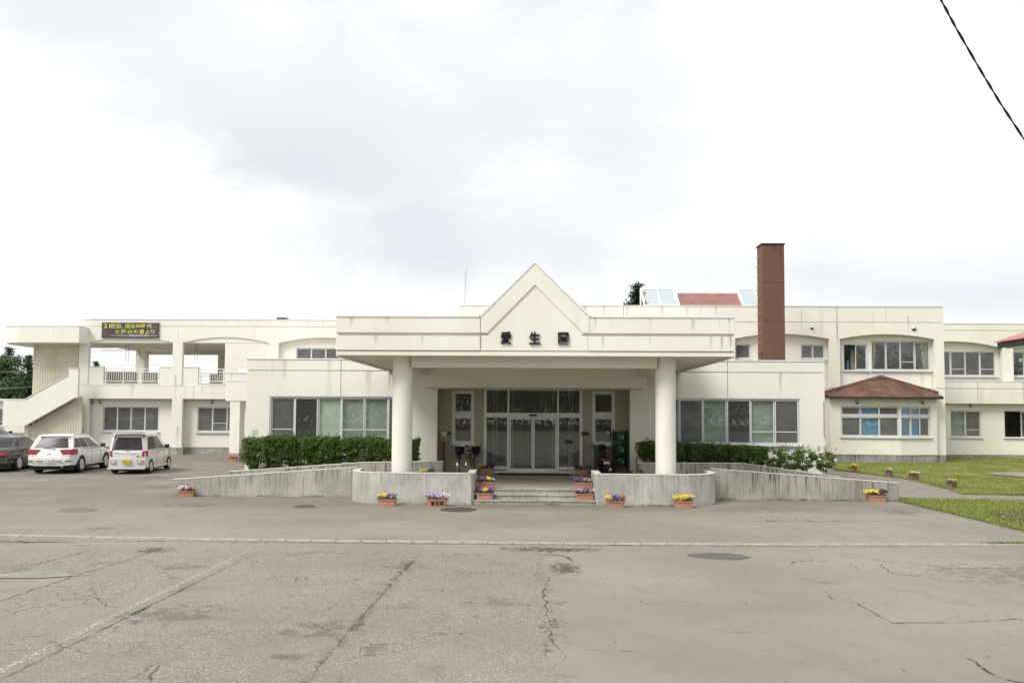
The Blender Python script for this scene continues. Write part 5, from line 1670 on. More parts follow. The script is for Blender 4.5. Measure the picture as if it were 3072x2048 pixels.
oc = MB()
CAT = [(2.953, 7.196, 8.045), (3.399, 7.516, 7.474), (3.877, 7.84, 6.969), (4.122, 8.0, 6.71), (4.341, 8.14, 6.487), (4.695, 8.36, 6.153), (4.994, 8.54, 5.876), (5.377, 8.764, 5.554), (6.003, 9.116, 5.078), (6.904, 9.596, 4.432)]
P1, P2 = [], []
ph = 0.0
for a_, b_ in zip(CAT, CAT[1:]):
    a_, b_ = Vector(a_), Vector(b_)
    for k in range(12):
        p = a_.lerp(b_, k / 12)
        ph += 0.62
        off = Vector((0.0075 * math.cos(ph), 0, 0.0075 * math.sin(ph)))
        P1.append(p + off); P2.append(p - off)
oc.path(P1, 0.0075, 6)
oc.path(P2, 0.0075, 6)
oco = oc.build('overhead_cable', M['black'])
tag(oco, 'dark twisted overhead cable crossing the top right corner of the sky', 'cable')
for q, (y, za, zb, lab) in enumerate(((66, 6.3, 8.2, 'topmost thin wire crossing the trees at the left'), (66, 5.0, 6.9, 'second thin wire crossing the trees at the left'), (64, 3.9, 5.2, 'lower thin wire crossing the trees at the left'))):
    w_ = MB().tube((-75, y, za - 1), (-18, y, zb), 0.009, n=5).build('wire', M['grille'])
    tag(w_, lab, 'wire', 'utility wires at the left')


# ------------------------------------------------------------------ foliage
def leaf_cloud(points, normals, size, jitter=0.6, aspect=0.55, bend=0.25):
    """Leaves as small bent quads (two faces along the midrib) at points, facing roughly along normals."""
    n = len(points)
    P = np.asarray(points, float)
    Nn = np.asarray(normals, float) + RNG.normal(0, jitter, (n, 3))
    Nn /= np.linalg.norm(Nn, axis=1, keepdims=True) + 1e-9
    up = RNG.normal(0, 1, (n, 3))
    t = np.cross(Nn, up)
    t /= np.linalg.norm(t, axis=1, keepdims=True) + 1e-9
    b = np.cross(Nn, t)
    s = (np.asarray(size) * RNG.uniform(0.65, 1.35, n))[:, None]
    p0 = P - t * s * 0.5
    p1 = P + b * s * aspect * 0.5 - Nn * s * bend * 0.3
    p2 = P + t * s * 0.5
    p3 = P - b * s * aspect * 0.5 - Nn * s * bend * 0.3
    V = np.stack([p0, p1, p2, p3], 1).reshape(-1, 3)
    F = np.arange(4 * n).reshape(-1, 4)
    return V, F


def np_mesh(name, V, F, mat):
    me = bpy.data.meshes.new(name)
    k = F.shape[1]
    me.vertices.add(len(V))
    me.vertices.foreach_set('co', V.astype(np.float32).ravel())
    me.loops.add(F.size)
    me.loops.foreach_set('vertex_index', F.astype(np.int32).ravel())
    me.polygons.add(len(F))
    me.polygons.foreach_set('loop_start', np.arange(0, F.size, k, dtype=np.int32))
    me.polygons.foreach_set('loop_total', np.full(len(F), k, dtype=np.int32))
    me.materials.append(mat)
    me.update(calc_edges=True)
    return me


def shrub_meshes(seed, w, h, bottom, n, loose):
    """Crown of clumps of leaves over a few forked stems; loose shrubs let the wall show through."""
    rs = np.random.default_rng(seed)
    pts, nrm = [], []
    stems = MB()
    nb = 7 if loose else 6
    clumps = []
    for k in range(nb):
        a = 2 * math.pi * k / nb + rs.uniform(-0.4, 0.4)
        r0 = rs.uniform(0.02, 0.07)
        r1 = rs.uniform(0.25, 0.9) * w * 0.42
        z1 = bottom + rs.uniform(0.3, 0.75) * (h - bottom)
        p0 = Vector((r0 * math.cos(a), r0 * math.sin(a), -0.02))
        p1 = Vector((r1 * 0.5 * math.cos(a), r1 * 0.4 * math.sin(a), bottom * 0.9))
        p2 = Vector((r1 * math.cos(a), r1 * 0.8 * math.sin(a), z1))
        stems.tube(p0, p1, 0.014, 0.010, 5, cap=False).tube(p1, p2, 0.010, 0.006, 5, cap=False)
        for j in range(3 if loose else 2):
            a2 = a + rs.uniform(-0.9, 0.9)
            e_ = p1.lerp(p2, rs.uniform(0.3, 0.9))
            q_ = e_ + Vector((math.cos(a2) * 0.18, math.sin(a2) * 0.15, rs.uniform(0.06, 0.25)))
            stems.tube(e_, q_, 0.006, 0.004, 4, cap=False)
    m_ = 60 if loose else 150
    for k in range(m_):
        if loose:
            u, v = rs.uniform(-1, 1), rs.uniform(0, 2 * math.pi)
            r = rs.uniform(0.45, 1.0) ** 0.5
            zc_ = bottom + (h - bottom) * (0.5 + 0.48 * u * r)
            fl = 0.55 + 0.55 * (zc_ - bottom) / (h - bottom)
            rad = w * 0.5 * math.sqrt(max(0.05, 1 - (u * r) ** 4)) * r * fl
            clumps.append((rad * math.cos(v), rad * 0.85 * math.sin(v), zc_, rs.uniform(0.06, 0.13)))
        else:                                        # clipped: a rounded box, thinner at its foot
            t = rs.uniform(0, 1) ** 0.8
            zc_ = bottom + (h - 0.06 - bottom) * t
            fl = min(1.0, 0.62 + 0.9 * t) * (1 - 0.25 * max(0, (t - 0.8) / 0.2) ** 2)
            v = rs.uniform(0, 2 * math.pi)
            cq, sq = math.cos(v), math.sin(v)
            k4 = (abs(cq) ** 4 + abs(sq) ** 4) ** -0.25
            r = rs.uniform(0.35, 1.0) ** 0.5
            if rs.uniform() < 0.28 and t < 0.35:
                continue
            clumps.append((cq * k4 * r * w * 0.44 * fl, sq * k4 * r * 0.42 * fl, zc_, rs.uniform(0.07, 0.12)))
    per = n // m_
    for (x, y, z, r) in clumps:
        d = rs.normal(0, 1, (per, 3))
        d /= np.linalg.norm(d, axis=1, keepdims=True)
        rr = r * rs.uniform(0.3, 1.1, (per, 1))
        q_ = np.array([x, y, z]) + d * rr * np.array([1.25, 1.1, 0.6])
        pts.append(q_)
        o_ = d * 0.7 + np.array([x, y, (z - (bottom + h) / 2)]) / max(0.2, w) + np.array([0, 0, 0.5])
        nrm.append(o_)
    if not loose:
        m2 = int(n * 1.1)
        q_ = rs.uniform(-1, 1, (m2, 3))
        ax_ = rs.integers(0, 3, m2)
        sg_ = np.sign(q_[np.arange(m2), ax_])
        shell_ = rs.uniform(0, 1, m2) < 0.75
        q_[np.arange(m2), ax_] = np.where(shell_, sg_ * rs.uniform(0.80, 1.02, m2), q_[np.arange(m2), ax_])
        zz2 = bottom + (h - 0.02 - bottom) * (q_[:, 2] * 0.5 + 0.5)
        lump = 1 + 0.10 * np.sin(q_[:, 0] * 5 + seed) * np.sin(zz2 * 7 + seed * 2)
        foot = np.clip(0.55 + 0.9 * (zz2 - bottom) / (h - bottom), 0, 1)
        pp = np.stack([q_[:, 0] * w * 0.47 * lump * foot, q_[:, 1] * 0.40 * lump * foot, zz2 + 0.03 * np.sin(q_[:, 0] * 9 + seed)], 1)
        keep = (zz2 > bottom + 0.40 * (h - bottom) + 0.1 * np.sin(q_[:, 0] * 4 + seed)) | (np.sin(pp[:, 0] * 11 + seed * 3) > 0.1)
        pts.append(pp[keep]); nrm.append((q_ * np.array([0.6, 0.8, 0.6]) + np.array([0, -0.1, 0.45]))[keep])
    # twigs sticking up out of the top
    for k in range(16):
        x, y = rs.uniform(-w * 0.42, w * 0.42), rs.uniform(-w * 0.35, w * 0.35)
        z = h + rs.uniform(-0.05, 0.10)
        q_ = np.array([x, y, z]) + rs.normal(0, 1, (9, 3)) * np.array([0.02, 0.02, 0.05])
        pts.append(q_); nrm.append(np.tile([0, 0, 1.0], (9, 1)))
    V, F = leaf_cloud(np.concatenate(pts), np.concatenate(nrm), 0.046 if not loose else 0.052)
    return V, F, stems


SHRUBS = []
for q in range(4):
    V, F, stems = shrub_meshes(20 + q, 1.12, 1.27, 0.16, 11000, False)
    SHRUBS.append((np_mesh('foliage', V, F, M['leaf']), stems))
LOOSE = []
for q in range(4):
    V, F, stems = shrub_meshes(40 + q, 0.92, 1.08, 0.26, 3600, True)
    LOOSE.append((np_mesh('foliage', V, F, M['leaf2']), stems))


def make_shrub(proto):
    me, stems = proto
    o = thing('shrub', 'shrub', 'shrub')
    f = link('foliage', me, o)
    f['kind'] = 'stuff'
    stems.build('stems', M['bark'], o, recalc=False)
    return o


PS = [make_shrub(p) for p in SHRUBS]
STEMMY = []
for q in range(3):
    V, F, stems = shrub_meshes(60 + q, 0.98, 1.22, 0.44, 7500, False)
    STEMMY.append((np_mesh('foliage', V, F, M['leaf']), stems))
PT = [make_shrub(p) for p in STEMMY]
PL = [make_shrub(p) for p in LOOSE]
used = set()
ORD = ['first', 'second', 'third', 'fourth', 'fifth', 'sixth', 'seventh', 'eighth', 'ninth', 'tenth']


def put_shrub(proto, x, y, z, rz, sc, label, group):
    o = proto if proto.name not in used else dup(proto)
    used.add(proto.name)
    place(o, (x, y, z), rz, sc)
    o['label'] = label
    o['group'] = group


lx = [-9.02, -8.32, -7.62, -6.92, -6.2, -5.5, -4.8, -4.12]
for q, x in enumerate(lx):
    sc = (1.0, 1.03, 0.97, 1.02, 0.96, 1.0, 0.97, 0.98)[q]
    lab = 'rounded dense green shrub at the left end of the left hedge' if q == 0 else ('dark dense shrub behind the left column' if q == 7 else f'dense clipped green shrub, {ORD[q]} from the left in the left hedge')
    put_shrub(PS[q % 4], x, 27.45 + random.uniform(-0.1, 0.1), 0.42 if q else 0.34, 0.15 * math.sin(q * 2.1) + (math.pi if q % 2 else 0), sc * (1.04 if q == 0 else 1), lab, 'clipped shrubs of the left hedge')
rx = [4.25, 5.0, 5.7, 6.35, 6.98, 7.6]
for q, x in enumerate(rx):
    lab = 'dark dense shrub behind the right column' if q == 0 else f'dense green shrub with bare stems, {ORD[q - 1]} from the right column in the right hedge'
    put_shrub(PT[q % 3], x, 27.35 + random.uniform(-0.1, 0.1), 0.42, random.uniform(0, 6), 0.98 - 0.022 * q, lab, 'clipped shrubs of the right hedge')
rl = [8.2, 8.75, 9.22, 9.86]
names = ['loose open shrub where the right hedge begins to thin', 'loose shrub with bare stems below, third from the right end of the hedge', 'loose pale green shrub, second from the right end of the hedge', 'loose pale green shrub alone at the right end of the hedge']
for q, x in enumerate(rl):
    put_shrub(PL[q], x, 27.2 + random.uniform(-0.08, 0.08), 0.42 if q < 3 else 0.44, random.uniform(0, 6), 0.92 if q < 3 else 0.85, names[q], 'loose shrubs at the end of the right hedge')


def conifer(seed, h, r, n, spread=1.0, size=0.30, mat=None):
    """Tapered trunk with whorls of drooping branches carrying needle sprays; gaps show between them."""
    rs = np.random.default_rng(seed)
    tr = MB()
    tr.tube((0, 0, 0), (0, 0, h * 0.6), 0.16, 0.09, 7, cap=False).tube((0, 0, h * 0.6), (0, 0, h), 0.09, 0.015, 6, cap=False)
    P, Nn = [], []
    z = h * 0.10
    while z < h * 0.985:
        k = (z / h)
        L_ = r * (1 - k) ** 0.75 * rs.uniform(0.65, 1.15) + 0.12
        nb = 5 if k < 0.8 else 4
        for j in range(nb):
            a = rs.uniform(0, 2 * math.pi)
            LL = L_ * rs.uniform(0.6, 1.15)
            tip = np.array([LL * math.cos(a), LL * math.sin(a), z + LL * (0.25 * k - 0.12)])
            root = np.array([0, 0, z])
            if k < 0.9:
                tr.tube(tuple(root), tuple(tip), 0.025, 0.008, 4, cap=False)
            m_ = max(4, int(n * LL / (r * 60)))
            t = rs.uniform(0.15, 1.0, m_)[:, None]
            q_ = root + (tip - root) * t + rs.normal(0, 1, (m_, 3)) * np.array([0.16, 0.16, 0.10]) * spread
            P.append(q_)
            Nn.append(np.tile([0.2 * math.cos(a), 0.2 * math.sin(a), 1.0], (m_, 1)))
        z += h * 0.028 * rs.uniform(0.7, 1.3)
    V, F = leaf_cloud(np.concatenate(P), np.concatenate(Nn), size, 0.5, 0.38)
    return V, F, tr


def broadleaf(seed, h, r, n, size=0.30):
    rs = np.random.default_rng(seed)
    tr = MB()
    tr.tube((0, 0, 0), (0, 0, h * 0.45), 0.18, 0.13, 8, cap=False)
    P, Nn = [], []
    for k in range(26):
        a = rs.uniform(0, 2 * math.pi)
        zz_ = h * rs.uniform(0.32, 0.97)
        rr = r * math.sqrt(max(0.04, 1 - ((zz_ / h - 0.6) / 0.42) ** 2)) * rs.uniform(0.35, 0.95)
        c = np.array([rr * math.cos(a), rr * math.sin(a), zz_])
        tr.tube((0, 0, h * rs.uniform(0.25, 0.45)), tuple(c), 0.05, 0.012, 5, cap=False)
        m_ = n // 26
        d = rs.normal(0, 1, (m_, 3)); d /= np.linalg.norm(d, axis=1, keepdims=True)
        P.append(c + d * rs.uniform(0.2, 1.0, (m_, 1)) ** 0.5 * r * np.array([0.42, 0.42, 0.30]))
        Nn.append(d + np.array([0, 0, 0.6]))
    V, F = leaf_cloud(np.concatenate(P), np.concatenate(Nn), size)
    return V, F, tr


def make_tree(name, built, mat, cat='tree'):
    V, F, tr = built
    o = thing(name, name, cat)
    f = link('crown', np_mesh('crown', V, F, mat), o)
    f['kind'] = 'stuff'
    tr.build('trunk', M['bark'], o, recalc=False)
    return o


T_con = [make_tree('conifer_tree', conifer(3 + q, 10, 2.3, 9000, 1.0, 0.34), M['conifer']) for q in range(2)]
T_bro = [make_tree('broadleaf_tree', broadleaf(13 + q, 8, 2.7, 7000, 0.32), M['broad']) for q in range(2)]
forest = [('c', -68.5, 106, 1.10, 'dark conifer with the tallest spire, left of the stair roof'), ('c', -71.9, 110, 1.02, 'dark conifer at the left edge of the wood'), ('c', -64.5, 104, 0.98, 'dark conifer against the ribbed stair wall'),
          ('b', -70.0, 103, 1.10, 'rounded tree in the middle of the wood at the left edge'), ('b', -65.8, 101, 1.12, 'rounded tree in front of the wood beside the ribbed wall'), ('c', -66.6, 112, 1.00, 'slim conifer behind the rounded trees at the left'),
          ('b', -72.6, 104, 1.0, 'rounded tree cut by the left edge of the picture'), ('b', -68.0, 99, 0.72, 'low rounded tree at the foot of the wood'), ('b', -71.0, 99, 0.66, 'low bushy tree by the small house roof'), ('b', -64.0, 99, 0.72, 'low rounded tree beside the stair wall'),
          ('c', -58.9, 110, 0.94, 'conifer tip showing above the parapet of the large veranda')]
cnt = {'c': 0, 'b': 0}
for kind, x, y, sc, lab in forest:
    protos = T_con if kind == 'c' else T_bro
    p_ = protos[cnt[kind] % 2]
    o = p_ if p_.name not in used else dup(p_)
    used.add(p_.name)
    cnt[kind] += 1
    place(o, (x, y, 0), random.uniform(0, 6), sc)
    o['label'] = lab
    o['group'] = 'trees of the wood at the left'
pine = [make_tree('pine_tree', conifer(77, 14.2, 2.9, 26000, 1.3, 0.30), M['conifer'])]
place(pine[0], (9.55, 71, 0), 0.4)
pine[0]['label'] = 'tall pine rising behind the glazed roof lantern'
p2_ = dup(pine[0])
place(p2_, (7.75, 74, 0), 2.0, 0.86)
p2_['label'] = 'lower pine tip just above the upper block parapet'


def grass_patch(n, sampler, h, mat, name):
    P = sampler(n)
    n = len(P)
    a = RNG.uniform(0, 2 * math.pi, n)
    hh = h * RNG.uniform(0.5, 1.5, n)
    w = 0.012 * RNG.uniform(0.7, 1.6, n)
    lean = RNG.normal(0, 0.45, (n, 2)) * hh[:, None]
    d = np.stack([np.cos(a), np.sin(a), np.zeros(n)], 1)
    p0 = P - d * w[:, None]
    p1 = P + d * w[:, None]
    p2 = P + np.stack([lean[:, 0], lean[:, 1], hh], 1)
    V = np.stack([p0, p1, p2], 1).reshape(-1, 3)
    return np_mesh(name, V, np.arange(3 * n).reshape(-1, 3), mat)


def inside(poly, X, Y):
    c = np.zeros(len(X), bool)
    n = len(poly)
    for i_ in range(n):
        x1, y1 = poly[i_]; x2, y2 = poly[(i_ + 1) % n]
        k = ((y1 > Y) != (y2 > Y)) & (X < (x2 - x1) * (Y - y1) / (y2 - y1 + 1e-12) + x1)
        c ^= k
    return c


LA = [(14.02, 26.47), (15.8, 26.27), (30, 26.15), (30, 47), (23.5, 47), (21.2, 41.8), (15.5, 41.5), (14.0, 37.3), (14.75, 34), (15.0, 32.4), (14.5, 28.6)]
LB = [(11.0, 17.1), (24, 17.0), (24, 24.2), (14.7, 24.33), (11.2, 24.95), (10.98, 24.7)]
SLAB = [(20.0, 33.6), (27, 33.3), (28, 36.0), (21.0, 36.2), (19.4, 35.2)]


def lawn_pts(n):
    out = []
    X = RNG.uniform(13.8, 30, n); Y = RNG.uniform(26, 47, n)
    k = inside(LA, X, Y) & ~inside(SLAB, X, Y)
    Z = np.where(Y > 35, 0.04 + 0.08 * np.clip((Y - 35) / 7, 0, 1), 0.02)
    dens = 0.5 + 0.5 * np.sin(X * 1.3 + np.sin(Y * 0.9) * 2) * np.sin(Y * 1.1 + np.cos(X * 0.7) * 2)
    k &= RNG.uniform(0, 1, n) < 0.35 + 0.65 * dens
    return np.stack([X, Y, Z], 1)[k]


def lawn_pts2(n):
    X = RNG.uniform(10.9, 24, n); Y = RNG.uniform(17, 25, n)
    k = inside(LB, X, Y)
    e_ = ((X - 13.2) / 2.1) ** 2 + ((Y - 20.2) / 1.9) ** 2
    k &= RNG.uniform(0, 1, n) < np.clip(e_ * e_, 0.16, 1.0)
    return np.stack([X, Y, np.full(n, 0.025)], 1)[k]


go = link('lawn_grass', grass_patch(130000, lawn_pts, 0.030, M['grass'], 'lawn_grass'))
tag(go, 'short patchy grass of the upper lawn', kind='stuff')
go = link('lawn_grass', grass_patch(90000, lawn_pts2, 0.042, M['grass'], 'lawn_grass'))
tag(go, 'short grass of the lower lawn round the bare earth', kind='stuff')


def weed_pts(n):
    """Weeds along the feet of the walls, in the joints and by the lawn edge."""
    L = []
    def line(ax, ay, bx, by, m_, w=0.04, z=0.0):
        c = RNG.uniform(0, 1, max(1, m_ // 14))
        for cc in c:
            k = RNG.integers(4, 24)
            t = np.clip(cc + RNG.normal(0, 0.08 / max(0.3, math.hypot(bx - ax, by - ay)), k), 0, 1)
            L.append(np.stack([ax + (bx - ax) * t + RNG.normal(0, w, k), ay + (by - ay) * t + RNG.normal(0, w * 0.5, k), np.full(k, z)], 1))
    line(-10.6, 24.36, -5.1, 24.36, 300)
    line(-4.0, 22.60, -1.5, 22.60, 200)
    line(2.0, 22.60, 4.4, 22.60, 420)
    line(-1.4, 22.64, 1.9, 22.64, 260)
    line(5.6, 24.36, 11.0, 24.36, 380)
    line(4.6, 22.7, 5.4, 23.4, 160)
    line(-4.9, 23.2, -4.3, 22.75, 120)
    line(-4.95, 10.2, -4.93, 12.0, 120, 0.012)
    line(-1.98, 13.4, -1.93, 14.4, 60, 0.012)
    line(4.2, 19.47, 10.1, 20.0, 90, 0.012)
    for (ax, ay), (bx_, by_) in zip(LA[:2] + LA[7:], (LA[:2] + LA[7:])[1:]):
        if math.hypot(bx_ - ax, by_ - ay) < 12:
            line(ax, ay, bx_, by_, 420, 0.10, 0.01)
    line(15.8, 26.27, 26, 26.2, 900, 0.09, 0.01)
    line(11.2, 24.95, 20, 24.3, 800, 0.09, 0.01)
    line(9.2, 16.45, 10.9, 16.5, 900, 0.09)
    line(10.2, 14.6, 10.9, 14.75, 500, 0.06)
    line(11.0, 17.1, 11.0, 24.7, 1500, 0.08)
    line(10.9, 24.4, 11.5, 24.9, 500, 0.10)
    line(-25.6, 47.45, -17.4, 47.45, 260, 0.06)
    line(15.5, 41.6, 21.0, 41.2, 260, 0.08)
    return np.concatenate(L)


W = weed_pts(0)
W[:, 2] += RNG.uniform(0.004, 0.045, len(W)) * np.where(W[:, 1] < 16, 0.35, 1.0)
V, F = leaf_cloud(W, np.tile([0, -0.3, 1.0], (len(W), 1)), 0.036, 0.7)
wo = link('weeds', np_mesh('weeds', V, F, M['weed']))
tag(wo, 'small weeds along the wall feet and paving joints', kind='stuff')


# wood across the road behind the photographer: it is what the window glass mirrors
bw_p, bw_n = [], []
for k in range(150):
    cxw, czw = RNG.uniform(-95, 95), 0
    hh_ = RNG.uniform(9, 16)
    q_ = RNG.normal(0, 1, (900, 3)) * np.array([2.2, 2.0, hh_ * 0.24]) + np.array([cxw, -62 + RNG.uniform(-6, 6), hh_ * 0.52])
    q_[:, 2] = np.clip(q_[:, 2], 0.3, hh_)
    bw_p.append(q_); bw_n.append(np.tile([0, 0.6, 0.6], (900, 1)))
V, F = leaf_cloud(np.concatenate(bw_p), np.concatenate(bw_n), 0.55, 0.6, 0.7)
bw = link('far_wood', np_mesh('far_wood', V, F, M['broad']))
tag(bw, 'far wood behind the forecourt, mirrored in the windows', kind='stuff')


# ------------------------------------------------------------------ flower planters
def flower_mesh(x0, x1, n, col, seed, w=0.20, top=0.33, r=0.022):
    """Little five-petalled heads standing over the leaves between two places along the tub."""
    rs = np.random.default_rng(seed)
    V, F = [], []
    for k in range(n):
        c = np.array([rs.uniform(x0, x1), rs.normal(-0.02, w * 0.36), 0])
        dome = 1 - 0.45 * ((c[0] - (x0 + x1) / 2) / max(0.05, (x1 - x0))) ** 2
        c[2] = 0.18 + (top - 0.18) * dome * rs.uniform(0.45, 1.0)
        nrm = np.array([rs.normal(0, 0.4), -0.75 + rs.normal(0, 0.25), 0.6])
        nrm /= np.linalg.norm(nrm)
        t = np.cross(nrm, [0, 0, 1]); t /= np.linalg.norm(t)
        b = np.cross(nrm, t)
        rr = r * rs.uniform(0.75, 1.25)
        ph = rs.uniform(0, 6)
        base = len(V)
        V.append(c + nrm * 0.004)
        for j in range(10):
            a = ph + j * math.pi / 5
            q_ = rr * (1.0 if j % 2 == 0 else 0.72)
            V.append(c + t * q_ * math.cos(a) + b * q_ * math.sin(a) - nrm * 0.004)
        for j in range(5):
            F.append([base, base + 1 + 2 * j, base + 2 + 2 * j, base + 1 + (2 * j + 2) % 10])
    V = np.array(V); F = np.array(F)
    return np_mesh('blossoms', V, F, FLOWER[col])


TUB = None
M['old_tub'] = plain('faded_brown_tub', (0.27, 0.165, 0.115), 0.8, 0, 0.2, 0.2, 16)


def planter(loc, rz, label, flowers, seed, sc=1.0, group='terracotta planters at the entrance'):
    global TUB
    o = thing('planter', label, 'flower planter', (0, 0, 0), group)
    if TUB is None:
        m = MB()
        def ringp(a, b, z, n=5):
            P = []
            r = min(a, b) * 0.25
            for cx_, cy_, s0 in ((a - r, b - r, 0), (-a + r, b - r, 1), (-a + r, -b + r, 2), (a - r, -b + r, 3)):
                for k in range(n):
                    t = math.pi / 2 * (s0 + k / (n - 1))
                    P.append((cx_ + r * math.cos(t), cy_ + r * math.sin(t), z))
            return P
        m.loft([ringp(0.225, 0.085, 0.0), ringp(0.245, 0.10, 0.148), ringp(0.268, 0.118, 0.150), ringp(0.272, 0.120, 0.182), ringp(0.255, 0.103, 0.182), ringp(0.25, 0.10, 0.155)])
        t = m.build('tub', M['terra'], o, smooth=True)
        s_ = MB().box(-0.245, 0.245, -0.095, 0.095, 0.150, 0.166).build('soil', M['soil'], o)
        TUB = (t.data, s_.data)
    else:
        tb_ = link('tub', TUB[0], o)
        if loc[0] > 12:
            tb_.data = TUB[0].copy()
            tb_.data.materials[0] = M['old_tub']
        link('soil', TUB[1], o)
    rs = np.random.default_rng(seed)
    P, Nn = [], []
    for k in range(14):
        c = np.array([rs.uniform(-0.24, 0.24), rs.uniform(-0.09, 0.09), rs.uniform(0.19, 0.26)])
        d = rs.normal(0, 1, (24, 3))
        P.append(c + d * np.array([0.04, 0.03, 0.03])); Nn.append(d + np.array([0, -0.3, 0.8]))
    V, F = leaf_cloud(np.concatenate(P), np.concatenate(Nn), 0.04, 0.7)
    f = link('foliage', np_mesh('foliage', V, F, M['pansy_leaf']), o)
    f['kind'] = 'stuff'
    for k, (col, xa, xb, n) in enumerate(flowers):
        n = int(n * 1.15)
        b = link(f'{col}_blossoms', flower_mesh(xa, xb, n, col, seed * 10 + k, top=0.34 if n > 20 else 0.32), o)
        b['kind'] = 'stuff'
    place(o, loc, rz, sc)
    return o


PL_ = [
    ((-10.13, 24.20, 0), 0.05, 'terracotta planter of white and pink pansies at the left ramp end', [('white', -0.24, 0.06, 40), ('red', -0.24, -0.05, 10), ('pink', 0.0, 0.25, 38), ('purple', -0.1, 0.15, 10)]),
    ((-3.80, 22.30, 0), 0.0, 'terracotta planter of yellow and lilac pansies before the left curved wall', [('yellow', -0.24, -0.02, 30), ('purple', -0.02, 0.24, 40), ('white', 0.05, 0.24, 12)]),
    ((-2.43, 22.28, 0), 0.0, 'lettered terracotta planter of lilac pansies left of the steps', [('lilac', -0.30, 0.1, 60), ('white', -0.05, 0.32, 40), ('pink', 0.1, 0.3, 14)]),
    ((-1.16, 23.50, 0.38), 0.0, 'terracotta planter of purple and yellow pansies left on the landing edge', [('purple', -0.26, 0.02, 44), ('yellow', 0.02, 0.15, 26), ('white', 0.15, 0.25, 5)]),
    ((-1.16, 22.88, 0.127), 0.0, 'terracotta planter of purple and yellow pansies left on the lowest step', [('purple', -0.26, -0.05, 30), ('yellow', -0.08, 0.1, 28), ('purple', 0.08, 0.26, 26)]),
    ((1.62, 23.50, 0.38), 0.0, 'terracotta planter of purple and gold pansies right on the landing edge', [('purple', -0.28, 0.26, 60), ('yellow', 0.02, 0.2, 14), ('orange', -0.05, 0.15, 6)]),
    ((1.64, 22.88, 0.127), 0.0, 'terracotta planter of lilac and red pansies right on the lowest step', [('lilac', -0.28, 0.05, 36), ('violet', -0.1, 0.2, 26), ('white', 0.1, 0.27, 14), ('red', -0.02, 0.12, 8)]),
    ((2.42, 22.30, 0), 0.0, 'terracotta planter of yellow, violet and red pansies right of the steps', [('yellow', -0.28, -0.1, 38), ('purple', -0.12, 0.1, 40), ('violet', -0.05, 0.12, 16), ('red', 0.1, 0.28, 24), ('orange', 0.1, 0.25, 10)]),
    ((4.27, 22.32, 0), 0.0, 'terracotta planter of all yellow pansies before the right curved wall', [('yellow', -0.26, 0.26, 95)]),
    ((10.30, 24.22, 0), 0.0, 'terracotta planter of yellow and dark violet pansies at the right ramp end', [('yellow', -0.34, 0.06, 72), ('violet', 0.06, 0.28, 46)]),
    ((-3.16, 25.95, 0.42), 0.0, 'planter half hidden behind the left curved wall, yellow and purple pansies', [('yellow', -0.26, 0.02, 44), ('purple', 0.0, 0.26, 40)]),
    ((-1.42, 28.95, 0.38), 0.0, 'planter of yellow and dark pansies left of the glass doors', [('yellow', -0.32, -0.05, 46), ('orange', -0.28, -0.1, 10), ('violet', -0.02, 0.28, 44)]),
    ((1.98, 28.95, 0.38), 0.0, 'planter of faded purple pansies right of the glass doors', [('violet', -0.30, 0.0, 30), ('yellow', -0.06, 0.08, 12), ('purple', 0.05, 0.30, 34)]),
    ((3.42, 25.95, 0.42), 0.0, 'planter half hidden behind the right curved wall, violet and gold pansies', [('violet', -0.28, 0.0, 34), ('yellow', -0.05, 0.08, 16), ('orange', 0.02, 0.15, 12), ('violet', 0.1, 0.28, 26)]),
    ((5.75, 25.7, 0.40), 0.0, 'planter almost hidden behind the rounded end of the right curved wall', [('purple', -0.28, 0.0, 36), ('yellow', 0.05, 0.26, 20)]),
    ((-14.72, 40.6, 0), 0.0, 'terracotta planter of pink flowers at the foot of the porch pillar', [('pink', -0.30, 0.28, 40), ('red', -0.2, 0.25, 14)]),
    ((14.35, 36.1, 0.03), 0.9, 'planter of yellow flowers by the path, nearest the building of the lawn row', [('yellow', -0.25, 0.25, 60), ('orange', -0.2, 0.2, 8)]),
    ((14.95, 33.9, 0.02), 0.9, 'planter of white and yellow flowers by the path, second along the lawn edge', [('white', -0.25, -0.02, 30), ('yellow', -0.05, 0.25, 44)]),
    ((15.15, 32.2, 0.02), 0.6, 'planter of yellow and white flowers by the path, third along the lawn edge', [('yellow', -0.25, 0.05, 44), ('white', -0.02, 0.25, 34)]),
    ((14.75, 28.6, 0.02), 0.7, 'planter of lilac and yellow flowers at the corner of the lawn', [('lilac', -0.28, -0.1, 18), ('yellow', -0.12, 0.26, 60)]),
    ((14.25, 38.6, 0.03), 0.5, 'planter of dull violet flowers beside the white tap post', [('violet', -0.25, 0.25, 40), ('pink', -0.1, 0.2, 8)]),
]
for q, (loc, rz, lab, fl) in enumerate(PL_):
    o = planter(loc, rz + (random.uniform(-0.07, 0.07) if loc[0] < 12 else 0), lab, fl, 300 + q, random.uniform(0.95, 1.06), 'terracotta planters at the entrance' if loc[0] < 12 else 'planters along the lawn edge')
    if q == 2:
        tb = KIDS[o.name][0]
        for ch, xa, xb in (('愛', -0.155, -0.065), ('生', -0.035, 0.055), ('園', 0.08, 0.17)):
            c = lettering(ch, xa, xb, -0.107, 0.035, 0.122, M['lack'], None, 'lettering', 0.02, 0.006)
            c.parent = o
            KIDS[o.name].append(c)
tp = thing('tap_post', 'short white pipe post beside the path at the hedge end', 'post', (13.5, 36.2, 0))
MB().tube((13.5, 36.2, 0), (13.5, 36.2, 0.42), 0.04, n=10).build('post', M['steel'], tp)
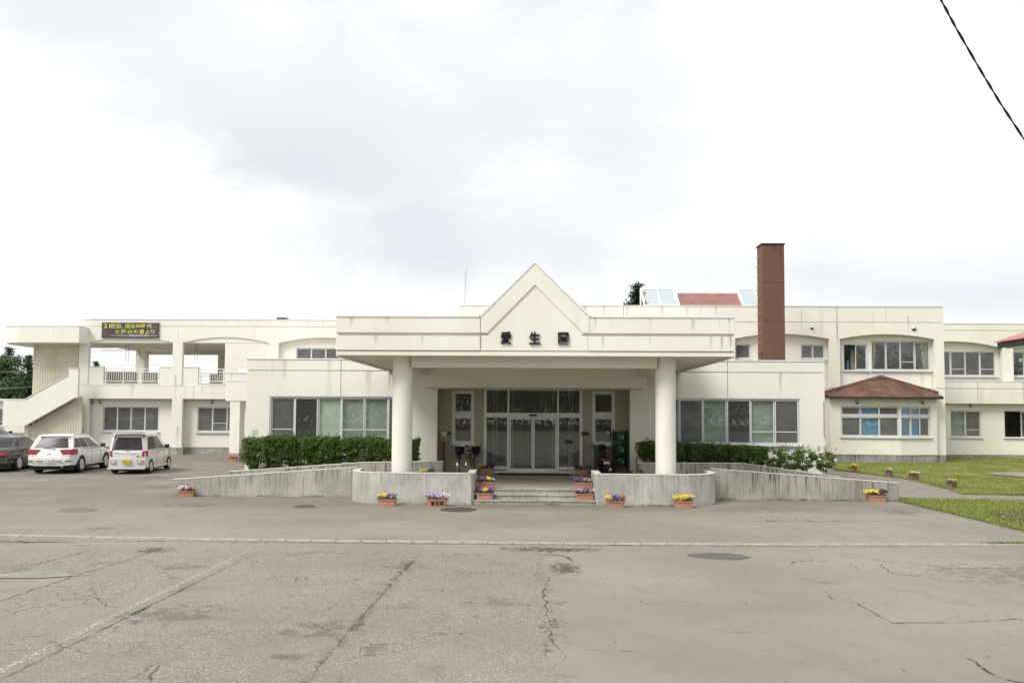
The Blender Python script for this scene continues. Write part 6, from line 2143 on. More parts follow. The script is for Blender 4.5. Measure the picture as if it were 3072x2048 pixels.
MB().lathe([(0.0, -0.16), (0.08, -0.16), (0.09, 0.0), (0.09, 0.14), (0.0, 0.16)], (13.5, 36.2, 0.5), 'X', 14).build('head', M['white'], tp, smooth=True)
MB().tube((13.44, 36.2, 0.47), (12.9, 36.3, 0.47), 0.025, n=8).build('pipe', M['white'], tp)


# ------------------------------------------------------------------ cars
def make_wheel(parent, x, y, r, w, side, spokes=6):
    """Tyre with a dished alloy rim; side is +1 for the right of the car."""
    xo = x + side * w / 2
    t = MB().lathe([(r * 0.62, -w / 2), (r * 0.93, -w / 2), (r, -w * 0.36), (r, w * 0.36), (r * 0.93, w / 2), (r * 0.66, w / 2), (r * 0.62, w * 0.36)], (x, y, r), 'X', 28, closed=True).build('wheel', M['rubber'], parent, smooth=True)
    m = MB()
    m.lathe([(r * 0.66, 0.0), (r * 0.62, side * 0.012), (r * 0.60, -side * 0.03), (0.0, -side * 0.035)], (xo, y, r), 'X', 24)
    rim = m.build('rim', M['steel'], t, smooth=True)
    s = MB()
    for k in range(spokes):
        a = 2 * math.pi * k / spokes
        d = Vector((0, math.cos(a), math.sin(a)))
        e_ = Vector((0, -math.sin(a), math.cos(a)))
        s.obox(Vector((xo - side * 0.006, y, r)) + d * r * 0.33, Vector((0.012, 0, 0)), d * r * 0.28, e_ * r * 0.055)
    s.lathe([(r * 0.14, -0.012), (r * 0.14, 0.012), (0, 0.014)], (xo, y, r), 'X', 12)
    s.build('spokes', M['chrome'], t)
    g_ = MB().lathe([(r * 0.56, 0.0), (0, 0.0)], (xo - side * 0.02, y, r), 'X', 20).build('brake_shadow', M['black'], t)
    return t


def car(name, label, loc, rz, spec):
    """Lower body lofted along its length, cabin hull above it, glass panes set on the hull."""
    o = thing(name, label, 'car', (0, 0, 0), 'cars parked at the left')
    P = M[spec['paint']]
    secs = []
    for (y, w, zb, zt) in spec['stations']:
        half = [(0.0, zb), (w * 0.80, zb), (w * 0.955, zb + 0.07), (w * 0.995, zb + (zt - zb) * 0.33), (w, zb + (zt - zb) * 0.58), (w * 0.985, zb + (zt - zb) * 0.80), (w * 0.95, zt - 0.035), (w * 0.90, zt - 0.006), (w * 0.5, zt + spec.get('crown', 0.012)), (0.0, zt + spec.get('crown', 0.012) + 0.006)]
        ring = [(x, y, z) for x, z in half] + [(-x, y, z) for x, z in half[-2:0:-1]]
        secs.append(ring)
    body = MB().loft(secs).build('body', P, o, smooth=True)
    # cabin
    wb, zb, yb0, yb1 = spec['cab_base']
    wt_, zt, yt0, yt1 = spec['cab_top']
    zr = spec['roof']

    def ringc(w, y0, y1, z, bowr=0.06, bowf=0.16, n=6):
        pts = []
        for k in range(n + 1):                       # rear edge, right to left is reversed: left -> right
            t = k / n * 2 - 1
            pts.append((w * t, y0 + bowr * t * t * (1 if True else 0), z))
        for k in range(1, n):
            t = k / n
            pts.append((w * (1 + 0.03 * math.sin(math.pi * t)), y0 + bowr + (y1 - bowf - y0 - bowr) * t, z))
        for k in range(n + 1):
            t = 1 - k / n * 2
            pts.append((w * t, y1 - bowf * t * t, z))
        for k in range(1, n):
            t = 1 - k / n
            pts.append((-w * (1 + 0.03 * math.sin(math.pi * t)), y0 + bowr + (y1 - bowf - y0 - bowr) * t, z))
        return pts
    rings = [ringc(wb, yb0, yb1, zb)]
    for t in [k / 10 for k in range(1, 11)]:
        e_ = t
        rings.append(ringc(wb + (wt_ - wb) * (e_ ** 1.15), yb0 + (yt0 - yb0) * e_ ** spec.get('rearpow', 1.0), yb1 + (yt1 - yb1) * e_, zb + (zt - zb) * e_))
    rings.append(ringc(wt_ * 0.955, yt0 + 0.05, yt1 - 0.07, zt + (zr - zt) * 0.55))
    rings.append(ringc(wt_ * 0.82, yt0 + 0.16, yt1 - 0.22, zt + (zr - zt) * 0.88))
    rings.append(ringc(wt_ * 0.45, yt0 + 0.45, yt1 - 0.5, zr))
    cabm = MB().loft(rings)
    cab = cabm.build('cabin', P, o, smooth=True)

    def hull(side, u, v):
        """Point on the glass part of the cabin hull. side: 'rear','front','right','left'."""
        w = wb + (wt_ - wb) * (v ** 1.15)
        y0 = yb0 + (yt0 - yb0) * v ** spec.get('rearpow', 1.0)
        y1 = yb1 + (yt1 - yb1) * v
        z = zb + (zt - zb) * v
        if side == 'rear':
            t = u * 2 - 1
            return Vector((w * t, y0 + 0.06 * t * t - 0.018, z))
        if side == 'front':
            t = u * 2 - 1
            return Vector((w * t, y1 - 0.16 * t * t + 0.012, z))
        s_ = 1 if side == 'right' else -1
        return Vector((s_ * (w * (1 + 0.03 * math.sin(math.pi * u)) + 0.007), y0 + 0.06 + (y1 - 0.16 - y0 - 0.06) * u, z))

    def pane(nm, side, u0, u1, v0, v1, mat, cut=(0, 0, 0, 0), nn=6):
        """Glass panel; cut slants or trims the corners (u shift at bottom-left, bottom-right, top-right, top-left)."""
        vs, fs = [], []
        for j in range(nn + 1):
            v = v0 + (v1 - v0) * j / nn
            k = j / nn
            a = u0 + cut[0] * (1 - k) + cut[3] * k
            b = u1 + cut[1] * (1 - k) + cut[2] * k
            for i_ in range(nn + 1):
                vs.append(hull(side, a + (b - a) * i_ / nn, v))
        for j in range(nn):
            for i_ in range(nn):
                p = j * (nn + 1) + i_
                fs.append((p, p + 1, p + nn + 2, p + nn + 1))
        return MB().add(vs, fs).build(nm, mat, o, smooth=True)
    r0, r1, rv0, rv1 = spec['rear_glass']
    pane('rear_window', 'rear', r0, r1, rv0, rv1, M['carglass'], (0.0, 0.0, -0.03, 0.03))
    pane('windscreen', 'front', 0.06, 0.94, 0.05, 0.96, M['carglass2'])
    for (u0, u1, v0, v1, cut, mt) in spec['side_glass']:
        for sd in ('right', 'left'):
            pane('side_window', sd, u0, u1, v0, v1, M[mt], cut)
    # wheels and arches
    r, ww, y0, y1, track = spec['wheel']
    for sd in (1, -1):
        for y in (y0, y1):
            make_wheel(o, sd * (track - ww / 2), y, r, ww, sd, spec.get('spokes', 6))
            wx = sd * (track - 0.006)
            m = MB()
            nA = 20
            vs, fs = [], []
            for k in range(nA + 1):
                a = math.pi * (-0.12 + 1.24 * k / nA)
                for rr in (r * 0.70, r * 1.13):
                    vs.append((wx, y + rr * math.cos(a), max(0.10, r + rr * math.sin(a))))
            for k in range(nA):
                fs.append((2 * k, 2 * k + 1, 2 * k + 3, 2 * k + 2))
            m.add(vs, fs).build('wheel_arch', M['black'], o, recalc=False)
    for nm, mk, mt in spec['extras']:
        mk(MB()).build(nm, M[mt], o, smooth=nm in ('tail_light', 'door_mirror', 'rear_bumper', 'spoiler'), bevel=0.012 if nm in ('tail_light', 'rear_bumper', 'spoiler', 'door_mirror') else 0.0)
    y_, z0, z1, hw, num, mt = spec['plate']
    pl = MB().box(-hw + spec.get('plate_x', 0), hw + spec.get('plate_x', 0), y_ - 0.012, y_ + 0.01, z0, z1).build('number_plate', M[mt], o)
    lettering(num, -hw * 0.80 + spec.get('plate_x', 0), hw * 0.88 + spec.get('plate_x', 0), y_ - 0.0135, z0 + 0.02, z0 + 0.088, M['plate_ink'], pl, 'lettering', 0.02, 0.001)
    place(o, loc, rz)
    return o


bx = lambda *a: (lambda m: m.box(*a))


def taillamp(x0, x1, y0, y1, z0, z1, xs=0.0):
    """Lamp wrapping round the rear corner: a rear face, a chamfer and a flank, with a slanted inner edge."""
    def mk(m):
        s = 1 if x1 > 0 else -1
        xm = x1 - s * 0.085
        a = [(x0, y0), (xm, y0 + 0.015), (x1, y0 + 0.12), (x1 + s * 0.012, y1), (x0, y1)]
        vs = [(x, y, z0) for x, y in a] + [(x - (s * xs if q in (0, 4) else 0), y + 0.02, z1) for q, (x, y) in enumerate(a)]
        fs = [(q, (q + 1) % 5, 5 + (q + 1) % 5, 5 + q) for q in range(5)] + [(4, 3, 2, 1, 0), (5, 6, 7, 8, 9)]
        return m.add(vs, fs)
    return mk


def both(f):
    def mk(m):
        f(m, 1); f(m, -1)
        return m
    return mk


def handle(y, z, w, L_=0.17):
    return lambda m: (m.box(w - 0.005, w + 0.022, y, y + L_, z, z + 0.03), m.box(-w - 0.022, -w + 0.005, y, y + L_, z, z + 0.03))[0]


suv_spec = dict(
    paint='car_white', crown=0.01,
    stations=[(-0.93, 0.70, 0.46, 0.70), (-0.91, 0.78, 0.40, 0.84), (-0.84, 0.835, 0.36, 0.97), (-0.70, 0.86, 0.33, 1.005), (-0.3, 0.875, 0.30, 1.005), (0.6, 0.882, 0.26, 0.985), (1.6, 0.882, 0.26, 0.965), (2.15, 0.875, 0.26, 0.955), (2.7, 0.855, 0.28, 0.915), (3.15, 0.80, 0.32, 0.83), (3.40, 0.70, 0.36, 0.72), (3.48, 0.52, 0.42, 0.62)],
    cab_base=(0.815, 0.99, -0.84, 2.32), cab_top=(0.655, 1.47, -0.50, 1.42), roof=1.575, rearpow=0.9,
    rear_glass=(0.09, 0.91, 0.10, 0.88),
    side_glass=[(0.045, 0.27, 0.12, 0.88, (0.0, 0.0, 0.0, 0.03), 'carglass'), (0.285, 0.52, 0.10, 0.88, (0, 0, 0.0, 0.01), 'carglass'), (0.545, 0.90, 0.08, 0.88, (0, 0.0, -0.06, 0.0), 'carglass2')],
    wheel=(0.342, 0.22, 0.0, 2.60, 0.885), spokes=6,
    plate=(-1.002, 0.475, 0.625, 0.165, '15-83', 'plate_white'), plate_x=-0.02,
    extras=[('tail_light', taillamp(0.50, 0.882, -0.935, -0.45, 0.77, 0.975, 0.14), 'lamp_red'), ('tail_light', taillamp(-0.50, -0.882, -0.935, -0.45, 0.77, 0.975, 0.14), 'lamp_red'),
            ('tail_light', taillamp(0.46, 0.88, -0.94, -0.55, 0.715, 0.765, 0.03), 'lamp_clear'), ('tail_light', taillamp(-0.46, -0.88, -0.94, -0.55, 0.715, 0.765, 0.03), 'lamp_clear'),
            ('rear_bumper', lambda m: m.loft([[(x * 0.93, -0.99 + 0.10 * (x / 0.86) ** 4, z) for x, z in ((-0.86, 0.36), (-0.5, 0.33), (0, 0.33), (0.5, 0.33), (0.86, 0.36), (0.86, 0.60), (0.5, 0.66), (0, 0.665), (-0.5, 0.66), (-0.86, 0.60))], [(x, -0.55, z) for x, z in ((-0.88, 0.33), (-0.5, 0.33), (0, 0.33), (0.5, 0.33), (0.88, 0.33), (0.88, 0.62), (0.5, 0.68), (0, 0.685), (-0.5, 0.68), (-0.88, 0.62))]]), 'car_white'),
            ('underbody', bx(-0.78, 0.78, -0.80, 3.3, 0.17, 0.40), 'black'),
            ('bumper_slot', both(lambda m, s: m.box(*sorted((s * 0.60, s * 0.82)), -0.965, -0.93, 0.515, 0.54)), 'black'), ('bumper_slot', both(lambda m, s: m.box(*sorted((s * 0.23, s * 0.50)), -0.992, -0.96, 0.515, 0.535)), 'black'),
            ('badge', bx(-0.07, 0.07, -0.93, -0.90, 0.80, 0.825), 'chrome'), ('rear_wiper', lambda m: m.tube((-0.28, -0.868, 1.03), (0.16, -0.876, 1.00), 0.012, n=6).tube((0.16, -0.876, 1.00), (0.20, -0.88, 0.96), 0.016, n=6), 'black'),
            ('door_handle', handle(0.55, 0.86, 0.884), 'chrome'), ('door_handle', handle(1.30, 0.85, 0.884), 'chrome'),
            ('door_seam', both(lambda m, s: (m.box(*sorted((s * 0.875, s * 0.886)), 0.985, 0.995, 0.34, 0.96), m.box(*sorted((s * 0.875, s * 0.8855)), 1.965, 1.975, 0.36, 0.95))), 'groove'),
            ('side_strip', both(lambda m, s: m.box(*sorted((s * 0.87, s * 0.897)), 0.36, 2.25, 0.30, 0.36)), 'car_silver'),
            ('spoiler', lambda m: m.box(-0.60, 0.60, -0.58, -0.30, 1.485, 1.525), 'car_white'), ('roof_rail', both(lambda m, s: m.tube((s * 0.62, -0.25, 1.555), (s * 0.62, 1.15, 1.555), 0.016, n=6)), 'steel'),
            ('door_mirror', lambda m: m.box(0.86, 1.04, 1.93, 2.03, 0.98, 1.12), 'dark_under'), ('door_mirror', lambda m: m.box(-1.04, -0.86, 1.93, 2.03, 0.98, 1.12), 'dark_under'),
            ('tail_pipe', lambda m: m.tube((0.5, -0.95, 0.29), (0.5, -0.5, 0.30), 0.035, n=10), 'steel')])
kei_spec = dict(
    paint='car_silver', crown=0.008,
    stations=[(-0.62, 0.645, 0.34, 0.86), (-0.60, 0.69, 0.28, 0.93), (-0.52, 0.715, 0.25, 0.955), (-0.2, 0.73, 0.235, 0.955), (0.8, 0.738, 0.22, 0.945), (1.6, 0.738, 0.22, 0.935), (2.0, 0.73, 0.22, 0.925), (2.35, 0.71, 0.24, 0.87), (2.62, 0.65, 0.28, 0.76), (2.74, 0.55, 0.32, 0.64)],
    cab_base=(0.70, 0.94, -0.575, 2.16), cab_top=(0.605, 1.555, -0.44, 1.40), roof=1.64, rearpow=1.0,
    rear_glass=(0.10, 0.90, 0.05, 0.86),
    side_glass=[(0.10, 0.46, 0.07, 0.88, (-0.03, 0.0, 0.0, 0.02), 'carglass'), (0.485, 0.86, 0.07, 0.88, (0, 0.02, -0.07, 0.0), 'carglass2')],
    wheel=(0.272, 0.17, 0.0, 2.36, 0.742), spokes=5,
    plate=(-0.722, 0.44, 0.595, 0.165, '54-71', 'plate_yellow'), plate_x=0.0,
    extras=[('tail_light', taillamp(0.565, 0.738, -0.64, -0.44, 0.70, 0.92, 0.0), 'lamp_red'), ('tail_light', taillamp(-0.565, -0.738, -0.64, -0.44, 0.70, 0.92, 0.0), 'lamp_red'),
            ('tail_light', lambda m: m.add([(0.60, -0.632, 0.922), (0.735, -0.55, 0.922), (0.66, -0.43, 1.46), (0.545, -0.498, 1.46), (0.60, -0.5, 0.922), (0.70, -0.45, 0.922), (0.62, -0.38, 1.46), (0.54, -0.4, 1.46)], [(0, 1, 2, 3), (4, 5, 6, 7), (0, 1, 5, 4), (1, 2, 6, 5), (2, 3, 7, 6), (3, 0, 4, 7)]), 'lamp_clear'),
            ('tail_light', lambda m: m.add([(-0.60, -0.632, 0.922), (-0.735, -0.55, 0.922), (-0.66, -0.43, 1.46), (-0.545, -0.498, 1.46), (-0.60, -0.5, 0.922), (-0.70, -0.45, 0.922), (-0.62, -0.38, 1.46), (-0.54, -0.4, 1.46)], [(0, 1, 2, 3), (4, 5, 6, 7), (0, 1, 5, 4), (1, 2, 6, 5), (2, 3, 7, 6), (3, 0, 4, 7)]), 'lamp_clear'),
            ('tail_light', taillamp(0.54, 0.615, -0.49, -0.40, 1.465, 1.55, 0.0), 'lamp_red'), ('tail_light', taillamp(-0.54, -0.615, -0.49, -0.40, 1.465, 1.55, 0.0), 'lamp_red'),
            ('rear_bumper', lambda m: m.loft([[(x * 0.96, -0.70 + 0.07 * (x / 0.72) ** 4, z) for x, z in ((-0.73, 0.26), (-0.4, 0.24), (0, 0.24), (0.4, 0.24), (0.73, 0.26), (0.72, 0.60), (0.4, 0.635), (0, 0.64), (-0.4, 0.635), (-0.72, 0.60))], [(x, -0.30, z) for x, z in ((-0.742, 0.24), (-0.4, 0.24), (0, 0.24), (0.4, 0.24), (0.742, 0.24), (0.74, 0.60), (0.4, 0.635), (0, 0.64), (-0.4, 0.635), (-0.74, 0.60))]]), 'car_silver'),
            ('bumper_lip', lambda m: m.box(-0.71, 0.71, -0.72, -0.60, 0.215, 0.262), 'car_white'),
            ('underbody', bx(-0.64, 0.64, -0.55, 2.6, 0.13, 0.30), 'black'),
            ('fog_lamp', both(lambda m, s: m.lathe([(0.0, -0.012), (0.055, -0.01), (0.06, 0.02)], (s * 0.50, -0.700, 0.50), 'Y', 14)), 'lamp_clear'),
            ('fog_recess', both(lambda m, s: m.box(*sorted((s * 0.40, s * 0.63)), -0.694, -0.66, 0.43, 0.58)), 'grille'),
            ('spoiler', lambda m: m.box(-0.60, 0.60, -0.66, -0.36, 1.60, 1.645), 'car_silver'), ('spoiler_edge', bx(-0.60, 0.60, -0.664, -0.645, 1.655, 1.672), 'black'),
            ('badge', bx(-0.50, -0.36, -0.632, -0.60, 0.84, 0.865), 'chrome'), ('badge', bx(0.36, 0.46, -0.632, -0.60, 0.69, 0.73), 'black'),
            ('tailgate_handle', bx(-0.38, 0.38, -0.632, -0.605, 0.825, 0.835), 'steel'),
            ('rear_wiper', lambda m: m.tube((-0.05, -0.63, 0.93), (0.10, -0.61, 1.00), 0.012, n=6).tube((0.02, -0.60, 0.99), (0.34, -0.59, 1.03), 0.012, n=6), 'black'),
            ('door_handle', handle(0.22, 0.80, 0.738, 0.11), 'chrome'), ('door_handle', handle(0.98, 0.80, 0.738, 0.11), 'chrome'),
            ('door_seam', both(lambda m, s: (m.box(*sorted((s * 0.73, s * 0.742)), 0.72, 0.73, 0.30, 0.93), m.box(*sorted((s * 0.73, s * 0.7415)), 1.63, 1.64, 0.30, 0.92))), 'groove'),
            ('side_strip', both(lambda m, s: m.box(*sorted((s * 0.725, s * 0.752)), 0.30, 2.05, 0.21, 0.30)), 'car_white'),
            ('door_mirror', lambda m: m.box(0.72, 0.90, 1.72, 1.82, 0.95, 1.11), 'dark_under'), ('door_mirror', lambda m: m.box(-0.90, -0.72, 1.72, 1.82, 0.95, 1.11), 'dark_under')])
sed_spec = dict(
    paint='car_black', crown=0.015,
    stations=[(-1.12, 0.68, 0.44, 0.70), (-1.10, 0.78, 0.36, 0.86), (-1.0, 0.83, 0.30, 0.93), (-0.7, 0.86, 0.27, 0.965), (0.0, 0.88, 0.25, 0.965), (0.9, 0.882, 0.23, 0.945), (1.9, 0.88, 0.23, 0.925), (2.4, 0.87, 0.24, 0.90), (3.0, 0.84, 0.28, 0.83), (3.45, 0.76, 0.32, 0.74), (3.6, 0.6, 0.38, 0.62)],
    cab_base=(0.775, 0.945, -0.40, 2.35), cab_top=(0.60, 1.335, 0.22, 1.52), roof=1.415,
    rear_glass=(0.08, 0.92, 0.06, 0.93),
    side_glass=[(0.17, 0.50, 0.12, 0.88, (-0.05, 0.0, 0.0, 0.0), 'carglass2'), (0.515, 0.90, 0.10, 0.88, (0, 0.0, -0.06, 0.0), 'carglass2')],
    wheel=(0.325, 0.21, 0.0, 2.73, 0.886), spokes=10,
    plate=(-1.17, 0.56, 0.72, 0.165, '20-46', 'plate_white'),
    extras=[('tail_light', taillamp(0.48, 0.875, -1.14, -0.85, 0.68, 0.84, 0.02), 'lamp_red'), ('tail_light', taillamp(-0.48, -0.875, -1.14, -0.85, 0.68, 0.84, 0.02), 'lamp_red'),
            ('rear_bumper', bx(-0.84, 0.84, -1.16, -0.9, 0.36, 0.60), 'car_black'), ('chrome_strip', both(lambda m, s: m.box(*sorted((s * 0.875, s * 0.892)), -0.55, 2.9, 0.58, 0.60)), 'chrome'),
            ('underbody', bx(-0.78, 0.78, -0.9, 3.4, 0.14, 0.36), 'black'),
            ('door_handle', handle(0.30, 0.79, 0.882), 'chrome'), ('door_handle', handle(1.20, 0.79, 0.882), 'chrome'),
            ('window_trim', both(lambda m, s: m.box(*sorted((s * 0.775, s * 0.80)), -0.02, 2.1, 0.945, 0.965)), 'chrome'),
            ('door_mirror', lambda m: m.box(0.86, 1.03, 1.85, 1.95, 0.95, 1.07), 'car_black'), ('door_mirror', lambda m: m.box(-1.03, -0.86, 1.85, 1.95, 0.95, 1.07), 'car_black')])
suv = car('parked_car', 'white estate car with red corner lamps between the minivan and black sedan', (-19.12, 33.05, 0), 0.13, suv_spec)
kei = car('parked_car', 'small silver-white minivan with a yellow number plate', (-16.05, 32.95, 0), 0.13, kei_spec)
sed = car('parked_car', 'dark navy sedan cut by the left edge of the picture', (-22.15, 33.75, 0), 0.13, sed_spec)
sp2 = dict(suv_spec)
sp2['plate'] = (-1.002, 0.475, 0.625, 0.165, '31-07', 'plate_white')
wc = car('parked_car', 'white car behind the dark sedan with only its bonnet and windscreen in view', (-28.0, 39.2, 0), -1.50, sp2)
wc.scale = (1.1, 1.1, 1.32)


# ------------------------------------------------------------------ bicycles
def bicycle():
    o = thing('bicycle', 'bicycle', 'bicycle', (0, 0, 0), 'bicycles at the entrance')
    R_ = 0.325
    for nm, y in (('wheel', 0.0), ('wheel', 1.08)):
        m = MB()
        prof = [(R_ + 0.018 * math.cos(a * math.pi / 4), 0.018 * math.sin(a * math.pi / 4)) for a in range(8)]
        w = m.lathe(prof, (0, y, R_ + 0.018), 'X', 32, closed=True).build('wheel', M['rubber'], o, smooth=True)
        MB().lathe([(R_ - 0.02, -0.012), (R_ - 0.02, 0.012), (R_ - 0.034, 0.0)], (0, y, R_ + 0.018), 'X', 32, closed=True).build('rim', M['chrome'], w)
        s = MB()
        for k in range(18):
            a = 2 * math.pi * k / 18
            s.tube((0.02 * (-1) ** k, y, R_ + 0.018), (0, y + (R_ - 0.02) * math.cos(a), R_ + 0.018 + (R_ - 0.02) * math.sin(a)), 0.0022, n=4)
        s.tube((-0.05, y, R_ + 0.018), (0.05, y, R_ + 0.018), 0.02, n=8)
        s.build('spokes', M['steel'], w)
    c = R_ + 0.018
    f = MB()
    f.tube((0, 0.36, c - 0.05), (0, 0.20, 0.80), 0.016, n=8).tube((0, 0.36, c - 0.05), (0, 0.86, 0.70), 0.018, n=8).tube((0, 0.29, 0.52), (0, 0.87, 0.60), 0.014, n=8)
    for s_ in (-0.055, 0.055):
        f.tube((s_, 0, c), (s_ * 0.4, 0.36, c - 0.05), 0.009, n=6).tube((s_, 0, c), (s_ * 0.3, 0.22, 0.72), 0.008, n=6).tube((s_, 1.08, c), (s_ * 0.7, 0.90, 0.62), 0.011, n=6)
    f.tube((0, 0.92, 0.58), (0, 0.83, 0.98), 0.017, n=8)
    f.build('frame', M['black'], o, smooth=True)
    h_ = MB().path([(-0.29, 0.66, 1.02), (-0.24, 0.74, 1.03), (-0.05, 0.83, 1.0), (0.05, 0.83, 1.0), (0.24, 0.74, 1.03), (0.29, 0.66, 1.02)], 0.011, 8)
    hb = h_.build('handlebar', M['chrome'], o, smooth=True)
    for s_ in (-1, 1):
        MB().tube((s_ * 0.24, 0.72, 1.03), (s_ * 0.30, 0.62, 1.02), 0.017, n=8).build('grip', M['black'], hb)
        MB().tube((s_ * 0.22, 0.78, 1.01), (s_ * 0.30, 0.68, 0.985), 0.007, n=6).build('brake_lever', M['black'], hb)
    sd = MB()
    sd.loft([[(x * w, y, z) for x, z in ((-1, 0.86), (-0.7, 0.90), (0, 0.91), (0.7, 0.90), (1, 0.86), (0, 0.84))] for y, w in ((0.06, 0.05), (0.10, 0.10), (0.20, 0.085), (0.30, 0.035), (0.36, 0.02))])
    sd.build('saddle', M['black'], o, smooth=True)
    b = MB()
    for k in range(7):
        t = k / 6
        z = 0.70 + 0.24 * t
        w, d = 0.13 + 0.04 * t, 0.09 + 0.03 * t
        b.path([(-w, 1.0 - d, z), (w, 1.0 - d, z), (w, 1.0 + d, z), (-w, 1.0 + d, z), (-w, 1.0 - d, z)], 0.005, 4)
    for k in range(7):
        x = -1 + 2 * k / 6
        for s_ in (-1, 1):
            b.tube((x * 0.13, 1.0 + s_ * 0.09, 0.70), (x * 0.17, 1.0 + s_ * 0.12, 0.94), 0.004, n=4)
    b.build('basket', M['black'], o)
    MB().loft([[(x * w, 1.0 + y * w * 0.72, z) for x, y in ((math.cos(a * math.pi / 7), math.sin(a * math.pi / 7)) for a in range(14))] for z, w in ((0.72, 0.12), (0.86, 0.165), (0.95, 0.175), (0.99, 0.11), (1.0, 0.03))]).build('basket_cover', M['rubber'], o, smooth=True)
    rk = MB()
    for s_ in (-0.06, 0, 0.06):
        rk.tube((s_, -0.28, 0.76), (s_, 0.18, 0.74), 0.007, n=6)
    for y in (-0.28, -0.1, 0.1):
        rk.tube((-0.06, y, 0.755), (0.06, y, 0.755), 0.007, n=6)
    for s_ in (-0.06, 0.06):
        rk.tube((s_, -0.02, c), (s_, -0.2, 0.755), 0.006, n=6)
    rk.build('rear_rack', M['black'], o)
    for y, a0, a1 in ((0.0, 40, 215), (1.08, -5, 150)):
        vs, fs = [], []
        for k in range(19):
            a = R(a0 + (a1 - a0) * k / 18)
            for x in (-0.028, 0.028):
                vs.append((x, y + (R_ + 0.045) * math.cos(a), c + (R_ + 0.045) * math.sin(a)))
        for k in range(18):
            fs.append((2 * k, 2 * k + 1, 2 * k + 3, 2 * k + 2))
        MB().add(vs, fs).build('mudguard', M['chrome'], o, smooth=True, recalc=False)
    MB().box(-0.025, 0.025, -0.372, -0.355, 0.60, 0.66).build('rear_reflector', M['lamp_red'], o)
    cr_ = MB().lathe([(0.09, -0.005), (0.09, 0.005)], (0.05, 0.36, c - 0.05), 'X', 18).tube((0.06, 0.36, c - 0.05), (0.09, 0.45, c - 0.18), 0.009, n=6).tube((-0.06, 0.36, c - 0.05), (-0.09, 0.27, c + 0.08), 0.009, n=6)
    cr_.box(0.07, 0.15, 0.42, 0.48, c - 0.195, c - 0.175).box(-0.15, -0.07, 0.24, 0.30, c + 0.075, c + 0.095)
    cr_.build('crank', M['steel'], o)
    MB().tube((0.05, 0.02, 0.33), (0.17, -0.05, 0.0), 0.009, n=6).build('stand', M['steel'], o)
    return o


b1 = bicycle()
b2 = dup(b1)
place(b1, (-2.36, 28.05, 0.38), 0.02, 0.97)
place(b2, (-1.99, 28.10, 0.38), -0.20, 0.97)
b1['label'] = 'left of the two bicycles parked under the small window'
b2['label'] = 'bicycle with its front wheel turned out, nearer the glass doors'

# ------------------------------------------------------------------ scooter seen from behind
sc_ = thing('motor_scooter', 'black motor scooter seen from behind beside the green cans', 'scooter', (0, 0, 0))
r_ = 0.215
for y in (0.0, 1.2):
    w = MB().lathe([(0.12, -0.05), (0.17, -0.055), (r_, -0.03), (r_, 0.03), (0.17, 0.055), (0.12, 0.05)], (0, y, r_), 'X', 24, closed=True).build('wheel', M['rubber'], sc_, smooth=True)
    MB().lathe([(0.125, -0.03), (0.125, 0.03), (0.0, 0.03)], (0, y, r_), 'X', 16).build('rim', M['steel'], w)


def oval(w, h, y, z, n=16):
    return [(w * math.cos(2 * math.pi * k / n), y, z + h * math.sin(2 * math.pi * k / n)) for k in range(n)]


MB().loft([oval(0.05, 0.06, -0.32, 0.60), oval(0.12, 0.10, -0.25, 0.58), oval(0.155, 0.14, -0.05, 0.55), oval(0.165, 0.16, 0.2, 0.52), oval(0.14, 0.15, 0.42, 0.45), oval(0.12, 0.08, 0.5, 0.32)]).build('tail_body', M['black'], sc_, smooth=True)
MB().loft([oval(0.10, 0.03, -0.22, 0.73), oval(0.135, 0.045, -0.1, 0.745), oval(0.14, 0.05, 0.15, 0.745), oval(0.11, 0.045, 0.42, 0.72), oval(0.05, 0.03, 0.48, 0.70)]).build('seat', M['rubber'], sc_, smooth=True)
MB().box(-0.17, 0.17, 0.40, 0.95, 0.24, 0.30).build('footboard', M['black'], sc_, bevel=0.02)
MB().loft([oval(0.20, 0.05, 0.93, 0.30), oval(0.20, 0.06, 0.98, 0.50), oval(0.17, 0.06, 1.02, 0.75), oval(0.11, 0.05, 1.02, 0.92)], caps=True).build('leg_shield', M['black'], sc_, smooth=True)
MB().loft([oval(0.05, 0.04, 0.88, 0.98), oval(0.17, 0.07, 0.95, 0.99), oval(0.15, 0.08, 1.05, 0.98), oval(0.08, 0.06, 1.12, 0.95)]).build('handlebar_cowl', M['black'], sc_, smooth=True)
hb = MB().tube((-0.33, 0.90, 1.0), (0.33, 0.90, 1.0), 0.012, n=8).build('handlebar', M['steel'], sc_)
for s_ in (-1, 1):
    MB().tube((s_ * 0.20, 0.90, 1.0), (s_ * 0.33, 0.90, 1.0), 0.019, n=8).build('grip', M['black'], hb)
    m = MB().tube((s_ * 0.22, 0.92, 1.0), (s_ * 0.29, 0.95, 1.14), 0.007, n=6)
    m.loft([oval(0.065, 0.04, 0.93, 1.17), oval(0.065, 0.04, 0.97, 1.17)])
    m.build('mirror', M['steel'], sc_)
MB().box(-0.10, 0.10, -0.335, -0.325, 0.435, 0.525).build('number_plate', M['plate_white'], sc_)
lettering('5271', -0.07, 0.075, -0.336, 0.448, 0.500, M['plate_ink'], KIDS[sc_.name][-1], 'lettering', 0.015, 0.001)
MB().box(-0.09, 0.09, -0.345, -0.30, 0.555, 0.605).build('tail_light', M['lamp_red'], sc_, bevel=0.012)
for s_ in (-1, 1):
    MB().loft([oval(0.03, 0.022, -0.30, 0.585, 10), oval(0.03, 0.022, -0.24, 0.585, 10)]).build('indicator', M['terra'], sc_)
    vs = KIDS[sc_.name][-1].data.vertices
    for v in vs:
        v.co.x += s_ * 0.135
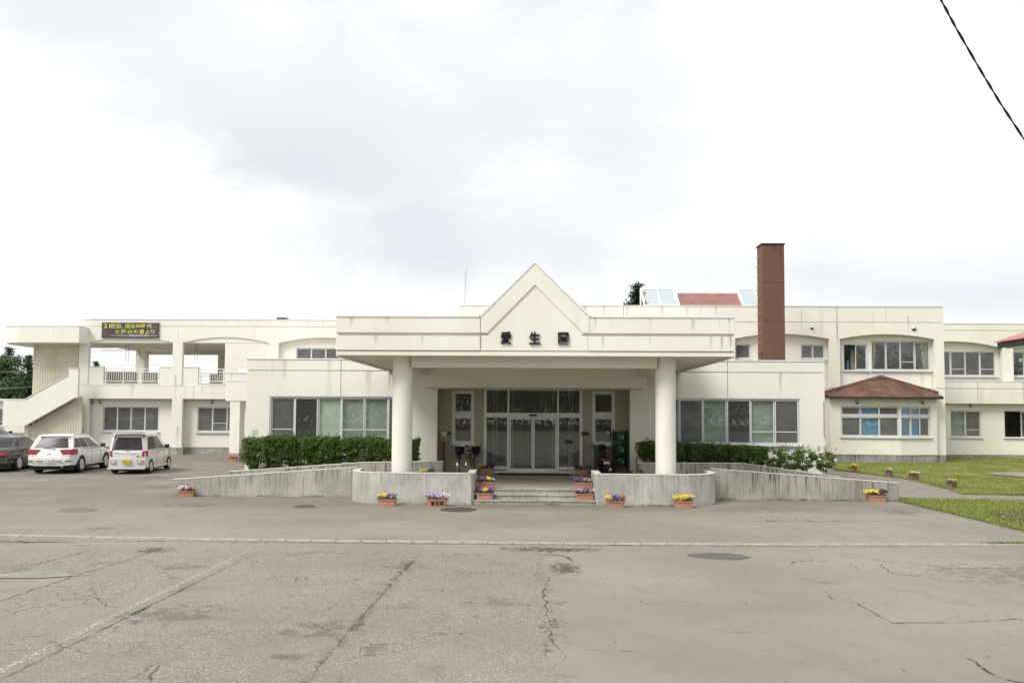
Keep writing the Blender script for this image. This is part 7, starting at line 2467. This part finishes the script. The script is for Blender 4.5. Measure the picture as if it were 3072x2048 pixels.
MB().loft([oval(0.08, 0.10, -0.30, 0.34), oval(0.09, 0.06, -0.20, 0.42), oval(0.09, 0.03, 0.05, 0.46)]).build('mudguard', M['black'], sc_, smooth=True)
MB().tube((0.13, -0.30, 0.25), (0.13, 0.25, 0.20), 0.045, 0.03, 12).build('exhaust', M['steel'], sc_)
MB().box(-0.035, 0.035, 0.87, 0.885, 0.70, 0.735).build('sticker', M['white'], sc_)
place(sc_, (2.72, 28.15, 0.38), 0.03)

# ------------------------------------------------------------------ shelf with three green watering cans
sf = thing('shelf_rack', 'black three tier shelf rack in the right corner of the recess', 'shelf', (3.33, 28.95, 0.38))
for x in (3.09, 3.57):
    for y in (28.78, 29.18):
        MB().box(x - 0.018, x + 0.018, y - 0.018, y + 0.018, 0.38, 1.95).build('post', M['black'], sf)
for z in (0.72, 1.14, 1.58):
    MB().box(3.06, 3.60, 28.77, 29.19, z - 0.02, z).build('shelf', M['dark_under'], sf)
for z in (0.72, 1.14, 1.58):
    MB().box(3.06, 3.60, 29.20, 29.21, z + 0.02, z + 0.30).build('back_panel', M['black'], sf)
can = thing('watering_can', 'green watering can on the top shelf of the black rack', 'watering can', (0, 0, 0), 'green watering cans on the rack')
MB().loft([[(x * 0.15 * s_, y * 0.10 * s_, z) for x, y in ((math.cos(a * math.pi / 8), math.sin(a * math.pi / 8)) for a in range(16))] for z, s_ in ((0.0, 0.95), (0.02, 1.0), (0.18, 1.0), (0.235, 0.85), (0.25, 0.6))]).build('body', M['green'], can, smooth=True)
MB().path([(0.13, 0, 0.20), (0.15, 0, 0.30), (0.05, 0, 0.34), (-0.06, 0, 0.32), (-0.10, 0, 0.24)], 0.014, 8).build('handle', M['green'], can, smooth=True)
MB().tube((-0.13, -0.02, 0.06), (-0.42, -0.10, 0.22), 0.022, 0.014, 8).build('spout', M['green'], can)
MB().tube((-0.41, -0.10, 0.215), (-0.52, -0.13, 0.30), 0.014, 0.035, 10).build('rose', M['palegreen'], can)
MB().box(0.02, 0.07, -0.106, -0.098, 0.08, 0.12).build('sticker', M['white'], can)
for q, (z, lab) in enumerate(((1.58, None), (1.14, 'green watering can on the middle shelf of the black rack'), (0.72, 'green watering can on the lowest shelf of the black rack'))):
    o = can if q == 0 else dup(can)
    place(o, (3.36, 28.95, z), 0.0, 1.05)
    if lab:
        o['label'] = lab

# ------------------------------------------------------------------ small things round the doors
fp = thing('alarm_post', 'red post with a pale notice box beside the left recess corner', 'post', (-2.95, 29.1, 0.38))
MB().box(-2.99, -2.92, 29.05, 29.12, 0.38, 1.52).build('post', M['dark_red'], fp, bevel=0.006)
MB().box(-3.06, -2.86, 29.0, 29.12, 1.52, 1.80).build('notice_box', M['curtain'], fp, bevel=0.01)
MB().box(-3.07, -2.85, 28.985, 29.13, 1.803, 1.84).build('lid', M['white'], fp)
for i_ in range(3):
    for j in range(2):
        MB().box(-3.03 + 0.05 * i_, -2.995 + 0.05 * i_, 28.994, 29.001, 1.56 + 0.075 * j, 1.61 + 0.075 * j).build('button', M['dark_red'], fp)
ic = thing('intercom', 'small black intercom box on the recess wall above the red post', 'intercom', (-2.78, 29.3, 1.75))
MB().box(-2.83, -2.74, 29.27, 29.358, 1.68, 1.84).build('case', M['black'], ic, bevel=0.008)
MB().box(-2.81, -2.76, 29.262, 29.271, 1.70, 1.74).build('button', M['steel'], ic)
dm = MB().box(-1.0, 1.5, 28.30, 29.20, 0.381, 0.398).build('door_mat', M['mat'], None, bevel=0.006)
tag(dm, 'dark green mat in front of the glass doors', 'mat')
bd = thing('board', 'grey boards leaning on the wall right of the glass doors', 'board', (2.15, 29.2, 0.38))
MB().obox((2.22, 29.20, 0.98), (0.09, 0, 0), (0, 0.012, 0), (0, 0.05, 0.60)).build('plank', M['wood'], bd)
MB().obox((2.36, 29.16, 0.93), (0.045, 0, 0), (0, 0.012, 0), (0, 0.05, 0.55)).build('plank', M['wood'], bd)
for q, (x, lab, z) in enumerate(((2.10, 'dark headed broom standing head up against the recess wall', 1.80), (1.52, 'broom leaning head up before the right door pane', 1.50))):
    br = thing('broom', lab, 'broom', (x, 29.1, 0.38), 'brooms by the doors')
    MB().tube((x - 0.05, 28.95, 0.385), (x, 29.18, z), 0.011, n=6).build('handle', M['wood'], br)
    MB().loft([[(x - 0.14, 29.10, z - 0.03), (x + 0.16, 29.10, z - 0.05), (x + 0.16, 29.24, z - 0.05), (x - 0.14, 29.24, z - 0.03)], [(x - 0.12, 29.11, z + 0.07), (x + 0.10, 29.11, z + 0.07), (x + 0.10, 29.23, z + 0.07), (x - 0.12, 29.23, z + 0.07)]]).build('head', M['black'], br, bevel=0.015)
sb = thing('stone_post', 'pale square block post on the bed right of the recess', 'post', (4.02, 27.6, 0.5))
MB().box(3.92, 4.17, 27.5, 27.8, 0.45, 1.27).build('block', M['wall_r'], sb, bevel=0.01)
MB().box(3.90, 4.19, 27.48, 27.82, 1.272, 1.30).build('cap', M['wall_r'], sb)
us = thing('hoop_stand', 'thin black hoop stand left of the pale block post', 'stand', (3.78, 27.5, 0.5))
MB().path([(3.70, 27.5, 0.5), (3.70, 27.5, 1.02), (3.73, 27.5, 1.10), (3.85, 27.5, 1.12), (3.89, 27.5, 1.05), (3.89, 27.5, 0.96)], 0.014, 8).build('hoop', M['black'], us, smooth=True)
MB().tube((3.82, 27.5, 0.5), (3.88, 27.5, 0.68), 0.02, n=6).build('foot', M['black'], us)
MB().box(3.76, 3.92, 27.47, 27.53, 1.03, 1.07).build('bracket', M['steel'], us)
